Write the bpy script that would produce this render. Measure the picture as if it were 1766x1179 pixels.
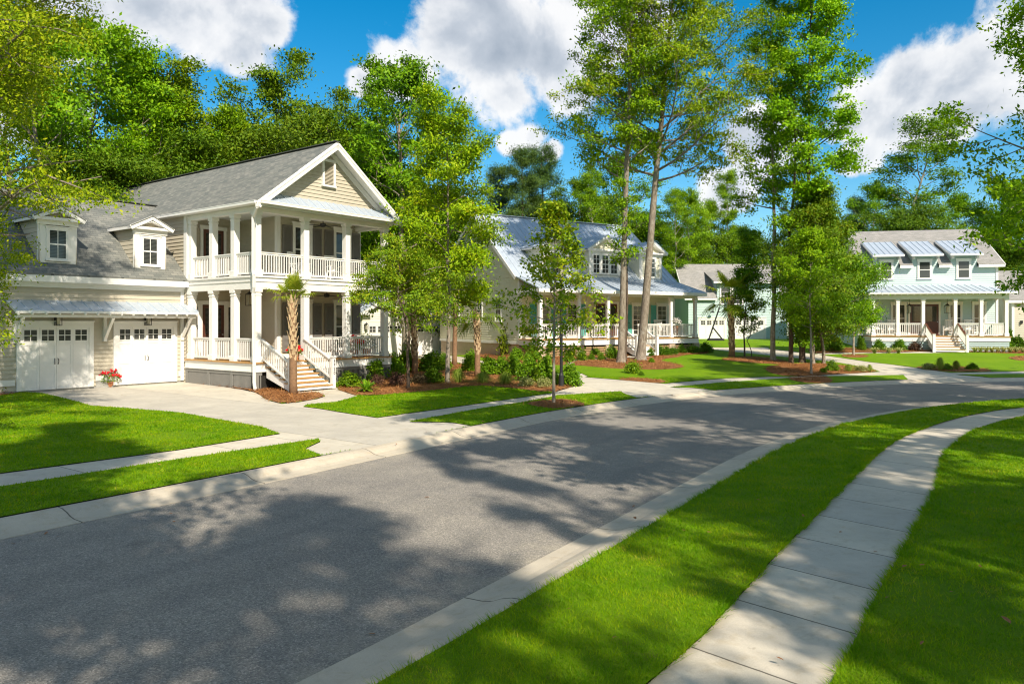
import bpy, bmesh, math, random
import numpy as np
from mathutils import Vector, Matrix
from mathutils.geometry import delaunay_2d_cdt

S = bpy.context.scene
COL = S.collection
R = math.radians
for o in list(bpy.data.objects):
    bpy.data.objects.remove(o)

# ------------------------------------------------------------------ camera
F, HZ, CX, CAMZ = 1290.0, 556.0, 883.0, 2.8
cd = bpy.data.cameras.new("camera")
cam = bpy.data.objects.new("camera", cd)
COL.objects.link(cam)
cam.location = (0, 0, CAMZ)
cam.rotation_euler = (R(90), 0, 0)
cd.sensor_width = 36.0
cd.lens = F / 1766 * 36
cd.shift_y = -(589.5 - HZ) / 1766
cd.clip_start, cd.clip_end = 0.1, 5000
S.camera = cam

# ------------------------------------------------------------------ light
SUN_EL, SUN_H = R(40), (0.44, -0.898)
sd = bpy.data.lights.new("sun", 'SUN')
sd.energy, sd.angle, sd.color = 5.0, R(0.6), (1.0, 0.90, 0.75)
sun = bpy.data.objects.new("sun", sd)
COL.objects.link(sun)
sdir = Vector((SUN_H[0] * math.cos(SUN_EL), SUN_H[1] * math.cos(SUN_EL), math.sin(SUN_EL)))
sun.rotation_euler = sdir.to_track_quat('Z', 'Y').to_euler()
sun.location = (30, -50, 60)

VS = S.view_settings
S.display_settings.display_device = 'sRGB'
VS.view_transform, VS.look, VS.exposure, VS.gamma = 'Standard', 'None', 0.50, 1
S.render.engine = 'CYCLES'
S.cycles.max_bounces = 6
S.cycles.transparent_max_bounces = 6
S.cycles.diffuse_bounces = 4
S.cycles.glossy_bounces = 3
S.cycles.transmission_bounces = 4
S.cycles.sample_clamp_indirect = 6
S.cycles.filter_width = 1.15
S.cycles.use_denoising = True
S.cycles.use_adaptive_sampling = False

# ------------------------------------------------------------------ sky and clouds
W = bpy.data.worlds.new("World")
S.world = W
W.use_nodes = True
NT = W.node_tree
NT.nodes.clear()


class Nodes:
    def __init__(self, nt):
        self.nt = nt

    def new(self, t, **kw):
        n = self.nt.nodes.new(t)
        for k, v in kw.items():
            setattr(n, k, v)
        return n

    def link(self, a, b):
        self.nt.links.new(a, b)

    def _in(self, sock, v):
        if v is None:
            return
        if hasattr(v, 'is_linked') and hasattr(v, 'node'):
            self.nt.links.new(v, sock)
        else:
            sock.default_value = v

    def math(self, op, a, b=None, c=None, clamp=False):
        n = self.new('ShaderNodeMath', operation=op, use_clamp=clamp)
        for i, v in enumerate((a, b, c)):
            self._in(n.inputs[i], v)
        return n.outputs[0]

    def vmath(self, op, a, b=None):
        n = self.new('ShaderNodeVectorMath', operation=op)
        self._in(n.inputs[0], a)
        self._in(n.inputs[1], b)
        return n.outputs['Value'] if op in ('DISTANCE', 'LENGTH', 'DOT_PRODUCT') else n.outputs[0]

    def mix(self, fac, a, b, blend='MIX'):
        n = self.new('ShaderNodeMix', data_type='RGBA', blend_type=blend)
        self._in(n.inputs[0], fac)
        self._in(n.inputs[6], a)
        self._in(n.inputs[7], b)
        return n.outputs[2]

    def noise(self, vec, scale, detail=3, rough=0.5, dist=0.0):
        n = self.new('ShaderNodeTexNoise')
        self._in(n.inputs['Vector'], vec)
        n.inputs['Scale'].default_value = scale
        n.inputs['Detail'].default_value = detail
        n.inputs['Roughness'].default_value = rough
        n.inputs['Distortion'].default_value = dist
        return n.outputs['Fac']

    def maprange(self, v, a, b, c=0.0, d=1.0, smooth=False):
        n = self.new('ShaderNodeMapRange', clamp=True)
        if smooth:
            n.interpolation_type = 'SMOOTHSTEP'
        self._in(n.inputs[0], v)
        for i, x in enumerate((a, b, c, d)):
            n.inputs[i + 1].default_value = x
        return n.outputs[0]

    def ramp(self, v, stops):
        n = self.new('ShaderNodeValToRGB')
        self._in(n.inputs[0], v)
        cr = n.color_ramp
        while len(cr.elements) < len(stops):
            cr.elements.new(0.5)
        for e, (p, c) in zip(cr.elements, stops):
            e.position = p
            e.color = (*c, 1)
        return n.outputs[0]


N = Nodes(NT)
sky = N.new('ShaderNodeTexSky', sky_type='NISHITA')
sky.sun_disc = False
sky.sun_elevation = SUN_EL
sky.sun_rotation = R(154)
sky.air_density, sky.dust_density, sky.ozone_density = 1.0, 0.3, 2.2
hs = N.new('ShaderNodeHueSaturation')
hs.inputs['Saturation'].default_value = 1.5
hs.inputs['Hue'].default_value = 0.488
hs.inputs['Value'].default_value = 1.0
N.link(sky.outputs[0], hs.inputs['Color'])
geo = N.new('ShaderNodeTexCoord')
dirv = N.vmath('NORMALIZE', geo.outputs['Generated'])
n1 = N.noise(dirv, 7.0, 8, 0.62, 0.25)
n2 = N.noise(dirv, 26.0, 5, 0.6)
# cumulus banks: (azimuth deg from +Y clockwise, elevation deg, radius rad, vertical squash)
def azel(px, py):
    x, z = (px - CX) / F, (HZ - py) / F
    return Vector((x, 1, z)).normalized()
BANKS = [(150, -10, 110), (250, 0, 95), (330, 20, 90), (405, 30, 78), (462, 40, 45), (360, -60, 120),
         (700, 120, 75), (780, 60, 110), (860, 90, 120), (950, 100, 110), (1020, 70, 100), (880, 165, 70), (980, 160, 60),
         (830, -10, 85), (1090, 40, 80), (630, 140, 38), (1000, -20, 70),
         (880, 245, 28), (915, 238, 36), (950, 260, 26),
         (1500, 185, 62), (1570, 150, 80), (1640, 140, 85), (1720, 130, 90), (1800, 110, 110), (1900, 60, 150), (1640, 200, 60), (1540, 215, 50), (1470, 215, 45),
         (1310, 250, 75), (1250, 330, 60), (420, 95, 50), (1480, 270, 36),
         (60, 200, 70), (-150, 150, 160), (2200, 150, 200), (2600, 250, 260), (-700, 300, 240)]
FILL_CLOUDS = [((0.5, -0.8, 0.35), 0.5), ((-0.6, -0.5, 0.5), 0.5), ((0.9, -0.1, 0.5), 0.45), ((-0.9, 0.2, 0.6), 0.4), ((0.1, -0.1, 1.0), 0.35)]  # unseen clouds outside the view, sized to whiten the ambient light
dens = None
shade = None
for (c, r) in [(azel(a, b), q / F) for a, b, q in BANKS] + [(Vector(c).normalized(), r) for c, r in FILL_CLOUDS]:
    dl = N.vmath('SUBTRACT', dirv, tuple(c))
    ds = N.vmath('MULTIPLY', dl, (1, 1, 1.15))
    d = N.vmath('LENGTH', ds)
    m = N.math('SUBTRACT', 1.0, N.math('DIVIDE', d, r))
    m = N.math('MAXIMUM', m, -1.0)
    dens = m if dens is None else N.math('SMOOTH_MAX', dens, m, 0.25)
# edge break-up
e = N.math('ADD', dens, N.math('MULTIPLY', N.math('SUBTRACT', n1, 0.5), 1.9))
e = N.math('ADD', e, N.math('MULTIPLY', N.math('SUBTRACT', n2, 0.5), 0.75))
alpha = N.maprange(e, -0.02, 0.36, 0, 0.93, smooth=True)
# the same noise looked up a little towards the sun and up: lit tops, grey bases
off = N.vmath('ADD', dirv, (0.012, -0.01, 0.035))
n1b = N.noise(off, 7.0, 5, 0.55, 0.25)
lit = N.math('SUBTRACT', n1, n1b)
core = N.maprange(e, 0.15, 1.0)
lum = N.math('ADD', N.math('MULTIPLY', lit, 2.6), N.math('SUBTRACT', 0.94, N.math('MULTIPLY', core, 0.42)))
ccol = N.ramp(lum, [(0.0, (0.40, 0.45, 0.52)), (0.45, (0.58, 0.62, 0.68)), (0.75, (0.84, 0.85, 0.87)), (1.0, (0.98, 0.97, 0.96))])
bg1 = N.new('ShaderNodeBackground')
N.link(hs.outputs[0], bg1.inputs[0])
bg1.inputs[1].default_value = 0.108
bg2 = N.new('ShaderNodeBackground')
N.link(ccol, bg2.inputs[0])
bg2.inputs[1].default_value = 0.75
mx = N.new('ShaderNodeMixShader')
N.link(alpha, mx.inputs[0])
N.link(bg1.outputs[0], mx.inputs[1])
N.link(bg2.outputs[0], mx.inputs[2])
out = N.new('ShaderNodeOutputWorld')
N.link(mx.outputs[0], out.inputs[0])
W.cycles.sampling_method = 'MANUAL'
W.cycles.sample_map_resolution = 512

# ------------------------------------------------------------------ materials
MATS = {}


def mat(name, col, rough=0.6, var=0.12, scale=3.0, metal=0.0, spec=0.5, bump=0.0, bscale=40.0, coat=0.0):
    """plain weathered paint / metal / wood: two-scale colour variation and a fine bump"""
    m = bpy.data.materials.new(name)
    m.use_nodes = True
    n = Nodes(m.node_tree)
    b = m.node_tree.nodes['Principled BSDF']
    tc = n.new('ShaderNodeTexCoord')
    if var > 0:
        f = n.noise(tc.outputs['Object'], scale, 5, 0.65)
        f2 = n.noise(tc.outputs['Object'], scale * 9, 3, 0.6)
        f = n.math('ADD', n.math('MULTIPLY', f, 0.65), n.math('MULTIPLY', f2, 0.35))
        lo = tuple(c * (1 - var) for c in col)
        hi = tuple(min(1, c * (1 + var)) for c in col)
        n.link(n.ramp(f, [(0.3, lo), (0.7, hi)]), b.inputs['Base Color'])
    else:
        b.inputs['Base Color'].default_value = (*col, 1)
    b.inputs['Roughness'].default_value = rough
    b.inputs['Metallic'].default_value = metal
    b.inputs['Specular IOR Level'].default_value = spec
    if bump > 0:
        bn = n.new('ShaderNodeBump')
        bn.inputs['Strength'].default_value = bump
        bn.inputs['Distance'].default_value = 0.01
        n.link(n.noise(tc.outputs['Object'], bscale, 4, 0.6), bn.inputs['Height'])
        n.link(bn.outputs[0], b.inputs['Normal'])
    MATS[name] = m
    return m


mat('white_paint', (0.76, 0.745, 0.71), 0.45, 0.05, 1.5)
mat('beige_siding', (0.49, 0.44, 0.345), 0.55, 0.06, 0.8)
mat('cream_siding', (0.72, 0.69, 0.54), 0.55, 0.06, 0.8)
mat('white_siding', (0.72, 0.70, 0.60), 0.55, 0.05, 0.8)
mat('aqua_siding', (0.455, 0.57, 0.555), 0.55, 0.06, 0.8)
mat('teal_wall', (0.40, 0.53, 0.50), 0.55, 0.06, 0.8)
mat('taupe_shutter', (0.17, 0.155, 0.14), 0.55, 0.08)
mat('teal_shutter', (0.10, 0.42, 0.36), 0.5, 0.08)
mat('lattice_grey', (0.20, 0.195, 0.18), 0.7, 0.12)
mat('brown_slats', (0.34, 0.22, 0.11), 0.65, 0.15)
mat('tan_pier', (0.46, 0.36, 0.26), 0.8, 0.12)
mat('deck_wood', (0.42, 0.23, 0.07), 0.6, 0.22, 6)
mat('ceiling_paint', (0.68, 0.67, 0.64), 0.6, 0.04)
mat('metal_roof', (0.50, 0.56, 0.63), 0.45, 0.10, 0.7, metal=0.32)
mat('door_brown', (0.10, 0.035, 0.022), 0.35, 0.25, 5)
mat('black_metal', (0.018, 0.018, 0.02), 0.4, 0.2)
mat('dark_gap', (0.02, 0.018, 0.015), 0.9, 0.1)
mat('galvanised', (0.5, 0.5, 0.5), 0.4, 0.1, metal=0.7)
mat('terracotta', (0.42, 0.16, 0.07), 0.8, 0.2, 8)
mat('box_green', (0.20, 0.27, 0.12), 0.5, 0.1)
mat('soil', (0.035, 0.026, 0.016), 0.95, 0.4, 6)
mat('concrete_base', (0.34, 0.33, 0.30), 0.85, 0.2, 3, bump=0.3)
mat('red_flower', (0.72, 0.008, 0.02), 0.5, 0.3, 30)
mat('white_flower', (0.75, 0.72, 0.66), 0.6, 0.1, 30)
mat('lamp_glass', (0.45, 0.42, 0.32), 0.15, 0.1)
mat('clear_board', (0.55, 0.6, 0.6), 0.1, 0.05)
mat('dry_leaf', (0.30, 0.125, 0.04), 0.7, 0.45, 25)
mat('palm_boot', (0.50, 0.36, 0.21), 0.85, 0.35, 9, bump=0.6)
mat('palm_trunk', (0.22, 0.125, 0.065), 0.9, 0.45, 14, bump=1.0, bscale=30)


def pane_mat():
    m = bpy.data.materials.new('window_glass')
    m.use_nodes = True
    n = Nodes(m.node_tree)
    b = m.node_tree.nodes['Principled BSDF']
    tc = n.new('ShaderNodeTexCoord')
    sep = n.new('ShaderNodeSeparateXYZ')
    n.link(tc.outputs['Object'], sep.inputs[0])
    slat = n.math('FRACT', n.math('MULTIPLY', sep.outputs[2], 19.0))
    f = n.maprange(slat, 0.35, 0.6)
    c = n.mix(f, (0.020, 0.022, 0.022, 1), (0.075, 0.078, 0.072, 1))
    n.link(c, b.inputs['Base Color'])
    b.inputs['Roughness'].default_value = 0.04
    b.inputs['Specular IOR Level'].default_value = 0.6
    MATS['glass'] = m


pane_mat()


def shingle_mat(name, c1, c2, c3):
    m = bpy.data.materials.new(name)
    m.use_nodes = True
    n = Nodes(m.node_tree)
    b = m.node_tree.nodes['Principled BSDF']
    uv = n.new('ShaderNodeUVMap')
    uv.uv_map = 'uv'
    br = n.new('ShaderNodeTexBrick')
    n.link(uv.outputs[0], br.inputs['Vector'])
    br.inputs['Scale'].default_value = 1.0
    br.inputs['Brick Width'].default_value = 0.30
    br.inputs['Row Height'].default_value = 0.14
    br.inputs['Mortar Size'].default_value = 0.006
    br.inputs['Color1'].default_value = (*c1, 1)
    br.inputs['Color2'].default_value = (*c2, 1)
    br.inputs['Mortar'].default_value = (*[x * 0.45 for x in c1], 1)
    f = n.noise(uv.outputs[0], 0.9, 5, 0.7)
    f2 = n.noise(uv.outputs[0], 60, 2, 0.6)
    col = n.mix(n.maprange(f, 0.4, 0.65), br.outputs['Color'], (*c3, 1))
    col = n.mix(0.55, col, br.outputs['Color'])
    col = n.mix(0.5, col, n.ramp(f2, [(0.3, (0.55, 0.55, 0.55)), (0.7, (1.3, 1.3, 1.3))]), 'MULTIPLY')
    n.link(col, b.inputs['Base Color'])
    b.inputs['Roughness'].default_value = 0.9
    sx = n.new('ShaderNodeSeparateXYZ')
    n.link(uv.outputs[0], sx.inputs[0])
    saw = n.math('FRACT', n.math('DIVIDE', sx.outputs[1], 0.14))
    bn = n.new('ShaderNodeBump')
    bn.inputs['Strength'].default_value = 0.8
    bn.inputs['Distance'].default_value = 0.012
    n.link(n.math('ADD', n.math('SUBTRACT', 1.0, saw), n.math('MULTIPLY', f2, 0.3)), bn.inputs['Height'])
    n.link(bn.outputs[0], b.inputs['Normal'])
    MATS[name] = m


shingle_mat('shingle', (0.135, 0.143, 0.132), (0.25, 0.245, 0.215), (0.115, 0.13, 0.12))
shingle_mat('shingle_light', (0.26, 0.25, 0.23), (0.36, 0.34, 0.32), (0.22, 0.22, 0.21))


def asphalt_mat():
    m = bpy.data.materials.new('asphalt')
    m.use_nodes = True
    n = Nodes(m.node_tree)
    b = m.node_tree.nodes['Principled BSDF']
    tc = n.new('ShaderNodeTexCoord')
    P = tc.outputs['Object']
    v = n.new('ShaderNodeTexVoronoi')
    n.link(P, v.inputs['Vector'])
    v.inputs['Scale'].default_value = 75
    vs = n.new('ShaderNodeSeparateColor')
    n.link(v.outputs['Color'], vs.inputs[0])
    speck = n.ramp(vs.outputs[0], [(0.0, (0.165, 0.156, 0.143)), (0.5, (0.255, 0.238, 0.213)), (0.85, (0.315, 0.294, 0.262)), (1.0, (0.44, 0.40, 0.35))])
    big = n.noise(P, 0.35, 5, 0.6)
    mid = n.noise(P, 2.3, 5, 0.65)
    col = n.mix(0.75, speck, n.ramp(big, [(0.30, (0.80, 0.80, 0.82)), (0.7, (1.25, 1.22, 1.16))]), 'MULTIPLY')
    col = n.mix(0.6, col, n.ramp(mid, [(0.30, (0.86, 0.86, 0.88)), (0.72, (1.15, 1.13, 1.08))]), 'MULTIPLY')
    # worn crown joint down the middle of the street and sandy film along the gutters
    uv = n.new('ShaderNodeUVMap')
    uv.uv_map = 'uv'
    su = n.new('ShaderNodeSeparateXYZ')
    n.link(uv.outputs[0], su.inputs[0])
    wob = n.math('MULTIPLY', n.math('SUBTRACT', n.noise(P, 0.8, 3), 0.5), 0.05)
    vv = n.math('ADD', su.outputs[1], wob)
    jd = n.math('ABSOLUTE', n.math('SUBTRACT', vv, 0.46))
    joint = n.math('MULTIPLY', n.maprange(jd, 0.035, 0.0), n.maprange(mid, 0.35, 0.7))
    col = n.mix(n.math('MULTIPLY', joint, 0.55), col, (0.12, 0.12, 0.122, 1))
    ed = n.maprange(n.math('MINIMUM', vv, n.math('SUBTRACT', 1.0, vv)), 0.10, 0.0)
    col = n.mix(n.math('MULTIPLY', n.math('MULTIPLY', ed, n.maprange(mid, 0.4, 0.7)), 0.6), col, (0.42, 0.37, 0.28, 1))
    for c0 in (0.14, 0.34, 0.60, 0.82):
        ln = n.math('MULTIPLY', n.maprange(n.math('ABSOLUTE', n.math('SUBTRACT', vv, c0)), 0.075, 0.0, smooth=True), n.maprange(big, 0.3, 0.6))
        col = n.mix(n.math('MULTIPLY', ln, 0.16), col, (0.10, 0.098, 0.095, 1))
    oil = n.maprange(n.noise(P, 0.9, 2, 0.4), 0.70, 0.78)
    col = n.mix(n.math('MULTIPLY', oil, 0.35), col, (0.07, 0.07, 0.07, 1))
    grit = n.maprange(n.noise(P, 38, 2, 0.5), 0.73, 0.77)
    col = n.mix(n.math('MULTIPLY', grit, 0.4), col, (0.05, 0.047, 0.043, 1))
    st = n.maprange(n.noise(P, 1.1, 6, 0.7, 0.4), 0.60, 0.70)
    col = n.mix(n.math('MULTIPLY', st, 0.25), col, (0.40, 0.36, 0.29, 1))
    n.link(col, b.inputs['Base Color'])
    b.inputs['Roughness'].default_value = 0.85
    b.inputs['Specular IOR Level'].default_value = 0.2
    bn = n.new('ShaderNodeBump')
    bn.inputs['Strength'].default_value = 0.55
    bn.inputs['Distance'].default_value = 0.008
    n.link(v.outputs['Distance'], bn.inputs['Height'])
    n.link(bn.outputs[0], b.inputs['Normal'])
    MATS['asphalt'] = m


asphalt_mat()


def concrete_mat(name, joint, base=(0.57, 0.515, 0.42), edge=False):
    """joint: spacing of the sawn joints along uv.x in metres (0 for none)"""
    m = bpy.data.materials.new(name)
    m.use_nodes = True
    n = Nodes(m.node_tree)
    b = m.node_tree.nodes['Principled BSDF']
    tc = n.new('ShaderNodeTexCoord')
    P = tc.outputs['Object']
    f1 = n.noise(P, 0.9, 6, 0.65)
    f2 = n.noise(P, 5.0, 6, 0.7, 0.3)
    f3 = n.noise(P, 90, 2, 0.6)
    k = lambda s, t=(1, 1, 1): tuple(c * s * q for c, q in zip(base, t))
    f4 = n.noise(P, 2.2, 7, 0.75, 0.8)
    col = n.ramp(f1, [(0.28, k(0.86, (1, 1, 1.02))), (0.5, k(1.0)), (0.74, k(1.16))])
    col = n.mix(n.math('MULTIPLY', n.maprange(f2, 0.52, 0.72), 0.55), col, (*k(0.76, (1.06, 0.95, 0.76)), 1))
    col = n.mix(n.math('MULTIPLY', n.maprange(f4, 0.54, 0.68), 0.50), col, (*k(0.66, (1.0, 0.97, 0.90)), 1))
    spot = n.maprange(n.noise(P, 13, 3, 0.5), 0.70, 0.76)
    col = n.mix(n.math('MULTIPLY', spot, 0.45), col, (*k(0.42, (1.05, 0.9, 0.7)), 1))
    col = n.mix(0.35, col, n.ramp(f3, [(0.3, (0.8, 0.8, 0.8)), (0.7, (1.2, 1.2, 1.2))]), 'MULTIPLY')
    if joint:
        uv = n.new('ShaderNodeUVMap')
        uv.uv_map = 'uv'
        su = n.new('ShaderNodeSeparateXYZ')
        n.link(uv.outputs[0], su.inputs[0])
        u = n.math('ADD', su.outputs[0], n.math('MULTIPLY', n.math('SUBTRACT', f2, 0.5), 0.02))
        q = n.math('DIVIDE', u, joint)
        if edge:
            wv = n.math('ADD', su.outputs[1], n.math('MULTIPLY', n.math('SUBTRACT', f4, 0.5), 0.10))
            ed = n.maprange(n.math('MINIMUM', wv, n.math('SUBTRACT', 1.0, wv)), 0.11, 0.0)
            col = n.mix(n.math('MULTIPLY', ed, 0.6), col, (*k(0.50, (1.05, 0.92, 0.70)), 1))
        fr = n.math('ABSOLUTE', n.math('SUBTRACT', n.math('FRACT', q), 0.5))
        w = 0.009 / joint
        ln = n.maprange(fr, w * 1.6, w * 0.6)
        col = n.mix(n.math('MULTIPLY', ln, 0.85), col, (0.045, 0.036, 0.024, 1))
        wn = n.new('ShaderNodeTexWhiteNoise', noise_dimensions='1D')
        n.link(n.math('FLOOR', n.math('ADD', q, 0.5)), wn.inputs['W'])
        col = n.mix(0.5, col, n.ramp(wn.outputs['Value'], [(0, (0.82, 0.83, 0.86)), (1, (1.18, 1.16, 1.10))]), 'MULTIPLY')
    n.link(col, b.inputs['Base Color'])
    b.inputs['Roughness'].default_value = 0.85
    bn = n.new('ShaderNodeBump')
    bn.inputs['Strength'].default_value = 0.25
    bn.inputs['Distance'].default_value = 0.004
    n.link(f3, bn.inputs['Height'])
    n.link(bn.outputs[0], b.inputs['Normal'])
    MATS[name] = m


concrete_mat('curb_concrete', 3.05, (0.50, 0.44, 0.345))
concrete_mat('walk_concrete', 1.25, edge=True)
concrete_mat('strip_concrete', 1.5)
concrete_mat('drive_concrete', 3.4, (0.53, 0.485, 0.40))


def lawn_mat():
    m = bpy.data.materials.new('lawn')
    m.use_nodes = True
    n = Nodes(m.node_tree)
    b = m.node_tree.nodes['Principled BSDF']
    tc = n.new('ShaderNodeTexCoord')
    P = tc.outputs['Object']
    f1, f2, f3 = n.noise(P, 0.5, 4, 0.6), n.noise(P, 6, 5, 0.7), n.noise(P, 55, 3, 0.7)
    f = n.math('ADD', n.math('MULTIPLY', f1, 0.35), n.math('ADD', n.math('MULTIPLY', f2, 0.3), n.math('MULTIPLY', f3, 0.35)))
    col = n.ramp(f, [(0.30, (0.085, 0.195, 0.001)), (0.5, (0.160, 0.300, 0.002)), (0.70, (0.260, 0.360, 0.004))])
    thatch = n.maprange(n.noise(P, 2.4, 6, 0.75), 0.58, 0.72)
    col = n.mix(n.math('MULTIPLY', thatch, 0.6), col, (0.15, 0.11, 0.04, 1))
    n.link(col, b.inputs['Base Color'])
    b.inputs['Roughness'].default_value = 0.8
    b.inputs['Specular IOR Level'].default_value = 0.15
    bn = n.new('ShaderNodeBump')
    bn.inputs['Strength'].default_value = 1.0
    bn.inputs['Distance'].default_value = 0.04
    n.link(n.math('ADD', f3, n.math('MULTIPLY', f2, 0.6)), bn.inputs['Height'])
    n.link(bn.outputs[0], b.inputs['Normal'])
    MATS['lawn'] = m


lawn_mat()


def mulch_mat():
    m = bpy.data.materials.new('pine_straw')
    m.use_nodes = True
    n = Nodes(m.node_tree)
    b = m.node_tree.nodes['Principled BSDF']
    tc = n.new('ShaderNodeTexCoord')
    P = tc.outputs['Object']
    w = n.new('ShaderNodeTexNoise')
    n.link(n.vmath('MULTIPLY', P, (26, 7, 10)), w.inputs['Vector'])
    w.inputs['Scale'].default_value = 1.0
    w.inputs['Detail'].default_value = 5
    w.inputs['Distortion'].default_value = 2.5
    f1 = n.noise(P, 1.3, 5, 0.7)
    f = n.math('ADD', n.math('MULTIPLY', w.outputs[0], 0.65), n.math('MULTIPLY', f1, 0.35))
    col = n.ramp(f, [(0.32, (0.10, 0.036, 0.012)), (0.5, (0.32, 0.135, 0.040)), (0.68, (0.52, 0.25, 0.09))])
    n.link(col, b.inputs['Base Color'])
    b.inputs['Roughness'].default_value = 0.9
    bn = n.new('ShaderNodeBump')
    bn.inputs['Strength'].default_value = 1.0
    bn.inputs['Distance'].default_value = 0.05
    n.link(f, bn.inputs['Height'])
    n.link(bn.outputs[0], b.inputs['Normal'])
    MATS['pine_straw'] = m


mulch_mat()


def ground_mat():
    m = bpy.data.materials.new('ground_litter')
    m.use_nodes = True
    n = Nodes(m.node_tree)
    b = m.node_tree.nodes['Principled BSDF']
    tc = n.new('ShaderNodeTexCoord')
    f1, f2 = n.noise(tc.outputs['Object'], 0.25, 6, 0.7), n.noise(tc.outputs['Object'], 5, 5, 0.7)
    f = n.math('ADD', n.math('MULTIPLY', f1, 0.5), n.math('MULTIPLY', f2, 0.5))
    n.link(n.ramp(f, [(0.3, (0.03, 0.045, 0.012)), (0.5, (0.055, 0.07, 0.018)), (0.7, (0.11, 0.085, 0.035))]), b.inputs['Base Color'])
    b.inputs['Roughness'].default_value = 0.95
    MATS['ground_litter'] = m


ground_mat()


def leaf_mat(name, stops, transl=0.26, gloss=0.5, nscale=0.8, wi=0.55):
    """leaf colour varies leaf by leaf and over whole sprays; the object colour tints a single plant"""
    m = bpy.data.materials.new(name)
    m.use_nodes = True
    n = Nodes(m.node_tree)
    b = m.node_tree.nodes['Principled BSDF']
    g = n.new('ShaderNodeNewGeometry')
    tc = n.new('ShaderNodeTexCoord')
    f1 = n.noise(tc.outputs['Object'], nscale, 4, 0.65)
    f = n.math('ADD', n.math('MULTIPLY', g.outputs['Random Per Island'], wi), n.math('MULTIPLY', n.maprange(f1, 0.3, 0.7), 1 - wi))
    col = n.ramp(f, stops)
    oi = n.new('ShaderNodeObjectInfo')
    col = n.mix(1.0, col, oi.outputs['Color'], 'MULTIPLY')
    n.link(col, b.inputs['Base Color'])
    b.inputs['Roughness'].default_value = gloss
    b.inputs['Specular IOR Level'].default_value = 0.13
    t = n.new('ShaderNodeBsdfTranslucent')
    n.link(n.mix(1.0, col, (1.25, 1.2, 0.55, 1), 'MULTIPLY'), t.inputs[0])
    ms = n.new('ShaderNodeMixShader')
    ms.inputs[0].default_value = transl
    n.link(b.outputs[0], ms.inputs[1])
    n.link(t.outputs[0], ms.inputs[2])
    n.link(ms.outputs[0], m.node_tree.nodes['Material Output'].inputs[0])
    MATS[name] = m


leaf_mat('leaf_green', [(0.1, (0.047, 0.119, 0.004)), (0.5, (0.168, 0.325, 0.005)), (0.9, (0.327, 0.447, 0.008))])
leaf_mat('leaf_yellow', [(0.1, (0.067, 0.137, 0.004)), (0.5, (0.260, 0.362, 0.005)), (0.85, (0.446, 0.443, 0.010)), (0.98, (0.558, 0.308, 0.019))])
leaf_mat('leaf_maple', [(0.1, (0.086, 0.169, 0.010)), (0.5, (0.219, 0.308, 0.012)), (0.85, (0.401, 0.367, 0.020)), (0.98, (0.497, 0.258, 0.030))])
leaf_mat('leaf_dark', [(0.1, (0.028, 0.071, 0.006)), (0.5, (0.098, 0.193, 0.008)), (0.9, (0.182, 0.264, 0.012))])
leaf_mat('needle', [(0.1, (0.045, 0.090, 0.018)), (0.5, (0.083, 0.150, 0.027)), (0.9, (0.143, 0.203, 0.038))], 0.2)
leaf_mat('grass_blade', [(0.05, (0.070, 0.205, 0.001)), (0.42, (0.165, 0.340, 0.002)), (0.78, (0.320, 0.420, 0.004)), (0.93, (0.46, 0.40, 0.07))], 0.42, 0.5, 1.7, 0.42)
leaf_mat('palm_leaf', [(0.1, (0.112, 0.182, 0.011)), (0.5, (0.224, 0.294, 0.017)), (0.9, (0.364, 0.378, 0.042))], 0.35)
leaf_mat('shrub_leaf', [(0.1, (0.056, 0.136, 0.010)), (0.5, (0.128, 0.256, 0.014)), (0.9, (0.272, 0.392, 0.024))], 0.3, 0.35)
leaf_mat('variegated', [(0.1, (0.16, 0.22, 0.04)), (0.5, (0.34, 0.36, 0.12)), (0.9, (0.55, 0.52, 0.26))], 0.3)
leaf_mat('purple_leaf', [(0.1, (0.065, 0.036, 0.029)), (0.5, (0.130, 0.065, 0.052)), (0.9, (0.208, 0.130, 0.065))], 0.25)

leaf_mat('grass_tuft', [(0.1, (0.14, 0.22, 0.02)), (0.5, (0.26, 0.36, 0.04)), (0.9, (0.42, 0.46, 0.10))], 0.35, 0.5)
leaf_mat('straw', [(0.1, (0.14, 0.05, 0.015)), (0.5, (0.36, 0.155, 0.05)), (0.9, (0.56, 0.30, 0.12))], 0.1, 0.8)


def bark_mat(name, lo, hi, blot=None):
    m = bpy.data.materials.new(name)
    m.use_nodes = True
    n = Nodes(m.node_tree)
    b = m.node_tree.nodes['Principled BSDF']
    tc = n.new('ShaderNodeTexCoord')
    P = tc.outputs['Object']
    f = n.noise(n.vmath('MULTIPLY', P, (14, 14, 3)), 1.0, 6, 0.7, 0.6)
    col = n.ramp(f, [(0.32, lo), (0.66, hi)])
    if blot:
        col = n.mix(n.math('MULTIPLY', n.maprange(n.noise(P, 3.2, 4, 0.6), 0.55, 0.66), 0.7), col, (*blot, 1))
    n.link(col, b.inputs['Base Color'])
    b.inputs['Roughness'].default_value = 0.92
    b.inputs['Specular IOR Level'].default_value = 0.2
    bn = n.new('ShaderNodeBump')
    bn.inputs['Strength'].default_value = 1.0
    bn.inputs['Distance'].default_value = 0.035
    n.link(f, bn.inputs['Height'])
    n.link(bn.outputs[0], b.inputs['Normal'])
    MATS[name] = m


bark_mat('bark', (0.12, 0.095, 0.07), (0.34, 0.29, 0.23), (0.34, 0.32, 0.27))
bark_mat('bark_pale', (0.16, 0.13, 0.095), (0.40, 0.35, 0.28), (0.46, 0.44, 0.38))
bark_mat('bark_dark', (0.045, 0.032, 0.022), (0.15, 0.11, 0.08))

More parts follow.
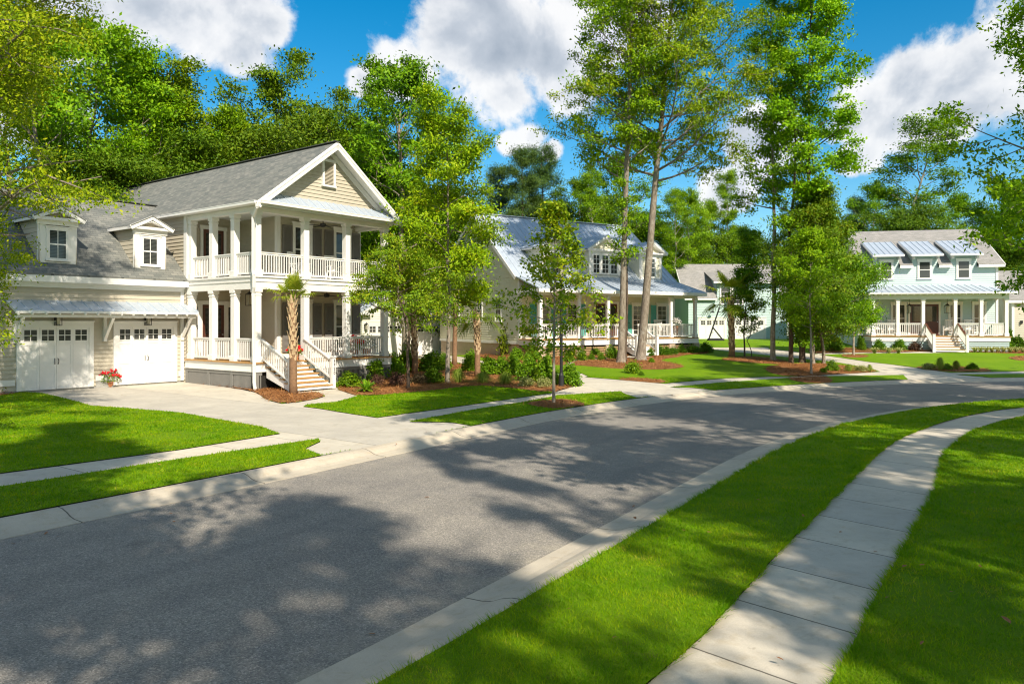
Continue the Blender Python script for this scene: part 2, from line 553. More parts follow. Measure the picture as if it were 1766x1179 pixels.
# ------------------------------------------------------------------ mesh helpers
class MB:
    """collects shapes and links them as ONE mesh object"""

    def __init__(self):
        self.v, self.f, self.uv = [], [], {}

    def quad(self, *p):
        i = len(self.v)
        self.v += [tuple(q) for q in p]
        self.f.append(tuple(range(i, i + len(p))))
        return self

    def box(self, x0, x1, y0, y1, z0, z1):
        i = len(self.v)
        self.v += [(x0, y0, z0), (x1, y0, z0), (x1, y1, z0), (x0, y1, z0), (x0, y0, z1), (x1, y0, z1), (x1, y1, z1), (x0, y1, z1)]
        for q in ((3, 2, 1, 0), (4, 5, 6, 7), (0, 1, 5, 4), (1, 2, 6, 5), (2, 3, 7, 6), (3, 0, 4, 7)):
            self.f.append(tuple(i + k for k in q))
        return self

    def beam(self, p, q, w, h, up=(0, 0, 1)):
        """square bar from p to q, w wide, h high (centred)"""
        p, q, up = Vector(p), Vector(q), Vector(up)
        d = (q - p).normalized()
        s = d.cross(up)
        if s.length < 1e-4:
            s = d.cross(Vector((1, 0, 0)))
        s.normalize()
        t = s.cross(d).normalized()
        i = len(self.v)
        for c in (p, q):
            for a, b in ((-1, -1), (1, -1), (1, 1), (-1, 1)):
                self.v.append(tuple(c + s * (a * w / 2) + t * (b * h / 2)))
        for k in ((0, 1, 2, 3), (7, 6, 5, 4), (0, 4, 5, 1), (1, 5, 6, 2), (2, 6, 7, 3), (3, 7, 4, 0)):
            self.f.append(tuple(i + j for j in k))
        return self

    def prism(self, poly, off):
        """poly: 3-D points of one face; extruded by the vector off"""
        n, i, off = len(poly), len(self.v), Vector(off)
        self.v += [tuple(p) for p in poly] + [tuple(Vector(p) + off) for p in poly]
        self.f.append(tuple(i + k for k in range(n)))
        self.f.append(tuple(i + n + k for k in reversed(range(n))))
        for k in range(n):
            self.f.append((i + k, i + n + k, i + n + (k + 1) % n, i + (k + 1) % n))
        return self

    def slab(self, poly, th):
        """roof slab: poly is the top face, eave edge first; uv in metres along the eave and up the slope"""
        poly = [Vector(p) for p in poly]
        u = (poly[1] - poly[0]).normalized()
        nrm = None
        for k in range(2, len(poly)):
            c = u.cross(poly[k] - poly[0])
            if c.length > 1e-4:
                nrm = c.normalized()
                break
        if nrm.z < 0:
            nrm = -nrm
        w = nrm.cross(u)
        i, n = len(self.v), len(poly)
        self.v += [tuple(p) for p in poly] + [tuple(p - Vector((0, 0, th))) for p in poly]
        self.f.append(tuple(i + k for k in range(n)))
        self.uv[len(self.f) - 1] = [((p - poly[0]).dot(u) + poly[0].x * 0.37, (p - poly[0]).dot(w)) for p in poly]
        self.f.append(tuple(i + n + k for k in reversed(range(n))))
        for k in range(n):
            self.f.append((i + k, i + n + k, i + n + (k + 1) % n, i + (k + 1) % n))
        return self

    def seams(self, a, b, c, d, step, h=0.035, w=0.03):
        """standing seams on the slope a-b (eave) to d-c (top)"""
        a, b, c, d = map(Vector, (a, b, c, d))
        k = max(1, round((b - a).length / step))
        for i in range(k + 1):
            t = i / k
            p, q = a.lerp(b, t), d.lerp(c, t)
            up = (b - a).cross(d - a).normalized()
            if up.z < 0:
                up = -up
            self.beam(p + up * (h / 2 - .004), q + up * (h / 2 - .004), w, h, up)
        return self

    def tube(self, pts, rad, n=8, cap=True, jit=0.0, rng=None):
        pts = [Vector(p) for p in pts]
        i0 = len(self.v)
        ref = Vector((0.31, 0.95, 0.1))
        for k, p in enumerate(pts):
            d = (pts[min(k + 1, len(pts) - 1)] - pts[max(k - 1, 0)])
            d = d.normalized() if d.length > 1e-6 else Vector((0, 0, 1))
            s = d.cross(ref)
            if s.length < 0.1:
                s = d.cross(Vector((1, 0, 0)))
            s.normalize()
            t = d.cross(s)
            for j in range(n):
                a = 2 * math.pi * j / n
                r = rad[k] * (1 + (rng.uniform(-jit, jit) if rng and jit else 0))
                self.v.append(tuple(p + s * (math.cos(a) * r) + t * (math.sin(a) * r)))
        for k in range(len(pts) - 1):
            for j in range(n):
                a, b = i0 + k * n + j, i0 + k * n + (j + 1) % n
                self.f.append((a, b, b + n, a + n))
        if cap:
            self.f.append(tuple(i0 + j for j in reversed(range(n))))
            self.f.append(tuple(i0 + (len(pts) - 1) * n + j for j in range(n)))
        return self

    def disc(self, c, r, z0, z1, n=12):
        """upright cylinder"""
        return self.tube([(c[0], c[1], z0), (c[0], c[1], z1)], [r, r], n)

    def build(self, name, m, parent=None, loc=(0, 0, 0), rot=0.0, smooth=False, bevel=0.0):
        me = bpy.data.meshes.new(name)
        me.from_pydata(self.v, [], self.f)
        if self.uv:
            l = me.uv_layers.new(name='uv')
            for fi, co in self.uv.items():
                for li, c in zip(me.polygons[fi].loop_indices, co):
                    l.data[li].uv = c
        bm = bmesh.new()
        bm.from_mesh(me)
        bmesh.ops.recalc_face_normals(bm, faces=bm.faces)
        bm.to_mesh(me)
        bm.free()
        if smooth:
            me.polygons.foreach_set('use_smooth', [True] * len(me.polygons))
        me.materials.append(MATS[m])
        o = bpy.data.objects.new(name, me)
        COL.objects.link(o)
        o.parent = parent
        o.location = loc
        o.rotation_euler = (0, 0, rot)
        if bevel:
            b = o.modifiers.new('bevel', 'BEVEL')
            b.width, b.segments, b.limit_method = bevel, 1, 'ANGLE'
        return o


def tag(o, label=None, cat=None, group=None, kind=None):
    for k, v in (('label', label), ('category', cat), ('group', group), ('kind', kind)):
        if v:
            o[k] = v
    return o


def thing(name, label, cat, loc=(0, 0, 0), rot=0.0, group=None):
    o = bpy.data.objects.new(name, None)
    COL.objects.link(o)
    o.location, o.rotation_euler = loc, (0, 0, rot)
    o.empty_display_size = 0.2
    return tag(o, label, cat, group)


KIDS = {}


def copy_thing(src, loc, rot=0.0, scale=(1, 1, 1), label=None, group=None, tint=None):
    """a copy of a thing with copies of its parts and their sub-parts (mesh data shared)"""
    def cp(o, par):
        c = o.copy()
        COL.objects.link(c)
        c.parent = par
        if tint is not None and c.type == 'MESH':
            c.color = (*tint, 1)
        for ch in KIDS.setdefault(o.name, [x for x in COL.objects if x.parent == o]):
            cp(ch, c)
        return c
    c = cp(src, None)
    c.location, c.rotation_euler, c.scale = loc, (0, 0, rot), scale
    if label:
        c['label'] = label
    if group:
        c['group'] = group
    return c


def np_mesh(name, V, nper, m, smooth=False):
    """mesh of len(V)/nper separate faces of nper corners each (leaves, blades)"""
    me = bpy.data.meshes.new(name)
    nv = len(V)
    nf = nv // nper
    me.vertices.add(nv)
    me.vertices.foreach_set('co', np.asarray(V, np.float32).ravel())
    me.loops.add(nv)
    me.loops.foreach_set('vertex_index', np.arange(nv, dtype=np.int32))
    me.polygons.add(nf)
    me.polygons.foreach_set('loop_start', np.arange(0, nv, nper, dtype=np.int32))
    me.polygons.foreach_set('loop_total', np.full(nf, nper, np.int32))
    me.update(calc_edges=True)
    me.materials.append(MATS[m])
    return me


# ------------------------------------------------------------------ the street and the lie of the land
def smooth_line(P, step=0.6):
    P = [np.array(p, float) for p in P]
    out = []
    for i in range(len(P) - 1):
        p0 = P[i - 1] if i > 0 else 2 * P[0] - P[1]
        p3 = P[i + 2] if i + 2 < len(P) else 2 * P[-1] - P[-2]
        p1, p2 = P[i], P[i + 1]
        n = max(1, int(np.linalg.norm(p2 - p1) / step))
        for k in range(n):
            t = k / n
            out.append(0.5 * ((2 * p1) + (-p0 + p2) * t + (2 * p0 - 5 * p1 + 4 * p2 - p3) * t * t + (-p0 + 3 * p1 - 3 * p2 + p3) * t ** 3))
    out.append(P[-1])
    return np.array(out)


def offset_line(L, d):
    """line moved d to its left"""
    T = np.gradient(L, axis=0)
    T /= np.linalg.norm(T, axis=1)[:, None]
    return L + d * np.stack([-T[:, 1], T[:, 0]], 1)


LEFT = smooth_line([(-45.0, -46.0), (-20.0, -9.0), (-9.88, 6.04), (-7.03, 10.27), (-5.5, 12.5), (-3.83, 15.03), (-2.35, 17.3), (-0.7, 19.9), (1.45, 22.95), (4.41, 26.4), (8.1, 29.6), (13.2, 32.7), (18.66, 35.1), (24.6, 36.4), (33, 37.2), (45, 37.0), (62, 34), (90, 26)])
RIGHT = smooth_line([(-38.5, -49.5), (-14.5, -13.5), (-4.3, 0.75), (-1.017, 5.5), (0.262, 7.45), (2.1, 10.3), (3.95, 13.2), (5.95, 16.2), (8.81, 19.75), (10.9, 21.75), (13.6, 23.9), (17.98, 26.3), (25, 28.7), (34, 30.2), (45, 30.2), (61, 27.2), (88, 19.2)])


def sdist(L, X, Y):
    """signed distance to line L, positive on its left"""
    X, Y = np.atleast_1d(np.asarray(X, float)), np.atleast_1d(np.asarray(Y, float))
    best, sg = np.full(X.shape, 1e9), np.ones(X.shape)
    for (ax, ay), (bx, by) in zip(L[:-1], L[1:]):
        dx, dy = bx - ax, by - ay
        t = np.clip(((X - ax) * dx + (Y - ay) * dy) / (dx * dx + dy * dy), 0, 1)
        ex, ey = X - ax - t * dx, Y - ay - t * dy
        q = ex * ex + ey * ey
        m = q < best
        best = np.where(m, q, best)
        sg = np.where(m, np.sign(dx * ey - dy * ex), sg)
    return np.sqrt(best) * sg


LSUB, RSUB = LEFT[::3], RIGHT[::3]


def sstep(a, b, x):
    t = np.clip((x - a) / (b - a), 0, 1)
    return t * t * (3 - 2 * t)


def gz(X, Y):
    """height of the finished ground"""
    X, Y = np.atleast_1d(np.asarray(X, float)), np.atleast_1d(np.asarray(Y, float))
    s = sdist(LSUB, X, Y)
    r = -sdist(RSUB, X, Y)
    k = 0.0125 + 0.036 * sstep(-6.0, 3.5, X)
    zl = 0.12 + k * np.clip(s, 0, 24)
    zr = 0.12 + 0.008 * np.clip(r, 0, 20)
    return np.where(s > -0.35, np.maximum(zl, 0.12), np.where(r > -0.35, np.maximum(zr, 0.12), 0.0))


def g1(x, y):
    return float(gz(x, y)[0])


def G(px, py):
    """where the line of sight through photo pixel (px, py) meets the ground"""
    z = 0.2
    for _ in range(14):
        d = (CAMZ - z) * F / max(py - HZ, 6)
        x = (px - CX) / F * d
        z = 0.5 * z + 0.5 * g1(x, d)
    return (x, d)


def at(px, d):
    """ground point at distance d along the bearing of photo column px"""
    x = (px - CX) / F * d
    return (x, d, g1(x, d))


# ------------------------------------------------------------------ ground sheet to the horizon
def axis(lo, hi, c0, c1, step):
    a = list(np.arange(c0, c1 + 0.01, step))
    k, x = step, c0
    while x > lo:
        k *= 1.35
        x -= k
        a.insert(0, x)
    k, x = step, c1
    while x < hi:
        k *= 1.35
        x += k
        a.append(x)
    return np.array(a)


ax, ay = axis(-1500, 1500, -60, 80, 1.0), axis(-600, 2500, -30, 90, 1.0)
GX, GY = np.meshgrid(ax, ay)
GZ = gz(GX.ravel(), GY.ravel()) - 0.16
me = bpy.data.meshes.new('ground')
nx, ny = len(ax), len(ay)
idx = np.arange(nx * ny).reshape(ny, nx)
faces = np.stack([idx[:-1, :-1], idx[:-1, 1:], idx[1:, 1:], idx[1:, :-1]], -1).reshape(-1, 4)
me.from_pydata(np.stack([GX.ravel(), GY.ravel(), GZ], 1).tolist(), [], faces.tolist())
me.polygons.foreach_set('use_smooth', [True] * len(me.polygons))
me.materials.append(MATS['ground_litter'])
o = bpy.data.objects.new('ground', me)
COL.objects.link(o)
tag(o, kind='structure')


def ribbon(name, A, B, z, m, uvlen=True, lip=0.0, thick=0.0, zfun=None):
    """strip between two lines of equal length; uv.x runs along it in metres, uv.y across 0..1"""
    n = len(A)
    V, Fc, UV = [], [], []
    M = (A + B) / 2
    arc = np.concatenate([[0], np.cumsum(np.linalg.norm(np.diff(M, axis=0), axis=1))])
    NX = 5
    for i in range(n):
        for j in range(NX):
            t = j / (NX - 1)
            p = A[i] * (1 - t) + B[i] * t
            zz = (zfun(p[0], p[1]) if zfun else z)
            V.append((p[0], p[1], zz))
            UV.append((arc[i], t))
    for i in range(n - 1):
        for j in range(NX - 1):
            a = i * NX + j
            Fc.append((a, a + 1, a + NX + 1, a + NX))
    if thick:
        k = len(V)
        for i in range(n):
            for j in (0, NX - 1):
                x, y, zz = V[i * NX + j]
                V.append((x, y, zz - thick))
                UV.append(UV[i * NX + j])
        for i in range(n - 1):
            Fc.append((i * NX, (i + 1) * NX, k + (i + 1) * 2, k + i * 2))
            Fc.append((i * NX + NX - 1, k + i * 2 + 1, k + (i + 1) * 2 + 1, (i + 1) * NX + NX - 1))
    me = bpy.data.meshes.new(name)
    me.from_pydata(V, [], Fc)
    l = me.uv_layers.new(name='uv')
    vi = np.empty(len(me.loops), np.int32)
    me.loops.foreach_get('vertex_index', vi)
    l.data.foreach_set('uv', np.array(UV)[vi].ravel())
    bm = bmesh.new()
    bm.from_mesh(me)
    bmesh.ops.recalc_face_normals(bm, faces=bm.faces)
    if bm.faces[0].normal.z < 0:
        bmesh.ops.reverse_faces(bm, faces=bm.faces)
    bm.to_mesh(me)
    bm.free()
    me.materials.append(MATS[m])
    o = bpy.data.objects.new(name, me)
    COL.objects.link(o)
    tag(o, kind='structure')
    return o


def resample(L, n):
    L = np.asarray(L, float)
    s = np.concatenate([[0], np.cumsum(np.linalg.norm(np.diff(L, axis=0), axis=1))])
    q = np.linspace(0, s[-1], n)
    return np.stack([np.interp(q, s, L[:, 0]), np.interp(q, s, L[:, 1])], 1)


NR = 260
LA, RA = resample(offset_line(LEFT, -0.70), NR), resample(offset_line(RIGHT, 0.70), NR)
ribbon('road', LA, RA, 0.0, 'asphalt')


def curb(name, L, side):
    """rolled kerb swept along the back-of-kerb line; side +1: street lies to the left of the line"""
    prof = [(0, -0.2), (0, 0.118), (0.02, 0.125), (0.14, 0.118), (0.26, 0.085), (0.38, 0.035), (0.50, 0.016), (0.71, 0.008), (0.715, -0.2)]
    V, Fc, UV = [], [], []
    arc = np.concatenate([[0], np.cumsum(np.linalg.norm(np.diff(L, axis=0), axis=1))])
    lines = [offset_line(L, side * p[0]) for p in prof]
    for i in range(len(L)):
        for j, p in enumerate(prof):
            V.append((lines[j][i][0], lines[j][i][1], p[1]))
            UV.append((arc[i], p[0]))
    n = len(prof)
    for i in range(len(L) - 1):
        for j in range(n - 1):
            a = i * n + j
            Fc.append((a, a + 1, a + n + 1, a + n))
    me = bpy.data.meshes.new(name)
    me.from_pydata(V, [], Fc)
    l = me.uv_layers.new(name='uv')
    for lp in me.loops:
        l.data[lp.index].uv = UV[lp.vertex_index]
    bm = bmesh.new()
    bm.from_mesh(me)
    bmesh.ops.recalc_face_normals(bm, faces=bm.faces)
    bm.to_mesh(me)
    bm.free()
    me.materials.append(MATS['curb_concrete'])
    o = bpy.data.objects.new(name, me)
    COL.objects.link(o)
    tag(o, kind='structure')


curb('curb', LEFT, -1)
curb('curb', RIGHT, 1)

# right-hand pavement (edges traced at its own height)
SWL = smooth_line([(-10.5, -9.3), (-3.0, 0.4), (1.0, 5.516), (1.95, 6.876), (3.236, 8.89), (3.9, 9.87), (5.7, 12.6), (7.34, 15.05), (9.1, 17.4), (11.66, 20.1), (13.7, 21.9), (16.4, 23.6), (24, 26.6), (33, 28.0), (45, 28.0)])
SWR = smooth_line([(-9.3, -10.0), (-1.8, -0.35), (2.356, 5.516), (2.85, 6.215), (3.5, 7.21), (4.2, 8.21), (6.80, 12.0), (8.5, 14.75), (9.74, 16.4), (11.42, 18.4), (12.9, 19.9), (15.0, 21.55), (17.5, 22.9), (24.4, 25.3), (33.2, 26.7), (45, 26.7)])
NS = 150
sl, sr = resample(SWL, NS), resample(SWR, NS)
ribbon('sidewalk', sl, sr, 0, 'walk_concrete', thick=0.12, zfun=lambda x, y: g1(x, y) + 0.004)

# ------------------------------------------------------------------ paved areas, beds and lawns (one triangulation, shared edges)
def PX(*pts):
    return [G(*p) for p in pts]


LEFT_IN = [tuple(p) for p in LEFT if p[1] > -14 and p[0] < 60]
drive1 = PX((36, 672), (306, 655.5), (363, 663.5), (415, 671), (440.6, 676.7), (447.8, 680.6), (455, 686), (467.6, 691.7), (486, 696), (515, 693.3), (547, 687.8), (560.5, 683), (545, 676.5), (515, 678), (500, 674), (582, 668), (583, 672), (598, 677), (617.6, 683), (598, 688.6), (579, 693.3), (529.5, 698), (523, 701.3), (552, 705), (607, 714), (655, 721), (700, 713), (745, 719), (706, 727.5), (777, 728.5), (813, 734), (672, 763.5), (554.5, 785.4), (538, 779), (526, 774), (552, 762), (550, 757), (520, 761), (470, 752), (483, 748), (450, 736), (379, 724), (313, 712), (227.5, 705), (156, 699.6), (118.5, 688.7), (71, 678), (38, 676.5))
walk1 = [(-25.6, -7.0), (-24.6, -7.8)]
a0, a1, b0, b1 = G(0, 816.7), G(483, 748), G(0, 840), G(550, 757)
ext = lambda p, q, k: (p[0] + (p[0] - q[0]) * k, p[1] + (p[1] - q[1]) * k)
walk1 = [ext(a0, a1, 2.2), a0, G(308, 776), a1, G(510, 756), b1, G(303, 793), b0, ext(b0, b1, 2.2)]
walk2 = PX((640, 723), (653.4, 720), (949, 678.5), (995, 664), (1069, 655.4), (1148, 661.5), (1160, 660), (1251, 652.4), (1326, 649.7), (1360, 650), (1432, 646), (1518, 641), (1560, 643), (1640, 642.7), (1700, 641.5), (1766, 640), (1900, 638), (1900, 643.5), (1766, 644.6), (1646, 645.7), (1600, 648), (1558, 646.6), (1424, 648.8), (1356.5, 651.8), (1251, 659), (1153, 667.7), (1110, 671), (1070, 675), (961, 682), (900, 694), (832, 704), (706, 727), (680, 728))
drive2 = PX((1097, 686.2), (1234, 672.3), (1190, 668.5), (1153, 667.5), (1140, 661), (1069, 655), (1001.7, 649.7), (930, 638.5), (850, 626), (800, 616), (767, 612), (634, 611), (700, 616), (790, 625), (830, 640), (900, 651), (985, 657.5), (1000, 664), (1024, 669.5), (1040, 673), (1070, 675), (1076, 678.5))
drive3 = PX((1566, 654.5), (1718, 653.2), (1696, 650), (1646, 645.7), (1640, 642.7), (1572, 633), (1542, 629), (1500, 624.3), (1409, 611), (1326, 601.5), (1325, 599), (1207, 599), (1243, 604.5), (1288.5, 609), (1364, 616.6), (1439, 624), (1500, 635), (1518, 641), (1540, 643.5), (1558, 646.8))
walk3 = PX((1001, 651), (1000, 648), (985, 640), (975, 629), (985, 620.5), (1030, 617.5), (1080, 615.5), (1084, 613), (1124, 611), (1124, 615.5), (1083, 617.8), (1035, 620), (992, 623), (984, 629), (993, 639), (1015, 649.5))
walk4 = PX((1404, 609.2), (1500, 607.4), (1560, 607.2), (1604, 605.6), (1664, 605.6), (1668, 607.8), (1604, 609), (1560, 609.2), (1500, 609.6), (1412, 611.5))
bedA = PX((583, 669), (583, 672), (598, 677), (617.8, 683.6), (696, 678.5), (750, 673.4), (818, 665), (866, 667.7), (949, 678.5), (1024, 669.5), (1000, 664), (985, 657.5), (900, 651), (830, 640), (790, 625), (700, 618), (672, 628), (625, 634))
bedP = PX((300, 655), (363, 663.5), (415, 671), (440.6, 676.7), (447.8, 680.6), (455, 686), (467.6, 691.7), (486, 696), (515, 693.3), (547, 687.8), (560.5, 683), (545, 676.5), (500, 674), (460, 666), (400, 656), (330, 648))
bedB = PX((960, 630), (1000, 630.5), (1036, 634), (1082, 637), (1143.5, 638), (1183, 633.5), (1171, 628), (1140, 623.6), (1143.5, 619), (1172.5, 616), (1174, 613), (1230, 609), (1225, 601), (1160, 603), (1050, 608), (905, 614), (800, 606), (770, 604), (800, 611), (850, 621), (905, 629))
bedC = PX((1236, 619.6), (1275, 624.5), (1311, 627), (1371, 630), (1360, 624), (1326, 616.6), (1281, 615.2))
bedD = PX((1319, 635.4), (1322, 640), (1334, 645), (1360, 649.7), (1432, 646), (1518.6, 641), (1496, 637), (1439, 628), (1400, 626.5), (1371, 627), (1335, 630))
moundD = PX((1356, 652), (1372, 658), (1402, 661.6), (1441, 659.5), (1424, 648.6), (1395, 646))
bedE = PX((903, 695.5), (925, 702), (964, 705.8), (990, 702), (1013.6, 699), (990, 691), (961, 688))
bedF = PX((1069, 653.5), (1072, 657.5), (1110, 661), (1148, 660.5), (1146, 656.5), (1115, 653), (1085, 651.5))
bedG = PX((1395, 608), (1412, 611), (1500, 608.6), (1560, 608.8), (1604, 607.2), (1664, 607), (1766, 610.5), (1900, 611), (1900, 601), (1600, 601), (1395, 600))
bedH = PX((1573, 634.5), (1640, 641.8), (1690, 641.2), (1715, 640), (1690, 634.5), (1640, 631.5), (1600, 631))
bedI = PX((1736, 616.5), (1750, 621), (1766, 622.5), (1810, 622), (1800, 615), (1766, 613.5))
bedJ = PX((1447, 613), (1462, 617), (1495, 616.5), (1497, 613), (1470, 611))
bedK = PX((-30, 676), (-30, 684), (0, 683), (33, 677.5), (36, 672), (0, 668))
REG = [('road', [tuple(p) for p in LEFT] + [tuple(p) for p in RIGHT[::-1]]),
       ('pave_r', [tuple(p) for p in sl] + [tuple(p) for p in sr[::-1]]),
       ('driveway', drive1), ('driveway', drive2), ('driveway', drive3), ('sidewalk', walk1), ('sidewalk', walk2),
       ('footpath', walk3), ('footpath', walk4),
       ('mulch_bed', bedP), ('mulch_bed', bedA), ('mulch_bed', bedE), ('mulch_bed', bedF), ('mulch_bed', bedB), ('mulch_bed', bedC), ('mulch_bed', moundD), ('mulch_bed', bedD), ('mulch_bed', bedG), ('mulch_bed', bedH), ('mulch_bed', bedI), ('mulch_bed', bedJ), ('mulch_bed', bedK)]


def subdiv(P, step):
    out = []
    for i in range(len(P)):
        a, b = np.array(P[i]), np.array(P[(i + 1) % len(P)])
        n = max(1, int(np.linalg.norm(b - a) / step))
        out += [tuple(a + (b - a) * k / n) for k in range(n)]
    return out


def round_poly(P):
    """one Chaikin pass: takes the hard corners off a traced bed edge"""
    out = []
    for i in range(len(P)):
        a, b = np.array(P[i]), np.array(P[(i + 1) % len(P)])
        out += [tuple(a * 0.75 + b * 0.25), tuple(a * 0.25 + b * 0.75)]
    return out


REG = [(n, round_poly(P) if n == 'mulch_bed' else P) for n, P in REG]
XA, XB, YA, YB = -46, 66, -12, 76
vv, ee = [], []
for nm, P in REG:
    if nm == 'road':
        for L in (LEFT, RIGHT):
            i = len(vv)
            vv += [tuple(p) for p in L]
            ee += [(i + k, i + k + 1) for k in range(len(L) - 1)]
        continue
    Q = subdiv(P, 0.8)
    i = len(vv)
    vv += Q
    ee += [(i + k, i + (k + 1) % len(Q)) for k in range(len(Q))]
rg = random.Random(4)
x = XA
while x <= XB:
    y = YA
    while y <= YB:
        vv.append((x + rg.uniform(-.2, .2), y + rg.uniform(-.2, .2)))
        y += 1.3
    x += 1.3
cv, ce, cf, *_ = delaunay_2d_cdt([Vector(v) for v in vv], ee, [], 0, 1e-4)
CV = np.array([(v.x, v.y) for v in cv])
TRI = np.array([f for f in cf if len(f) == 3])
CEN = CV[TRI].mean(1)


def inside(P, X, Y):
    P = np.asarray(P, float)
    c = np.zeros(len(X), bool)
    j = len(P) - 1
    for i in range(len(P)):
        (xi, yi), (xj, yj) = P[i], P[j]
        if yi != yj:
            c ^= ((yi > Y) != (yj > Y)) & (X < (xj - xi) * (Y - yi) / (yj - yi) + xi)
        j = i
    return c


lab = np.full(len(TRI), -1)
for k, (nm, P) in enumerate(REG):
    m = (lab < 0) & inside(P, CEN[:, 0], CEN[:, 1])
    lab[m] = k
keep = (CEN[:, 0] > XA) & (CEN[:, 0] < XB) & (CEN[:, 1] > YA) & (CEN[:, 1] < YB)
CZ = gz(CV[:, 0], CV[:, 1])
LS = sdist(LSUB, CEN[:, 0], CEN[:, 1])


def region(name, mask, m, lift, rough=0.0, uv=None):
    T = TRI[mask & keep]
    if not len(T):
        return None
    u, inv = np.unique(T, return_inverse=True)
    P = CV[u]
    Z = CZ[u] + lift
    if rough:
        rr = np.random.default_rng(5)
        Z = Z + rr.uniform(-rough, rough, len(Z))
    me = bpy.data.meshes.new(name)
    me.from_pydata(np.column_stack([P, Z]).tolist(), [], inv.reshape(-1, 3).tolist())
    if uv is not None:
        l = me.uv_layers.new(name='uv')
        vi = np.empty(len(me.loops), np.int32)
        me.loops.foreach_get('vertex_index', vi)
        l.data.foreach_set('uv', uv(P)[vi].ravel())
    bm = bmesh.new()
    bm.from_mesh(me)
    for f in bm.faces:
        if f.normal.z < 0:
            f.normal_flip()
    bm.to_mesh(me)
    bm.free()
    me.polygons.foreach_set('use_smooth', [True] * len(me.polygons))
    me.materials.append(MATS[m])
    o = bpy.data.objects.new(name, me)
    COL.objects.link(o)
    tag(o, kind='structure')
    return o


DIRS = np.array([0.56, 0.83])
uvs = lambda P: np.column_stack([P @ DIRS, P @ np.array([-0.83, 0.56])])
ks = lambda nm: np.isin(lab, [i for i, (q, _) in enumerate(REG) if q == nm])
k_of = lambda P: [i for i, (q, p) in enumerate(REG) if p is P][0]
for k, (nm, P) in enumerate(REG):
    if nm in ('driveway', 'sidewalk', 'footpath'):
        region(nm, lab == k, 'strip_concrete' if nm == 'sidewalk' else 'drive_concrete', 0.0, uv=uvs)
region('mulch_bed', ks('mulch_bed'), 'pine_straw', 0.025, 0.02)
lawn_l = (lab == -1) & (LS > 0)
lawn_r = (lab == -1) & (LS < 0)
region('lawn', lawn_l, 'lawn', 0.018)
region('lawn', lawn_r, 'lawn', 0.018)

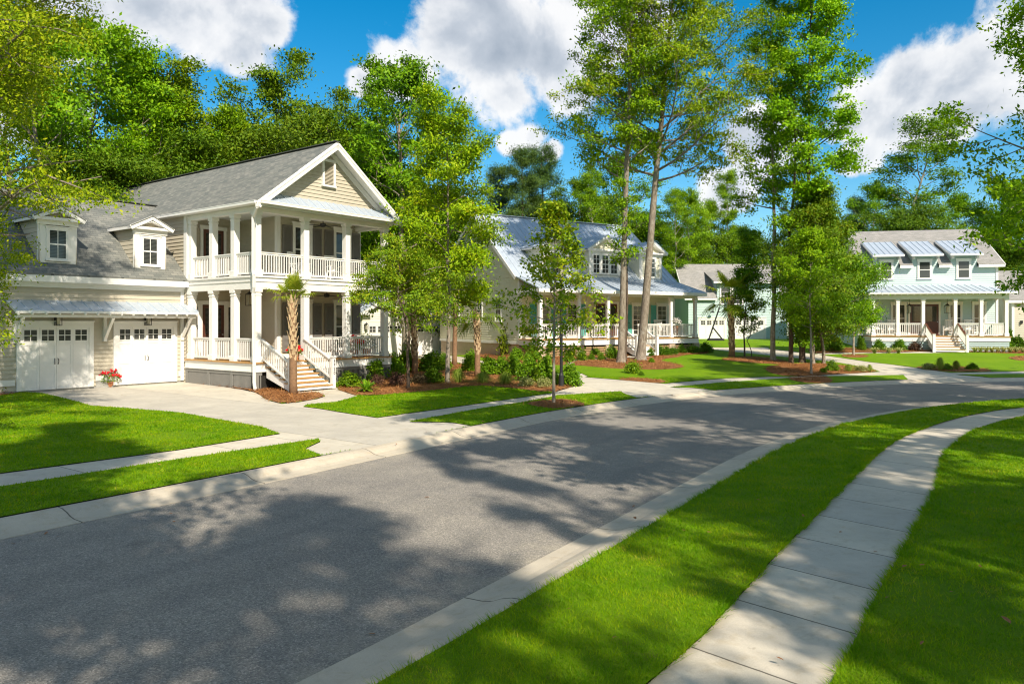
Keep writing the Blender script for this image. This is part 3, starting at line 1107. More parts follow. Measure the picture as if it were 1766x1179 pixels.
# ------------------------------------------------------------------ house kit
class House:
    """root Empty; local x along the front (left to right), y to the back, mesh z = world z"""

    def __init__(self, name, label, cat, origin, ux, uy, z0):
        self.rot = math.atan2(uy, ux)
        self.z0 = z0
        self.root = thing(name, label, cat, (origin[0], origin[1], z0), self.rot)
        self.o, self.u = origin, (math.cos(self.rot), math.sin(self.rot))

    def world(self, x, y):
        return (self.o[0] + self.u[0] * x - self.u[1] * y, self.o[1] + self.u[1] * x + self.u[0] * y)

    def part(self, name, mb, m, loc=(0, 0, 0), rot=0.0, smooth=False, bevel=0.0):
        return mb.build(name, m, self.root, (loc[0], loc[1], loc[2] - self.z0), rot, smooth, bevel)

    # every wall kit below is modelled facing local -y, x from 0 to its length, and turned into place
    def siding(self, p, rot, L, z0, z1, m, lim=None, name='wall', course=0.15, thick=0.12):
        mb = MB()
        lim = lim or (lambda z: (0.0, L))
        z = z0
        while z < z1 - 0.01:
            zb = min(z + course, z1)
            a0, a1 = lim(z)
            b0, b1 = lim(zb)
            if b1 - b0 > 0.03 or a1 - a0 > 0.06:
                mb.quad((a0, -0.032, z), (a1, -0.032, z), (max(b1, b0), -0.004, zb), (min(b0, b1), -0.004, zb))
                mb.quad((a0, 0, z), (a1, 0, z), (a1, -0.032, z), (a0, -0.032, z))
            z = zb
        a, b = lim(z0), lim(z1)
        poly = [(a[0], 0, z0), (a[1], 0, z0), (b[1], 0, z1)] + ([(b[0], 0, z1)] if b[1] - b[0] > 0.02 else [])
        mb.prism(poly, (0, thick, 0))
        return self.part(name, mb, m, (p[0], p[1], 0), rot)

    def window(self, p, rot, w, z0, z1, grid=(2, 2), double=True, trim=0.1, head=0.16, m='white_paint', name='window'):
        """centred on p; w is the glass width; casing proud of the siding"""
        mb = MB()
        h = w / 2
        mb.box(-h - trim, -h, -0.055, 0.0, z0 - 0.02, z1)
        mb.box(h, h + trim, -0.055, 0.0, z0 - 0.02, z1)
        mb.box(-h - trim - 0.02, h + trim + 0.02, -0.06, 0.0, z1, z1 + head)
        mb.box(-h - trim - 0.05, h + trim + 0.05, -0.085, 0.0, z1 + head, z1 + head + 0.035)
        mb.box(-h - trim - 0.03, h + trim + 0.03, -0.09, 0.0, z0 - 0.075, z0 - 0.02)
        win = self.part(name, mb, m, (p[0], p[1], 0), rot)
        sash = MB()
        b, d = 0.04, 0.024
        sash.box(-h, h, -0.045, -0.015, z0 - 0.02, z0 + b)
        sash.box(-h, h, -0.045, -0.015, z1 - b, z1)
        sash.box(-h, -h + b, -0.045, -0.015, z0 + b, z1 - b)
        sash.box(h - b, h, -0.045, -0.015, z0 + b, z1 - b)
        zm = (z0 + z1) / 2
        if double:
            sash.box(-h + b, h - b, -0.05, -0.012, zm - 0.025, zm + 0.025)
        for i in range(1, grid[0]):
            x = -h + w * i / grid[0]
            sash.box(x - d / 2, x + d / 2, -0.04, -0.018, z0 + b, z1 - b)
        for a, c in (((z0, zm), (zm, z1)) if double else ((z0, z1),)):
            for i in range(1, grid[1]):
                z = a + (c - a) * i / grid[1]
                sash.box(-h + b, h - b, -0.039, -0.017, z - d / 2, z + d / 2)
        sash.build('sash', m if m != 'glass' else 'white_paint', win)
        MB().box(-h + 0.005, h - 0.005, -0.028, -0.006, z0, z1 - 0.005).build('pane', 'glass', win)
        return win

    def shutter(self, p, rot, w, z0, z1, m, label=None):
        mb = MB()
        h, b = w / 2, 0.055
        mb.box(-h, h, -0.065, -0.03, z0, z1)
        for x0, x1 in ((-h, -h + b), (h - b, h)):
            mb.box(x0, x1, -0.085, -0.065, z0, z1)
        zm = z0 + (z1 - z0) * 0.42
        for a, c in ((z0, z0 + .09), (zm - .045, zm + .045), (z1 - .09, z1)):
            mb.box(-h + b, h - b, -0.085, -0.065, a, c)
        z = z0 + 0.12
        while z < z1 - 0.12:
            if abs(z - zm) > 0.07:
                mb.quad((-h + b, -0.082, z), (h - b, -0.082, z), (h - b, -0.066, z + 0.045), (-h + b, -0.066, z + 0.045))
            z += 0.05
        sh = self.part('shutter', mb, m, (p[0], p[1], 0), rot)
        MB().box(-0.10, 0.03, -0.1, -0.085, zm - 0.02, zm + 0.02).build('shutter_dog', 'black_metal', sh)

    def column(self, x, y, z0, z1, w=0.24, m='white_paint', name='column'):
        h = w / 2
        mb = MB()
        mb.box(x - h, x + h, y - h, y + h, z0, z1)
        e = h + 0.035
        mb.box(x - e, x + e, y - e, y + e, z0 + 0.002, z0 + 0.22)
        mb.box(x - e, x + e, y - e, y + e, z1 - 0.12, z1 - 0.002)
        e = h + 0.02
        mb.box(x - e, x + e, y - e, y + e, z1 - 0.24, z1 - 0.19)
        return self.part(name, mb, m, bevel=0.008)

    def railing(self, p, q, z, h=0.9, m='white_paint', step=0.115, zq=None, name='railing', w=0.032, cap=None):
        """between two posts; zq: deck height at q (a stair rail slopes)"""
        zq = z if zq is None else zq
        mb = MB()
        P, Q = Vector((p[0], p[1], z)), Vector((q[0], q[1], zq))
        L = (Vector((q[0], q[1])) - Vector((p[0], p[1]))).length
        up = Vector((0, 0, 1))
        mb.beam(P + up * (h - 0.02), Q + up * (h - 0.02), 0.10, 0.04)
        mb.beam(P + up * (h - 0.075), Q + up * (h - 0.075), 0.045, 0.07)
        mb.beam(P + up * 0.10, Q + up * 0.10, 0.05, 0.07)
        n = max(1, int(L / step))
        for i in range(n):
            c = P.lerp(Q, (i + 0.5) / n)
            mb.box(c.x - w / 2, c.x + w / 2, c.y - w / 2, c.y + w / 2, c.z + 0.13, c.z + h - 0.1)
        r = self.part(name, mb, m)
        if cap:
            MB().beam(P + up * (h + 0.012), Q + up * (h + 0.012), 0.12, 0.024).build('handrail', cap, r)
        return r

    def stairs(self, x0, x1, y, z_top, z_bot, n, run, tread, riser='white_paint', skirt='white_paint'):
        """descends towards -y from the deck edge at y"""
        rise = (z_top - z_bot) / n
        tm, rm = MB(), MB()
        for i in range(n):
            zt = z_top - rise * (i + 1)
            yy = y - run * i
            rm.box(x0, x1, yy - 0.0, yy + 0.03, zt + 0.001, zt + rise - (0.035 if i else 0.0) - 0.001)
            if i < n - 1:
                tm.box(x0 - 0.06, x1 + 0.06, yy - run - 0.035, yy - 0.002, zt - 0.035, zt)
        s = self.part('stairs', rm, riser)
        tm.build('treads', tread, s)
        st = MB()
        D = run * (n - 1)
        for x in (x0 - 0.03, x1 - 0.02):
            st.prism([(x, y, z_top - 0.05 - rise), (x, y, z_top - 0.42 - rise), (x, y - D + 0.35, z_bot), (x, y - D - 0.03, z_bot), (x, y - D - 0.03, z_bot + rise - 0.04)], (0.05, 0, 0))
        st.build('stringer', skirt, s)
        return s

    def garage_door(self, p, rot, w, z0, z1, lites=4, xbrace=False, trim=0.16, brow=None):
        h = w / 2
        dz = z1 - z0
        d = MB().box(-h, h, -0.02, 0.03, z0, z1)
        for i in range(4):
            a, b = -h + w * i / 4, -h + w * (i + 1) / 4
            for z_a, z_b in ((z0, z0 + 0.05), (z0 + dz * .36, z0 + dz * .36 + .07), (z1 - dz * .285, z1 - dz * .285 + 0.06), (z1 - 0.07, z1)):
                d.box(a + 0.005, b - 0.005, -0.034, -0.02, z_a, z_b)
            d.box(a + 0.005, a + 0.07, -0.036, -0.02, z0 + .002, z1 - .002)
            d.box(b - 0.07, b - 0.005, -0.036, -0.02, z0 + .002, z1 - .002)
        if xbrace:
            for i in (0, 2):
                a = -h + w * i / 4 + 0.06
                b = a + w / 2 - 0.12
                s = 1 if i == 0 else -1
                d.beam(((a, b)[s < 0], -0.03, z0 + .08), ((b, a)[s < 0], -0.03, z1 - dz * .29), 0.06, 0.03, (0, -1, 0))
        door = self.part('garage_door', d, 'white_paint', (p[0], p[1], 0), rot)
        for i in range(lites):
            a, b = -h + w * (i + .5) / lites - w / lites * .36, -h + w * (i + .5) / lites + w / lites * .36
            la, lb = z1 - dz * .215, z1 - 0.085
            win = MB()
            win.box(a - .03, a, -.045, -.02, la - .03, lb + .03).box(b, b + .03, -.045, -.02, la - .03, lb + .03)
            win.box(a, b, -.045, -.02, la - .03, la).box(a, b, -.045, -.02, lb, lb + .03)
            win.box((a + b) / 2 - .012, (a + b) / 2 + .012, -.042, -.022, la, lb).box(a, b, -.041, -.023, (la + lb) / 2 - .012, (la + lb) / 2 + .012)
            wn = win.build('door_window', 'white_paint', door)
            MB().box(a, b, -.033, -.021, la, lb).build('pane', 'glass', wn)
        hd = MB()
        for sx in (-1, 1):
            hd.tube([(sx * .05, -.035, z0 + dz * .40), (sx * .065, -.075, z0 + dz * .43), (sx * .065, -.075, z0 + dz * .47), (sx * .05, -.035, z0 + dz * .50)], [.014] * 4, 6)
        hd.build('handle', 'black_metal', door)
        t = MB()
        t.box(-h - trim, -h, -0.06, 0.04, z0, z1 + .0).box(h, h + trim, -0.06, 0.04, z0, z1)
        t.box(-h - trim, h + trim, -0.065, 0.04, z1, z1 + .2)
        t.box(-h - trim - .03, h + trim + .03, -0.10, 0.0, z1 + .2, z1 + .24)
        t.build('door_frame', 'white_paint', door)
        return door

    def door(self, p, rot, w, z0, z1, m='door_brown', lite=True, leaves=1, trim=0.12):
        h = w / 2
        lw = w / leaves
        d = MB()
        panes = MB()
        for i in range(leaves):
            a, b = -h + lw * i, -h + lw * (i + 1)
            d.box(a + .004, b - .004, -0.03, 0.0, z0, z1)
            st = 0.13
            d.box(a + .004, a + st, -.045, -.03, z0, z1).box(b - st, b - .004, -.045, -.03, z0, z1)
            for za, zb in ((z0, z0 + .22), (z0 + .85, z0 + 1.0), (z1 - .15, z1)):
                d.box(a + st, b - st, -.045, -.03, za, zb)
            if lite:
                panes.box(a + st, b - st, -.036, -.031, z0 + 1.0, z1 - .15)
        dr = self.part('door', d, m, (p[0], p[1], 0), rot)
        if lite:
            panes.build('pane', 'glass', dr)
        MB().tube([(h - .09, -.05, z0 + .98), (h - .09, -.10, z0 + .98)], [.03, .035], 8).build('handle', 'galvanised', dr)
        t = MB()
        t.box(-h - trim, -h, -.06, .0, z0, z1).box(h, h + trim, -.06, .0, z0, z1).box(-h - trim - .03, h + trim + .03, -.07, 0, z1, z1 + .16)
        t.build('door_frame', 'white_paint', dr)
        return dr

    def lantern(self, x, y, z, rot=0.0, hang=False, s=1.0):
        mb = MB()
        b = .09 * s
        for sx in (-1, 1):
            for sy in (-1, 1):
                mb.box(sx * b - .008, sx * b + .008, sy * b - .008, sy * b + .008, -.17 * s, .17 * s)
        mb.box(-b - .02, b + .02, -b - .02, b + .02, .17 * s, .19 * s).box(-b - .01, b + .01, -b - .01, b + .01, -.19 * s, -.17 * s)
        mb.quad((-b, -b, .19 * s), (b, -b, .19 * s), (0, 0, .29 * s)).quad((b, -b, .19 * s), (b, b, .19 * s), (0, 0, .29 * s)).quad((b, b, .19 * s), (-b, b, .19 * s), (0, 0, .29 * s)).quad((-b, b, .19 * s), (-b, -b, .19 * s), (0, 0, .29 * s))
        if hang:
            mb.tube([(0, 0, .28 * s), (0, 0, .55 * s)], [.01, .01], 5)
        else:
            mb.box(-.05, .05, b, b + .14, -.12, .12).beam((0, b + .1, .05), (0, 0, .27 * s), .02, .02)
        l = self.part('lantern', mb, 'black_metal', (x, y, z), rot)
        MB().box(-b * .55, b * .55, -b * .55, b * .55, -.15 * s, .15 * s).build('lamp_glass', 'lamp_glass', l)

    def dormer(self, x, y, w, z0, z_eave, pitch, roof_m, seam, yback_face, ov=0.28, wall_m='beige_siding', win=None, slope=None, thick=.06):
        """gabled dormer; front face at y; its ridge runs back to where the main slope (z = slope(y)) reaches it"""
        h = w / 2
        zr = z_eave + (h + ov) * pitch
        inv = lambda z: slope[1] + (z - slope[0]) / slope[2]
        d = self.siding((x - h, y), 0, w, z0, z_eave, wall_m, name='dormer_wall')
        # cheeks
        ye = inv(z_eave)
        for sx, rot in ((-1, -math.pi / 2), (1, math.pi / 2)):
            mb = MB()
            X = x + sx * h
            zz = z0
            while zz < z_eave - .01:
                zb = min(zz + .17, z_eave)
                y1, y2 = max(y, inv(zz)), max(y, inv(zb))
                mb.quad((X + sx * .022, y, zz), (X + sx * .022, y1, zz), (X + sx * .004, y2, zb), (X + sx * .004, y, zb))
                mb.quad((X + sx * .022, y, zz), (X + sx * .022, y1, zz), (X, y1, zz), (X, y, zz))
                zz = zb
            mb.prism([(X, y + .001, z0), (X, inv(z0) + .05, z0), (X, ye + .05, z_eave), (X, y + .001, z_eave)], (-sx * .08, 0, 0))
            self.part('cheek', mb, wall_m)
        # tympanum
        tri = lambda z: (h + ov - .12 - (h + ov - .12) * 0 - (zr - .12 - z) / pitch + h - (h + ov - .12), 0)
        lim = lambda z: (max(0, h - (zr - .14 - z) / pitch), min(w, h + (zr - .14 - z) / pitch))
        g = self.siding((x - h, y), 0, w, z_eave, zr - .16, wall_m, lim=lim, name='gable')
        # trim: corner boards, cornice, rake
        t = MB()
        t.box(x - h - .03, x - h + .13, y - .05, y + .0, z0, z_eave).box(x + h - .13, x + h + .03, y - .05, y + .0, z0, z_eave)
        t.box(x - h - ov, x + h + ov, y - ov, y - .001, z_eave - .06, z_eave + .05)
        t.box(x - h - .06, x + h + .06, y - .10, y - .002, z_eave - .22, z_eave - .06)
        for sx in (-1, 1):
            t.beam((x + sx * (h + ov), y - ov - .01, z_eave - .03), (x, y - ov - .01, zr - .03), .05, .17, (0, 0, 1))
            t.beam((x + sx * (h + ov - .2), y - ov * .5, z_eave + .03), (x, y - ov * .5, zr - .18), ov, .04, (0, 0, 1))
            t.beam((x + sx * (h + ov - .03), y - ov + .03, z_eave - .02), (x + sx * (h + ov - .03), inv(z_eave), z_eave - .02), .06, .12)
        self.part('dormer_trim', t, 'white_paint')
        # roof
        r = MB()
        yr = inv(zr) + .1
        for sx in (-1, 1):
            a = (x + sx * (h + ov), y - ov - .04, z_eave + .06)
            b = (x + sx * (h + ov), inv(z_eave + .06) + .1, z_eave + .06)
            c = (x, yr, zr + .06)
            e = (x, y - ov - .04, zr + .06)
            r.slab([a, b, c, e] if sx > 0 else [b, a, e, c], thick)
            if seam:
                n = max(2, round(((h + ov) ** 2 + (zr - z_eave) ** 2) ** .5 / .45))
                L = b[1] - a[1]
                k = int(L / .42)
                for i in range(k + 1):
                    yy = a[1] + .02 + i * .42
                    f = min(1, max(0, 1))
                    # a seam runs from the eave to the ridge at constant y, clipped where the main roof rises
                    t1 = 1.0
                    if yy > b[1]:
                        break
                    r.beam((x + sx * (h + ov), yy, z_eave + .07), (x, yy, zr + .07), .03, .035, (sx * .5, 0, 1))
                for i in range(int((yr - b[1]) / .42)):
                    yy = b[1] + i * .42
                    zlow = slope[0] + (yy - slope[1]) * slope[2]
                    t0 = (zlow - z_eave) / (zr - z_eave)
                    if 0 < t0 < .95:
                        r.beam((x + sx * (h + ov) * (1 - t0), yy, zlow + .07), (x, yy, zr + .07), .03, .035, (sx * .5, 0, 1))
        self.part('dormer_roof', r, roof_m)
        if win:
            n, gw, za, zb, grid = win
            for i in range(n):
                cx = x + (i - (n - 1) / 2) * (gw + .16)
                self.window((cx, y - .032), 0, gw, za, zb, grid, trim=.08, head=.08)

    def gutter(self, p, q, z):
        mb = MB()
        mb.beam((p[0], p[1], z), (q[0], q[1], z), .12, .11).beam((p[0], p[1], z + .045), (q[0], q[1], z + .045), .14, .02)
        self.part('gutter', mb, 'white_paint')


def shade_pot(name, label, x, y, z, group=None, m='terracotta', r=.2, h=.3, flower='red_flower', fr=.35, fh=.4, seed=1, n=60, leaf='shrub_leaf'):
    """flower pot with its plant"""
    rr = random.Random(seed)
    t = thing(name, label, 'flower pot', (x, y, z), 0, group)
    MB().tube([(0, 0, 0), (0, 0, h * .85), (0, 0, h * .86), (0, 0, h)], [r * .7, r * .95, r * 1.08, r * 1.08], 14).build('pot', m, t)
    V = []
    for i in range(520):
        a, q = rr.uniform(0, 6.28), fr * math.sqrt(rr.random())
        c = Vector((math.cos(a) * q, math.sin(a) * q, h + fh * rr.random() * (1 - .5 * (q / fr) ** 2)))
        d = Vector((rr.gauss(0, 1), rr.gauss(0, 1), rr.gauss(.3, .7))).normalized()
        s = d.cross(Vector((rr.gauss(0, 1), rr.gauss(0, 1), 1))).normalized()
        k = rr.uniform(.05, .09)
        V += [tuple(c), tuple(c + d * k * .5 + s * k * .35), tuple(c + d * k), tuple(c + d * k * .5 - s * k * .35)]
    fo = bpy.data.objects.new('foliage', np_mesh('foliage', V, 4, leaf))
    COL.objects.link(fo)
    fo.parent = t
    if flower:
        V = []
        for i in range(n):
            a, q = rr.uniform(0, 6.28), fr * 1.05 * math.sqrt(rr.random())
            c = Vector((math.cos(a) * q, math.sin(a) * q, h + fh * (.55 + .6 * rr.random()) * (1 - .4 * (q / fr) ** 2)))
            for j in range(7):
                d = Vector((rr.gauss(0, 1), rr.gauss(0, 1), rr.gauss(0, 1))).normalized()
                s = d.orthogonal().normalized()
                k = rr.uniform(.05, .085)
                V += [tuple(c), tuple(c + d * k * .5 + s * k * .45), tuple(c + d * k), tuple(c + d * k * .5 - s * k * .45)]
        fl = bpy.data.objects.new('flowers', np_mesh('flowers', V, 4, flower))
        COL.objects.link(fl)
        fl.parent = t
    return t


PI2 = math.pi / 2

# ------------------------------------------------------------------ the beige house with the two-storey porch
H1 = House('beige_house', 'two-storey beige house with stacked white porches and a two-door garage wing', 'house', (-9.6, 28.0), 0.6, 0.8, 0.3)
H = H1
WM = 'beige_siding'
H.siding((2.4, 2.0), 0, 4.45, 1.3, 7.3, WM)
H.siding((2.4, 4.78), -PI2, 2.78, 1.3, 7.3, WM)
H.siding((0, 4.78), 0, 2.4, 1.3, 7.3, WM)
H.siding((0, 17.5), -PI2, 12.72, .3, 7.2, WM)
H.siding((6.85, 2.0), PI2, 15.5, .3, 7.2, WM)
H.siding((6.85, 17.5), math.pi, 6.85, .3, 7.2, WM)
sl1 = .777
lim = lambda z: (max(0.0, 3.43 - (10.0 - z) / sl1), min(6.85, 3.43 + (10.0 - z) / sl1))
H.siding((0, .02), 0, 6.85, 7.40, 9.92, WM, lim=lim, name='gable')
lim2 = lambda z: (max(0.0, 3.43 - (10.0 - z) / sl1), min(6.85, 3.43 + (10.0 - z) / sl1))
H.siding((6.85, 17.5), math.pi, 6.85, 7.2, 9.95, WM, lim=lim2, name='gable')
# corner boards and base boards
for z0, z1 in ((1.3, 4.05), (4.58, 7.25)):
    H.part('corner_board', MB().box(2.35, 2.52, 1.95, 1.99, z0, z1).box(2.35, 2.372, 1.99, 2.12, z0, z1), 'white_paint')
    H.part('corner_board', MB().box(6.72, 6.90, 1.95, 1.985, z0, z1), 'white_paint')
    H.part('base_board', MB().box(2.52, 6.72, 1.955, 1.99, z0, z0 + .18), 'white_paint')
    H.part('base_board', MB().box(.02, 2.37, 4.72, 4.75, z0, z0 + .18), 'white_paint')
H.part('corner_board', MB().box(-.05, -.025, 4.755, 4.93, 4.55, 7.2).box(-.05, .13, 4.70, 4.755, 4.55, 7.2), 'white_paint')
# decks
d = MB()
d.box(-.12, 6.97, -.12, 2.0, 1.255, 1.30).box(-.12, 2.4, 2.001, 4.78, 1.255, 1.30)
H.part('deck', d, 'deck_wood')
b = MB()
b.box(-.06, 6.91, -.06, .0, .94, 1.25).box(-.06, .0, .001, 4.78, .94, 1.25).box(6.85, 6.91, .001, 2.0, .94, 1.25)
b.box(-.085, 6.935, -.085, -.061, .94, 1.0).box(-.085, -.061, -.06, 4.78, .94, 1.0)
H.part('deck_band', b, 'white_paint')
# lattice skirt below the deck: framed panels of vertical slats
def lattice(p, q, z0, z1, n):
    P, Q = Vector(p), Vector(q)
    for i in range(n):
        a, c = P.lerp(Q, i / n), P.lerp(Q, (i + 1) / n)
        mb = MB()
        D = (c - a).normalized()
        L = (c - a).length
        mb.beam((*(a), (z0 + z1) / 2), (*(a + D * .15), (z0 + z1) / 2), .05, z1 - z0)
        mb.beam((*(a + D * .15), z1 - .07), (*c, z1 - .07), .04, .12)
        mb.beam((*(a + D * .15), z0 + .06), (*c, z0 + .06), .04, .12)
        k = int(L / .07)
        for j in range(3, k):
            s = a + D * (j * L / k)
            mb.beam((*s, (z0 + z1) / 2), (*(s + D * .035), (z0 + z1) / 2), .02, z1 - z0 - .2)
        H.part('lattice', mb, 'lattice_grey')
lattice( (-.03, 4.78), (-.03, -.03), .12, .94, 3)
lattice((-.03, -.03), (.25, -.03), .12, .94, 1)
lattice((2.2, -.03), (6.88, -.03), .12, .94, 3)
lattice((6.88, -.03), (6.88, 2.0), .12, .94, 1)
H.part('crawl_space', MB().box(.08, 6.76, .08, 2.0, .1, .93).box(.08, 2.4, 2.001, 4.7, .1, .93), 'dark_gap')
# band between the storeys and its ceiling, upper beam and ceiling
b = MB()
def ring(mb, z0, z1, w=.26, e=0.0):
    mb.box(-e, 6.85 + e, -e, w, z0, z1).box(-e, w, w + .001, 4.78, z0, z1).box(6.85 - w, 6.85 + e, w + .001, 2.0, z0, z1)
ring(b, 4.06, 4.50)
ring(b, 4.34, 4.40, .3, .03)
ring(b, 4.505, 4.58, .3, .05)
H.part('porch_band', b, 'white_paint')
H.part('upper_deck', MB().box(.3, 6.5, .3, 2.0, 4.50, 4.575).box(.3, 2.4, 2.001, 4.78, 4.50, 4.575), 'ceiling_paint')
H.part('porch_ceiling', MB().box(.26, 6.6, .26, 2.0, 4.24, 4.30).box(.26, 2.4, 2.001, 4.78, 4.24, 4.30), 'ceiling_paint')
b = MB()
ring(b, 6.98, 7.22)
ring(b, 7.10, 7.16, .3, .03)
b.box(-.25, 7.10, -.52, -.0, 7.19, 7.23)
b.box(-.25, -.001, .0, 17.5, 7.19, 7.23).box(6.851, 7.1, .0, 17.5, 7.19, 7.23)
b.box(-.28, 7.13, -.55, -.52, 7.10, 7.29)
H.part('cornice', b, 'white_paint')
H.part('upper_ceiling', MB().box(.26, 6.6, .26, 2.0, 7.225, 7.28).box(.26, 2.4, 2.001, 4.78, 7.225, 7.28), 'ceiling_paint')
for z0, z1 in ((1.3, 4.06), (4.58, 6.98)):
    for x, y in ((.15, .15), (2.37, .15), (4.5, .15), (6.68, .15), (.15, 1.55), (.15, 3.05), (.15, 4.62)):
        H.column(x, y, z0, z1, .25)
for z in (1.3, 4.58):
    if z > 2:
        H.railing((.28, .15), (2.24, .15), z)
    H.railing((2.5, .15), (4.37, .15), z)
    H.railing((4.63, .15), (6.55, .15), z)
    H.railing((6.7, .3), (6.7, 1.95), z)
    for a, c in ((.28, 1.42), (1.68, 2.92), (3.18, 4.49)):
        H.railing((.15, a), (.15, c), z)
# openings
for z0, z1 in ((1.62, 3.62), (4.95, 6.88)):
    for cx in (3.62, 5.82):
        H.window((cx, 1.968), 0, .82, z0, z1, (2, 1))
        for s in (-1, 1):
            H.shutter((cx + s * .78, 1.985), 0, .46, z0 - .06, z1 + .02, 'taupe_shutter')
H.door((1.16, 4.748), 0, .95, 4.59, 6.72, leaves=1)
H.door((1.15, 4.748), 0, 1.0, 1.31, 3.55, leaves=1)
for s in (-1, 1):
    H.window((1.15 + s * .78, 4.748), 0, .22, 1.55, 3.5, (1, 1), double=False, trim=.06, name='sidelight')
H.lantern(1.9, 3.2, 3.75, hang=True, s=1.3)
# ceiling fans
for x, y, z in ((4.0, 1.05, 7.22), (4.2, 1.05, 4.24)):
    f = MB().tube([(0, 0, 0), (0, 0, -.22)], [.02, .02], 6)
    f.tube([(0, 0, -.2), (0, 0, -.22), (0, 0, -.34), (0, 0, -.37)], [.05, .12, .12, .06], 12)
    for k in range(5):
        a = k * 2 * math.pi / 5 + .3
        f.beam((.1 * math.cos(a), .1 * math.sin(a), -.29), (.62 * math.cos(a), .62 * math.sin(a), -.31), .13, .012)
    H.part('ceiling_fan', f, 'black_metal', (x, y, z))
# front stairs
st = H.stairs(.42, 2.12, -.12, 1.27, .30, 7, .275, 'deck_wood')
nw = []
for x in (.30, 2.24):
    n_ = MB()
    n_.box(-.075, .075, -.075, .075, .28, 1.45).box(-.1, .1, -.1, .1, 1.45, 1.49).box(-.08, .08, -.08, .08, 1.49, 1.52)
    nw.append(H.part('newel_post', n_, 'white_paint', (x, -1.72, 0), bevel=.006))
    H.railing((x, .03), (x, -1.66), 1.36, .82, zq=.55, name='stair_railing', step=.1)
for k, ch in enumerate('3720'):
    cu = bpy.data.curves.new('house_number', 'FONT')
    cu.body, cu.size, cu.extrude, cu.align_x = ch, .17, .006, 'CENTER'
    cu.materials.append(MATS['black_metal'])
    tmp = bpy.data.objects.new('house_number', cu)
    o = bpy.data.objects.new('house_number', bpy.data.meshes.new_from_object(tmp))
    bpy.data.objects.remove(tmp)
    COL.objects.link(o)
    o.parent = nw[1]
    o.rotation_euler = (PI2, 0, 0)
    o.location = (0, -.083, 1.27 - .155 * k)
# main roof
zE, zR = 7.28, 10.14
r = MB()
r.slab([(-.3, -.58, zE), (-.3, 17.9, zE), (3.43, 17.9, zR), (3.43, -.58, zR)], .07)
r.slab([(7.16, 17.9, zE), (7.16, -.58, zE), (3.43, -.58, zR), (3.43, 17.9, zR)], .07)
roof1 = H.part('roof', r, 'shingle')
MB().beam((3.43, -.58, zR + .012), (3.43, 17.9, zR + .012), .26, .03).build('ridge_cap', 'shingle', roof1)
MB().tube([(1.2, 16.2, 8.2), (1.2, 16.2, 9.55)], [.07, .07], 8).tube([(1.2, 16.2, 9.5), (1.2, 16.2, 9.62)], [.11, .11], 8).build('vent_pipe', 'galvanised', roof1)
# rakes with soffit and bed mould
k_ = MB()
for s in (-1, 1):
    xe = 3.43 + s * 3.72
    k_.beam((xe, -.57, zE - .16), (3.43, -.57, zR - .16), .05, .26, (0, 0, 1))
    k_.beam((xe, -.60, zE - .085), (3.43, -.60, zR - .085), .03, .07, (0, 0, 1))
    k_.beam((xe - s * .1, -.27, zE - .03), (3.43, -.27, zR - .11), .58, .02, (0, 0, 1))
    k_.beam((xe - s * .75, -.02, zE + .30), (3.43, -.02, zR - .28), .05, .2, (0, 0, 1))
H.part('rake_board', k_, 'white_paint')
H.gutter((-.36, -.55), (-.36, 17.6), 7.23)
H.gutter((7.22, -.55), (7.22, 17.6), 7.23)
H.gutter((-.2, -.66), (7.05, -.66), 7.24)
ds = MB()
pts = [(-.36, -.62, 7.15), (-.36, -.62, 7.02), (-.17, -.1, 6.72), (-.17, -.1, 4.72), (-.2, -.2, 4.55), (-.2, -.2, 4.1), (-.17, -.1, 3.9), (-.17, -.16, 1.45), (-.22, -.24, 1.2), (-.22, -.24, .55), (-.36, -.5, .36)]
for a, c in zip(pts[:-1], pts[1:]):
    ds.beam(a, c, .085, .075, (1, .3, 0))
H.part('downspout', ds, 'white_paint')
# pent roof across the gable
pr = MB()
A, B, C, D_ = (-.1, -.62, 7.30), (6.96, -.62, 7.30), (6.55, -.03, 7.72), (.30, -.03, 7.72)
pr.slab([A, B, C, D_], .04)
pr.seams((.3, -.62, 7.30), (6.55, -.62, 7.30), (6.55, -.03, 7.72), (.3, -.03, 7.72), .42)
H.part('pent_roof', pr, 'metal_roof')
# louvred gable vent
v = MB()
cx, z0, z1, h = 3.40, 8.42, 9.38, .24
v.box(cx - h - .09, cx - h, -.10, 0, z0, z1).box(cx + h, cx + h + .09, -.10, 0, z0, z1).box(cx - h - .11, cx + h + .11, -.11, 0, z1, z1 + .1).box(cx - h - .12, cx + h + .12, -.12, 0, z0 - .07, z0)
gv = H.part('gable_vent', v, 'white_paint')
lv = MB()
z = z0
while z < z1 - .03:
    lv.quad((cx - h, -.07, z), (cx + h, -.07, z), (cx + h, -.02, z + .055), (cx - h, -.02, z + .055))
    z += .055
lv.build('louvres', 'beige_siding', gv)

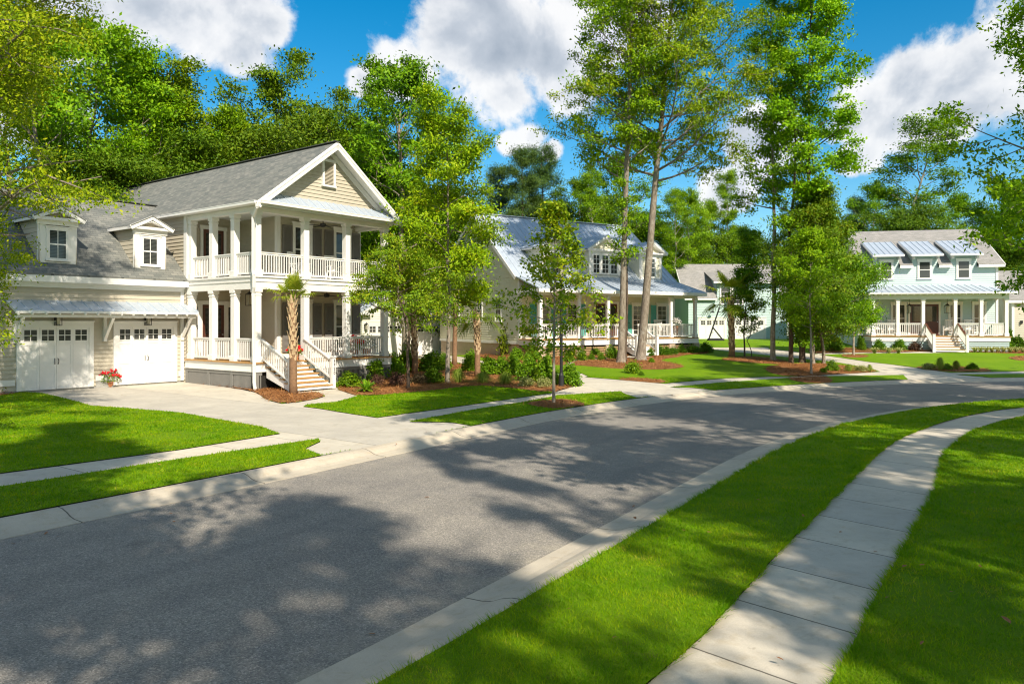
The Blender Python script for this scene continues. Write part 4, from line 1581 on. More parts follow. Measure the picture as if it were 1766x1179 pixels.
# ---- garage wing
GE, GR, GY0 = 4.53, 8.03, 4.62
gs = (GR - GE) / (8.5 - GY0)
H.siding((-8.5, 5.0), 0, 8.5, .42, 4.3, WM, name='garage_wall')
H.siding((-8.5, 12.0), -PI2, 7.0, .3, 4.4, WM, name='garage_wall')
H.siding((-8.5, 12.0), -PI2, 7.0, 4.4, 7.85, WM, lim=lambda z: (max(0, 3.5 - (7.95 - z) / gs), min(7.0, 3.5 + (7.95 - z) / gs)), name='garage_gable')
r = MB()
r.slab([(-8.85, GY0, GE), (-.02, GY0, GE), (-.02, 8.5, GR), (-8.85, 8.5, GR)], .07)
r.slab([(-.02, 6.95, GE + gs * (6.95 - GY0) + .001), (-.019, 6.95, GE + gs * (6.95 - GY0) + .001), (.95, 8.5, GR), (-.02, 8.5, GR)], .05)
r.slab([(-.02, 12.4, GE), (-8.85, 12.4, GE), (-8.85, 8.5, GR), (-.02, 8.5, GR)], .07)
gr = H.part('garage_roof', r, 'shingle')
MB().beam((-8.85, 8.5, GR + .012), (.9, 8.5, GR + .012), .24, .03).build('ridge_cap', 'shingle', gr)
H.part('eave_trim', MB().box(-8.85, .0, GY0 + .02, 4.98, 4.24, 4.29).box(-8.87, -.01, GY0 - .03, GY0 + .02, 4.24, 4.47).box(-8.6, -.03, 4.90, 4.97, 4.06, 4.24).box(-8.6, -.03, 4.82, 4.90, 4.17, 4.24), 'white_paint')
H.part('corner_board', MB().box(-.17, -.03, 4.93, 4.975, .42, 4.06), 'white_paint')
for a, c in ((-8.55, -6.2), (-3.52, -2.87), (-.26, -.17)):
    H.part('base_board', MB().box(a, c, 4.94, 4.972, .60, .80), 'white_paint')
H.part('garage_foundation', MB().box(-8.45, -.02, 5.0, 5.1, .1, .6).box(-3.5, -2.9, 4.955, 4.99, .2, .58), 'concrete_base')
for cx, w in ((-4.88, 2.24), (-1.60, 2.22)):
    H.garage_door((cx, 4.978), 0, w, .40, 2.62)
    H.lantern(cx, 4.80, 2.88, s=1.0)
# awning on brackets
aw = MB()
A, B, C, D_ = (-6.5, 4.08, 3.22), (.12, 4.08, 3.22), (.12, 4.97, 3.60), (-6.5, 4.97, 3.60)
aw.slab([A, B, C, D_], .03)
aw.seams(A, B, C, D_, .42, .03)
awn = H.part('awning', aw, 'metal_roof')
at_ = MB()
at_.box(-6.5, .12, 4.06, 4.10, 3.12, 3.20)
for i in range(16):
    x = -6.42 + i * .43
    at_.beam((x, 4.0, 3.10), (x, 4.97, 3.51), .05, .09, (0, 0, 1))
at_.box(-6.45, .1, 4.20, 4.28, 2.98, 3.09)
at_.build('rafters', 'white_paint', awn)
for x in (-6.2, -3.2, -.12):
    br = MB()
    br.box(x - .06, x + .06, 4.86, 4.97, 2.08, 3.0)
    br.beam((x, 4.90, 2.2), (x, 4.26, 2.98), .10, .10, (0, 0, 1))
    br.box(x - .05, x + .05, 4.22, 4.86, 2.98, 3.07)
    br.build('bracket', 'white_paint', awn)
for cx in (-4.77, -1.36):
    H.dormer(cx, 5.16, 1.26, 4.86, 6.55, .52, 'shingle', False, 0, ov=.24, win=(1, .62, 5.1, 6.18, (2, 1)), slope=(GE, GY0, gs), thick=.05)
    H.part('dormer_casing', MB().box(cx - .5, cx + .5, 5.10, 5.135, 4.88, 5.0).box(cx - .6, cx - .39, 5.095, 5.134, 4.88, 6.33).box(cx + .39, cx + .6, 5.095, 5.134, 4.88, 6.33).box(cx - .72, cx + .72, 5.03, 5.134, 4.80, 4.88), 'white_paint')

# ------------------------------------------------------------------ the cream cottage with the metal roof
c2 = (12.23 - .85 * 12.5, 49.3 - .527 * 12.5)
H2 = House('cream_cottage', 'cream cottage with standing-seam metal roof, three gabled dormers and teal shutters', 'house', c2, .85, .527, 1.0)
H = H2
WM = 'cream_siding'
LX = 12.5
E2, B2, R2 = 4.74, 5.54, 9.94          # porch eave, break over the porch wall, ridge
sl2 = (R2 - B2) / (7.5 - 2.2)
H.siding((0, 2.2), 0, LX, 1.83, 5.3, WM)
H.siding((0, 12.8), -PI2, 10.6, 1.62, B2, WM)
H.siding((0, 12.8), -PI2, 10.6, B2, 9.7, WM, lim=lambda z: (max(0, 5.3 - (R2 - .1 - z) / sl2), min(10.6, 5.3 + (R2 - .1 - z) / sl2)), name='gable')
H.siding((LX, 2.2), PI2, 10.6, 1.62, B2, WM)
H.siding((LX, 2.2), PI2, 10.6, B2, 9.7, WM, lim=lambda z: (max(0, 5.3 - (R2 - .1 - z) / sl2), min(10.6, 5.3 + (R2 - .1 - z) / sl2)), name='gable')
H.siding((LX, 12.8), math.pi, LX, 1.62, B2, WM)
H.part('foundation', MB().box(.04, LX - .04, 2.3, 12.76, .5, 1.6), 'tan_pier')
H.part('water_table', MB().box(-.05, .0, 2.2, 12.8, 1.5, 1.66), 'white_paint')
H.part('corner_board', MB().box(-.04, .12, 2.15, 2.199, 1.83, 5.2).box(-.04, -.0, 2.2, 2.35, 1.66, 5.3), 'white_paint')
H.part('corner_board', MB().box(LX - .12, LX + .04, 2.15, 2.199, 1.83, 5.2), 'white_paint')
# main roof, porch roof
r = MB()
x0, x1 = -.3, LX + .3
A, B, C, D_ = (x0, 2.2, B2), (x1, 2.2, B2), (x1, 7.5, R2), (x0, 7.5, R2)
r.slab([A, B, C, D_], .06)
r.slab([(x1, 13.0, 5.37), (x0, 13.0, 5.37), D_, C], .06)
r.seams(A, B, C, D_, .42)
mr = H.part('roof', r, 'metal_roof')
MB().beam((x0, 7.5, R2 + .02), (x1, 7.5, R2 + .02), .3, .05).build('ridge_cap', 'metal_roof', mr)
r = MB()
A, B, C, D_ = (-.35, -.42, E2), (LX + .42, -.42, E2), (LX + .3, 2.195, B2), (-.3, 2.195, B2)
r.slab([A, B, C, D_], .05)
r.seams((-.3, -.42, E2), (LX + .35, -.42, E2), (LX + .3, 2.195, B2), (-.3, 2.195, B2), .42)
H.part('porch_roof', r, 'metal_roof')
f = MB()
f.box(-.36, LX + .43, -.45, -.42, E2 - .21, E2 - .02).box(-.36, -.33, -.419, 2.2, E2 - .2, E2 - .01)
f.prism([(LX + .40, -.419, E2 - .21), (LX + .40, 2.2, E2 - .21), (LX + .40, 2.2, B2 - .07), (LX + .40, -.419, E2 - .06)], (.025, 0, 0))
f.box(-.33, LX + .39, -.419, .05, E2 - .2, E2 - .17)
H.part('fascia', f, 'white_paint')
for x in (x0 - .02, x1 + .02):
    rk = MB().beam((x, 2.2, B2 - .1), (x, 7.5, R2 - .1), .05, .2, (0, 0, 1)).beam((x, 13.0, 5.27), (x, 7.5, R2 - .1), .05, .2, (0, 0, 1))
    H.part('rake_board', rk, 'white_paint')
bm_ = MB().box(-.02, LX + .02, .02, .24, 4.40, E2 - .2).box(-.02, .2, .241, 2.2, 4.40, E2 - .2).box(LX - .2, LX + .02, .241, 2.2, 4.40, E2 - .2)
H.part('porch_beam', bm_, 'white_paint')
H.part('porch_ceiling', MB().box(.2, LX - .2, .24, 2.2, E2 - .25, E2 - .21), 'ceiling_paint')
H.part('deck', MB().box(-.1, LX + .1, -.1, 2.2, 1.785, 1.83), 'deck_wood')
H.part('deck_band', MB().box(-.05, LX + .05, -.05, .0, 1.46, 1.78).box(-.05, 0, 0.001, 2.2, 1.46, 1.78).box(LX, LX + .05, .001, 2.2, 1.46, 1.78).box(-.08, LX + .08, -.08, -.051, 1.46, 1.52), 'white_paint')
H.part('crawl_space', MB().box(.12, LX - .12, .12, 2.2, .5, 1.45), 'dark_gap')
cols = [LX - t for t in (.1, 2.27, 4.44, 7.45, 9.65, 12.4)]
for x in cols:
    H.column(x, .13, 1.83, 4.40, .2)
    H.part('pier', MB().box(x - .25, x + .25, -.03, .3, .4, 1.46), 'tan_pier')
for a, c in zip(cols[1:], cols[:-1]):
    k = 0
    z = .62
    mb = MB()
    if abs((a + c) / 2 - 6.55) < .1:
        continue
    while z < 1.42:
        mb.beam((a + .25, .03, z), (c - .25, .03, z), .03, .10)
        z += .135
    H.part('slat_panel', mb, 'brown_slats')
    H.railing((a + .11, .13), (c - .11, .13), 1.83, .88, step=.12)
mb = MB()
z = .62
while z < 1.42:
    mb.beam((.03, .3, z), (.03, 2.2, z), .03, .10)
    z += .135
H.part('slat_panel', mb, 'brown_slats')
mb = MB()
z = .62
while z < 1.42:
    mb.beam((cols[3] + .25, .03, z), (LX - 6.6, .03, z), .03, .10)
    z += .135
H.part('slat_panel', mb, 'brown_slats')
H.railing((cols[-3] + .11, .13), (LX - 6.55, .13), 1.83, .88)
H.railing((LX - 5.1, .13), (cols[2] - .11, .13), 1.83, .88)
H.railing((.13, .25), (.13, 2.1), 1.83, .88)
H.railing((LX - .12, .25), (LX - .12, 2.1), 1.83, .88)
xs0, xs1 = LX - 6.5, LX - 5.1
H.stairs(xs0, xs1, -.1, 1.80, .82, 6, .28, 'ceiling_paint')
for x in (xs0 - .1, xs1 + .1):
    H.part('newel_post', MB().box(x - .08, x + .08, -1.62, -1.46, .8, 2.0).box(x - .11, x + .11, -1.65, -1.43, 2.0, 2.05), 'white_paint')
    H.railing((x, .03), (x, -1.46), 1.86, .8, zq=1.05, name='stair_railing')
# front openings
H.door((LX - 5.95, 2.168), 0, 1.75, 1.84, 4.0, leaves=2)
for tx in (1.15, 3.3, 8.6, 10.8):
    H.window((LX - tx, 2.168), 0, .80, 2.0, 3.92, (2, 3))
    for s in (-1, 1):
        H.shutter((LX - tx + s * .76, 2.19), 0, .44, 1.95, 3.96, 'teal_shutter')
# gable windows on the long side wall
for y, z0, z1 in ((4.6, 2.9, 4.35), (7.0, 2.9, 4.35), (10.2, 3.2, 4.3), (6.7, 6.2, 7.7), (8.5, 6.2, 7.7)):
    H.window((-.03, y), -PI2, .62, z0, z1, (2, 2))
SL = (B2, 2.2, sl2)
H.dormer(LX - 5.83, 2.45, 2.5, 5.62, 7.45, .60, 'metal_roof', True, 0, ov=.3, wall_m=WM, win=(3, .56, 5.95, 7.15, (2, 2)), slope=SL)
H.dormer(LX - 1.9, 2.45, 1.95, 5.62, 7.42, .60, 'metal_roof', True, 0, ov=.3, wall_m=WM, win=(1, .72, 5.85, 7.12, (2, 2)), slope=SL)
H.dormer(LX - 9.75, 2.45, 1.95, 5.62, 7.42, .60, 'metal_roof', True, 0, ov=.3, wall_m=WM, win=(1, .72, 5.85, 7.12, (2, 2)), slope=SL)
for tx, w in ((5.83, 2.5), (1.9, 1.95), (9.75, 1.95)):
    cx = LX - tx
    H.part('dormer_casing', MB().box(cx - w / 2, cx + w / 2, 2.40, 2.426, 5.64, 5.84).box(cx - w / 2 - .02, cx - w / 2 + .22, 2.395, 2.425, 5.84, 7.3).box(cx + w / 2 - .22, cx + w / 2 + .02, 2.395, 2.425, 5.84, 7.3), 'white_paint')

# ------------------------------------------------------------------ the aqua house at the end of the street
H3 = House('aqua_house', 'pale aqua two-storey house with three metal shed dormers and a full front porch', 'house', (25.39, 52.65), .98, -.198, .8)
H = H3
WM = 'aqua_siding'
DZ, BZ, EZ, TZ = 1.86, 4.43, 4.88, 5.50
H.siding((-.5, 2.2), 0, 9.3, DZ, 6.9, WM)
H.siding((-.5, 11.2), -PI2, 9.0, .8, 6.9, WM)
H.siding((8.8, 2.2), PI2, 9.0, .8, 6.9, WM)
sl3 = (9.97 - 6.95) / (6.7 - 1.85)
for rot, p in ((-PI2, (-.5, 11.2)), (PI2, (8.8, 2.2))):
    H.siding(p, rot, 9.0, 6.9, 9.7, WM, lim=lambda z: (max(0, 4.5 - (9.87 - z) / sl3), min(9.0, 4.5 + (9.87 - z) / sl3)), name='gable')
H.siding((8.8, 11.2), math.pi, 9.3, .8, 6.9, WM)
r = MB()
zs = lambda y: 6.95 + (y - 1.82) * (9.97 - 6.95) / 4.88
C, D_ = (9.12, 6.7, 9.97), (-.85, 6.7, 9.97)
r.slab([(-.85, 2.7, zs(2.7)), (9.12, 2.7, zs(2.7)), C, D_], .07)
GAPS = [(-.85, .61), (2.31, 3.18), (4.88, 5.74), (7.44, 9.12)]
for a, c in GAPS:
    r.slab([(a, 1.82, 6.95), (c, 1.82, 6.95), (c, 2.7, zs(2.7)), (a, 2.7, zs(2.7))], .07)
r.slab([(9.12, 11.6, 6.95), (-.85, 11.6, 6.95), D_, C], .07)
H.part('roof', r, 'shingle_light')
for a, c in GAPS:
    H.part('fascia', MB().box(a, c, 1.79, 1.82, 6.72, 6.90).box(max(a, -.5), min(c, 8.8), 1.82, 2.18, 6.72, 6.75), 'white_paint')
rk = MB()
for x in (-.87, 9.14):
    rk.beam((x, 1.82, 6.83), (x, 6.7, 9.85), .04, .2, (0, 0, 1)).beam((x, 11.6, 6.83), (x, 6.7, 9.85), .04, .2, (0, 0, 1))
H.part('rake_board', rk, 'white_paint')
for x in (-.52, 8.66):
    H.part('corner_board', MB().box(x, x + .16, 2.14, 2.18, DZ, 6.72), 'white_paint')
# porch
A, B, C, D_ = (-.45, -.42, EZ), (9.05, -.42, EZ), (7.3, 2.17, TZ), (1.2, 2.17, TZ)
r = MB().slab([A, B, C, D_], .05)
r.slab([(9.05, -.42, EZ), (9.05, 2.17, EZ), (7.3, 2.17, TZ)], .05).slab([(-.45, 2.17, EZ), (-.45, -.42, EZ), (1.2, 2.17, TZ)], .05)
for i in range(22):
    x = -.25 + i * .43
    y1 = 2.17
    if x < 1.2:
        y1 = -.42 + (x + .45) / 1.65 * 2.59
    if x > 7.3:
        y1 = -.42 + (9.05 - x) / 1.75 * 2.59
    r.beam((x, -.42, EZ + .015), (x, y1, EZ + .015 + (y1 + .42) / 2.59 * (TZ - EZ)), .03, .035, (0, 0, 1))
pr3 = H.part('porch_roof', r, 'metal_roof')
rf = MB().box(-.46, 9.06, -.45, -.42, EZ - .10, EZ - .01)
for i in range(23):
    x = -.3 + i * .41
    rf.beam((x, -.42, EZ - .12), (x, .3, EZ + .04), .05, .09, (0, 0, 1))
rf.build('rafters', 'white_paint', pr3)
H.part('porch_beam', MB().box(-.05, 8.65, .0, .22, BZ, EZ - .08).box(-.05, .15, .221, 2.18, BZ, EZ - .08).box(8.45, 8.65, .221, 2.18, BZ, EZ - .08), 'white_paint')
H.part('porch_ceiling', MB().box(.15, 8.45, .22, 2.18, EZ - .12, EZ - .08), 'ceiling_paint')
H.part('deck', MB().box(-.15, 8.75, -.12, 2.2, DZ - .05, DZ), 'deck_wood')
H.part('deck_band', MB().box(-.1, 8.7, -.06, -.01, 1.5, DZ - .052).box(-.1, -.05, -.009, 2.2, 1.5, DZ - .052).box(8.65, 8.7, -.009, 2.2, 1.5, DZ - .052), 'white_paint')
mb = MB()
z = .75
while z < 1.48:
    mb.box(-.05, 8.65, .0, .03, z, z + .12).box(-.06, -.02, .031, 2.2, z, z + .12)
    z += .15
H.part('slat_skirt', mb, 'aqua_siding')
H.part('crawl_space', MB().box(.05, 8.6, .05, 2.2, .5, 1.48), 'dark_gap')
C3 = (.05, 1.65, 3.28, 5.32, 6.95, 8.5)
for x in C3:
    H.column(x, .12, DZ, BZ, .22)
for a, c in zip(C3[:-1], C3[1:]):
    if a != 3.28:
        H.railing((a + .12, .12), (c - .12, .12), DZ, .9, step=.12)
H.railing((.05, .25), (.05, 2.15), DZ, .9)
H.railing((8.5, .25), (8.5, 2.15), DZ, .9)
xs0, xs1 = 3.55, 5.35
H.stairs(xs0, xs1, -.1, DZ - .02, .84, 6, .3, 'deck_wood')
for x in (xs0 - .12, xs1 + .12):
    H.part('newel_post', MB().box(x - .08, x + .08, -1.66, -1.5, .8, 1.98).box(x - .1, x + .1, -1.68, -1.48, 1.98, 2.02), 'white_paint')
    H.railing((x, .03), (x, -1.5), DZ + .02, .84, zq=1.06, name='stair_railing', cap='door_brown')
H.door((4.0, 2.168), 0, 1.9, DZ + .01, 4.12, leaves=2)
for cx, w in ((.55, .5), (2.3, .85), (6.05, .72), (7.6, .72)):
    H.window((cx, 2.168), 0, w, 2.1, 4.1, (1, 1))
for cx in (2.75, 5.2):
    H.lantern(cx, 1.2, 3.72, hang=True, s=1.5)
# shed dormers over the upper windows
for cx in (1.46, 4.03, 6.59):
    H.window((cx, 2.168), 0, .76, 5.98, 7.20, (1, 1), head=.14)
    H.siding((cx - .85, 2.19), 0, 1.7, 6.9, 7.70, WM, name='dormer_wall')
    A, B, C, D_ = (cx - 1.05, 1.55, 7.68), (cx + 1.05, 1.55, 7.68), (cx + 1.05, 4.75, 8.92), (cx - 1.05, 4.75, 8.92)
    r = MB().slab([A, B, C, D_], .05).seams((cx - 1.0, 1.55, 7.68), (cx + 1.0, 1.55, 7.68), (cx + 1.0, 4.75, 8.92), (cx - 1.0, 4.75, 8.92), .42)
    dr = H.part('dormer_roof', r, 'metal_roof')
    tm = MB().box(cx - 1.06, cx + 1.06, 1.52, 1.55, 7.54, 7.66)
    for s in (-1, 1):
        tm.beam((cx + s * 1.06, 1.56, 7.60), (cx + s * 1.06, 4.6, 8.78), .03, .12, (0, 0, 1))
        tm.box(cx + s * .8 - .06, cx + s * .8 + .06, 1.75, 2.16, 7.36, 7.54)
    tm.build('dormer_trim', 'white_paint', dr)
    for s in (-1, 1):
        X = cx + s * .85
        H.part('cheek', MB().prism([(X, 2.2, 6.8), (X, 2.75, 7.42), (X, 4.5, 8.6), (X, 4.5, 8.78), (X, 2.2, 7.88)], (-s * .06, 0, 0)), WM)

# ------------------------------------------------------------------ garages behind and the house at the edge of the picture
H4 = House('white_garage', 'white gabled two-door garage set back between the beige house and the cream cottage', 'garage', (-9.65, 50.0), .6, .8, .25)
H = H4
WM = 'white_siding'
H.siding((-.5, .0), 0, 10.0, .5, 3.55, WM)
H.siding((-.5, 7.0), -PI2, 7.0, .4, 3.55, WM)
H.siding((9.5, 0), PI2, 7.0, .4, 3.55, WM)
H.siding((9.5, 7.0), math.pi, 10.0, .4, 3.55, WM)
lg = lambda z: (max(0, 5.0 - (6.0 - z) / .5), min(10.0, 5.0 + (6.0 - z) / .5))
H.siding((-.5, 0), 0, 10.0, 3.55, 5.9, WM, lim=lg, name='gable')
H.siding((9.5, 7.0), math.pi, 10.0, 3.55, 5.9, WM, lim=lg, name='gable')
r = MB()
r.slab([(-.85, -.35, 3.42), (-.85, 7.3, 3.42), (4.5, 7.3, 6.1), (4.5, -.35, 6.1)], .06).slab([(9.85, 7.3, 3.42), (9.85, -.35, 3.42), (4.5, -.35, 6.1), (4.5, 7.3, 6.1)], .06)
r.seams((-.85, -.3, 3.42), (-.85, 7.3, 3.42), (4.5, 7.3, 6.1), (4.5, -.3, 6.1), .42)
H.part('roof', r, 'metal_roof')
rk = MB()
for s in (-1, 1):
    rk.beam((4.5 + s * 5.35, -.36, 3.32), (4.5, -.36, 6.0), .04, .22, (0, 0, 1))
H.part('rake_board', rk, 'white_paint')
for s in (-1, 1):
    H.part('cornice_return', MB().box(4.5 + s * 4.9 - .55, 4.5 + s * 4.9 + .45, -.37, -.02, 3.30, 3.44), 'white_paint')
for cx in (1.55, 6.2):
    H.garage_door((cx, -.02), 0, 3.1, .42, 2.62, lites=4)
H.lantern(-.25, -.15, 2.5)
H.lantern(3.9, -.15, 2.5)

H5 = House('aqua_garage', 'aqua two-door garage with grey shingle roof and a wide shed dormer', 'garage', (16.15, 68.5), 1.0, 0.0, .9)
H = H5
WM = 'teal_wall'
GZ5 = .95
sp = (8.45 - 5.05) / 4.3
H.siding((0, 0), 0, 9.0, GZ5, 5.0, WM)
H.siding((0, 8.0), -PI2, 8.0, GZ5, 5.0, WM)
H.siding((9.0, 0), PI2, 8.0, GZ5, 5.0, WM)
H.siding((9.0, 8.0), math.pi, 9.0, GZ5, 5.0, WM)
for rot, p in ((-PI2, (0, 8.0)), (PI2, (9.0, 0))):
    H.siding(p, rot, 8.0, 5.0, 8.2, WM, lim=lambda z: (max(0, 4.0 - (8.35 - z) / sp), min(8.0, 4.0 + (8.35 - z) / sp)), name='gable')
zq = lambda y: 5.05 + (y + .3) * sp
r = MB().slab([(-.4, -.3, 5.05), (2.6, -.3, 5.05), (2.6, 2.6, zq(2.6)), (-.4, 2.6, zq(2.6))], .07).slab([(8.3, -.3, 5.05), (9.4, -.3, 5.05), (9.4, 2.6, zq(2.6)), (8.3, 2.6, zq(2.6))], .07).slab([(-.4, 2.6, zq(2.6)), (9.4, 2.6, zq(2.6)), (9.4, 4.0, 8.45), (-.4, 4.0, 8.45)], .07).slab([(9.4, 8.3, 5.05), (-.4, 8.3, 5.05), (-.4, 4.0, 8.45), (9.4, 4.0, 8.45)], .07)
r.slab([(2.2, -.5, 6.55), (8.65, -.5, 6.55), (8.65, 2.9, 7.62), (2.2, 2.9, 7.62)], .07)
H.part('roof', r, 'shingle_light')
H.siding((2.6, -.01), 0, 5.7, 5.0, 6.6, WM, name='dormer_wall')
for x in (2.6, 8.3):
    H.part('cheek', MB().prism([(x, .03, 5.1), (x, 2.5, 7.2), (x, 2.5, 7.4), (x, .03, 6.6)], (.06 if x < 5 else -.06, 0, 0)), WM)
H.part('fascia', MB().box(2.18, 8.67, -.53, -.5, 6.37, 6.52).box(-.4, 2.57, -.33, -.3, 4.85, 5.0).box(8.35, 9.4, -.33, -.3, 4.85, 5.0), 'white_paint')
rk = MB()
for x in (-.42, 9.42):
    rk.beam((x, -.3, 4.95), (x, 4.0, 8.35), .04, .2, (0, 0, 1)).beam((x, 8.3, 4.95), (x, 4.0, 8.35), .04, .2, (0, 0, 1))
H.part('rake_board', rk, 'white_paint')
for cx in (3.4, 4.5):
    H.window((cx, -.034), 0, .9, 4.5, 6.0, (1, 2))
H.garage_door((2.18, -.02), 0, 2.25, GZ5, 3.05, xbrace=True)
H.garage_door((5.6, -.02), 0, 2.7, GZ5, 3.05, xbrace=True)
bn = MB()
bn.tube([(0, 0, 0), (0, -.25, .18), (0, -.45, .1)], [.02] * 3, 6).tube([(0, -.45, .1), (0, -.45, .02), (0, -.45, -.06)], [.05, .14, .2], 10)
H.part('barn_lamp', bn, 'black_metal', (2.1, -.03, 3.75))
bx = MB()
bx.box(4.05, 4.95, -.4, -.03, 4.25, 4.29).box(4.05, 4.08, -.4, -.37, 4.25, 5.05).box(4.92, 4.95, -.4, -.37, 4.25, 5.05).box(4.35, 4.38, -.4, -.37, 4.25, 5.05).box(4.62, 4.65, -.4, -.37, 4.25, 5.05).box(4.05, 4.95, -.41, -.36, 5.05, 5.09)
H.part('window_guard', bx, 'black_metal')
# outside stair on its right flank
stx = MB()
for i in range(11):
    stx.box(9.1 + i * 0.0, 10.1, .6 + i * .28, .6 + i * .28 + .3, GZ5 + .18 * (i + 1) - .05, GZ5 + .18 * (i + 1))
    stx.box(9.12, 10.08, .86 + i * .28, .89 + i * .28, GZ5 + .18 * i, GZ5 + .18 * (i + 1) - .05)
H.part('outside_stairs', stx, 'white_paint')
H.railing((10.1, .65), (10.1, 3.6), GZ5 + .15, .9, zq=GZ5 + 2.05, name='stair_railing')

H6 = House('tan_garage', 'tan garage with light shingle roof at the far right edge, beside the aqua house', 'garage', (36.9, 55.2), .98, -.198, .85)
H = H6
WM = 'beige_siding'
H.siding((0, 0), 0, 9.0, 1.0, 4.5, WM)
H.siding((0, 8.0), -PI2, 8.0, 1.0, 4.5, WM)
H.siding((9.0, 0), PI2, 8.0, 1.0, 4.5, WM)
H.siding((9.0, 8.0), math.pi, 9.0, 1.0, 4.5, WM)
for rot, p in ((-PI2, (0, 8.0)), (PI2, (9.0, 0))):
    H.siding(p, rot, 8.0, 4.5, 6.6, WM, lim=lambda z: (max(0, 4.0 - (6.75 - z) / .56), min(8.0, 4.0 + (6.75 - z) / .56)), name='gable')
r = MB().slab([(-.4, -.3, 4.45), (9.4, -.3, 4.45), (9.4, 4.0, 6.87), (-.4, 4.0, 6.87)], .07).slab([(9.4, 8.3, 4.45), (-.4, 8.3, 4.45), (-.4, 4.0, 6.87), (9.4, 4.0, 6.87)], .07)
H.part('roof', r, 'shingle_light')
H.part('fascia', MB().box(-.41, 9.41, -.33, -.3, 4.24, 4.41).box(-.35, 9.35, -.299, -.01, 4.24, 4.27), 'white_paint')
H.part('corner_board', MB().box(-.03, .14, -.05, -.005, 1.0, 4.24), 'white_paint')
H.garage_door((2.4, -.02), 0, 2.6, .95, 3.0)
H.part('wall_lamp', MB().box(.55, .65, -.18, -.03, 2.7, 2.95), 'black_metal')

# ------------------------------------------------------------------ plants
def leaves(C, sig, n, size, rng, width=0.5, up=1.0, flat=0.45, N0=None):
    """n leaf blades about each clump centre C (k,3); returns corner array"""
    k = len(C)
    P = np.repeat(C, n, 0) + rng.normal(0, 1, (k * n, 3)) * np.array([sig, sig, sig * flat])
    m = len(P)
    D = rng.normal(0, 1, (m, 3))
    D[:, 2] -= 0.35
    D /= np.linalg.norm(D, axis=1)[:, None]
    Nn = rng.normal(0, 1, (m, 3)) * 0.8
    Nn[:, 2] += up
    if N0 is not None:
        Nn = np.repeat(N0, n, 0) + rng.normal(0, .42, (m, 3))
    Sd = np.cross(D, Nn)
    Sd /= np.linalg.norm(Sd, axis=1)[:, None] + 1e-9
    L = size * rng.uniform(0.65, 1.25, (m, 1))
    Wd = L * width * 0.5
    V = np.empty((m, 4, 3))
    V[:, 0] = P
    V[:, 1] = P + D * L * 0.45 + Sd * Wd
    V[:, 2] = P + D * L
    V[:, 3] = P + D * L * 0.45 - Sd * Wd
    return V.reshape(-1, 3)


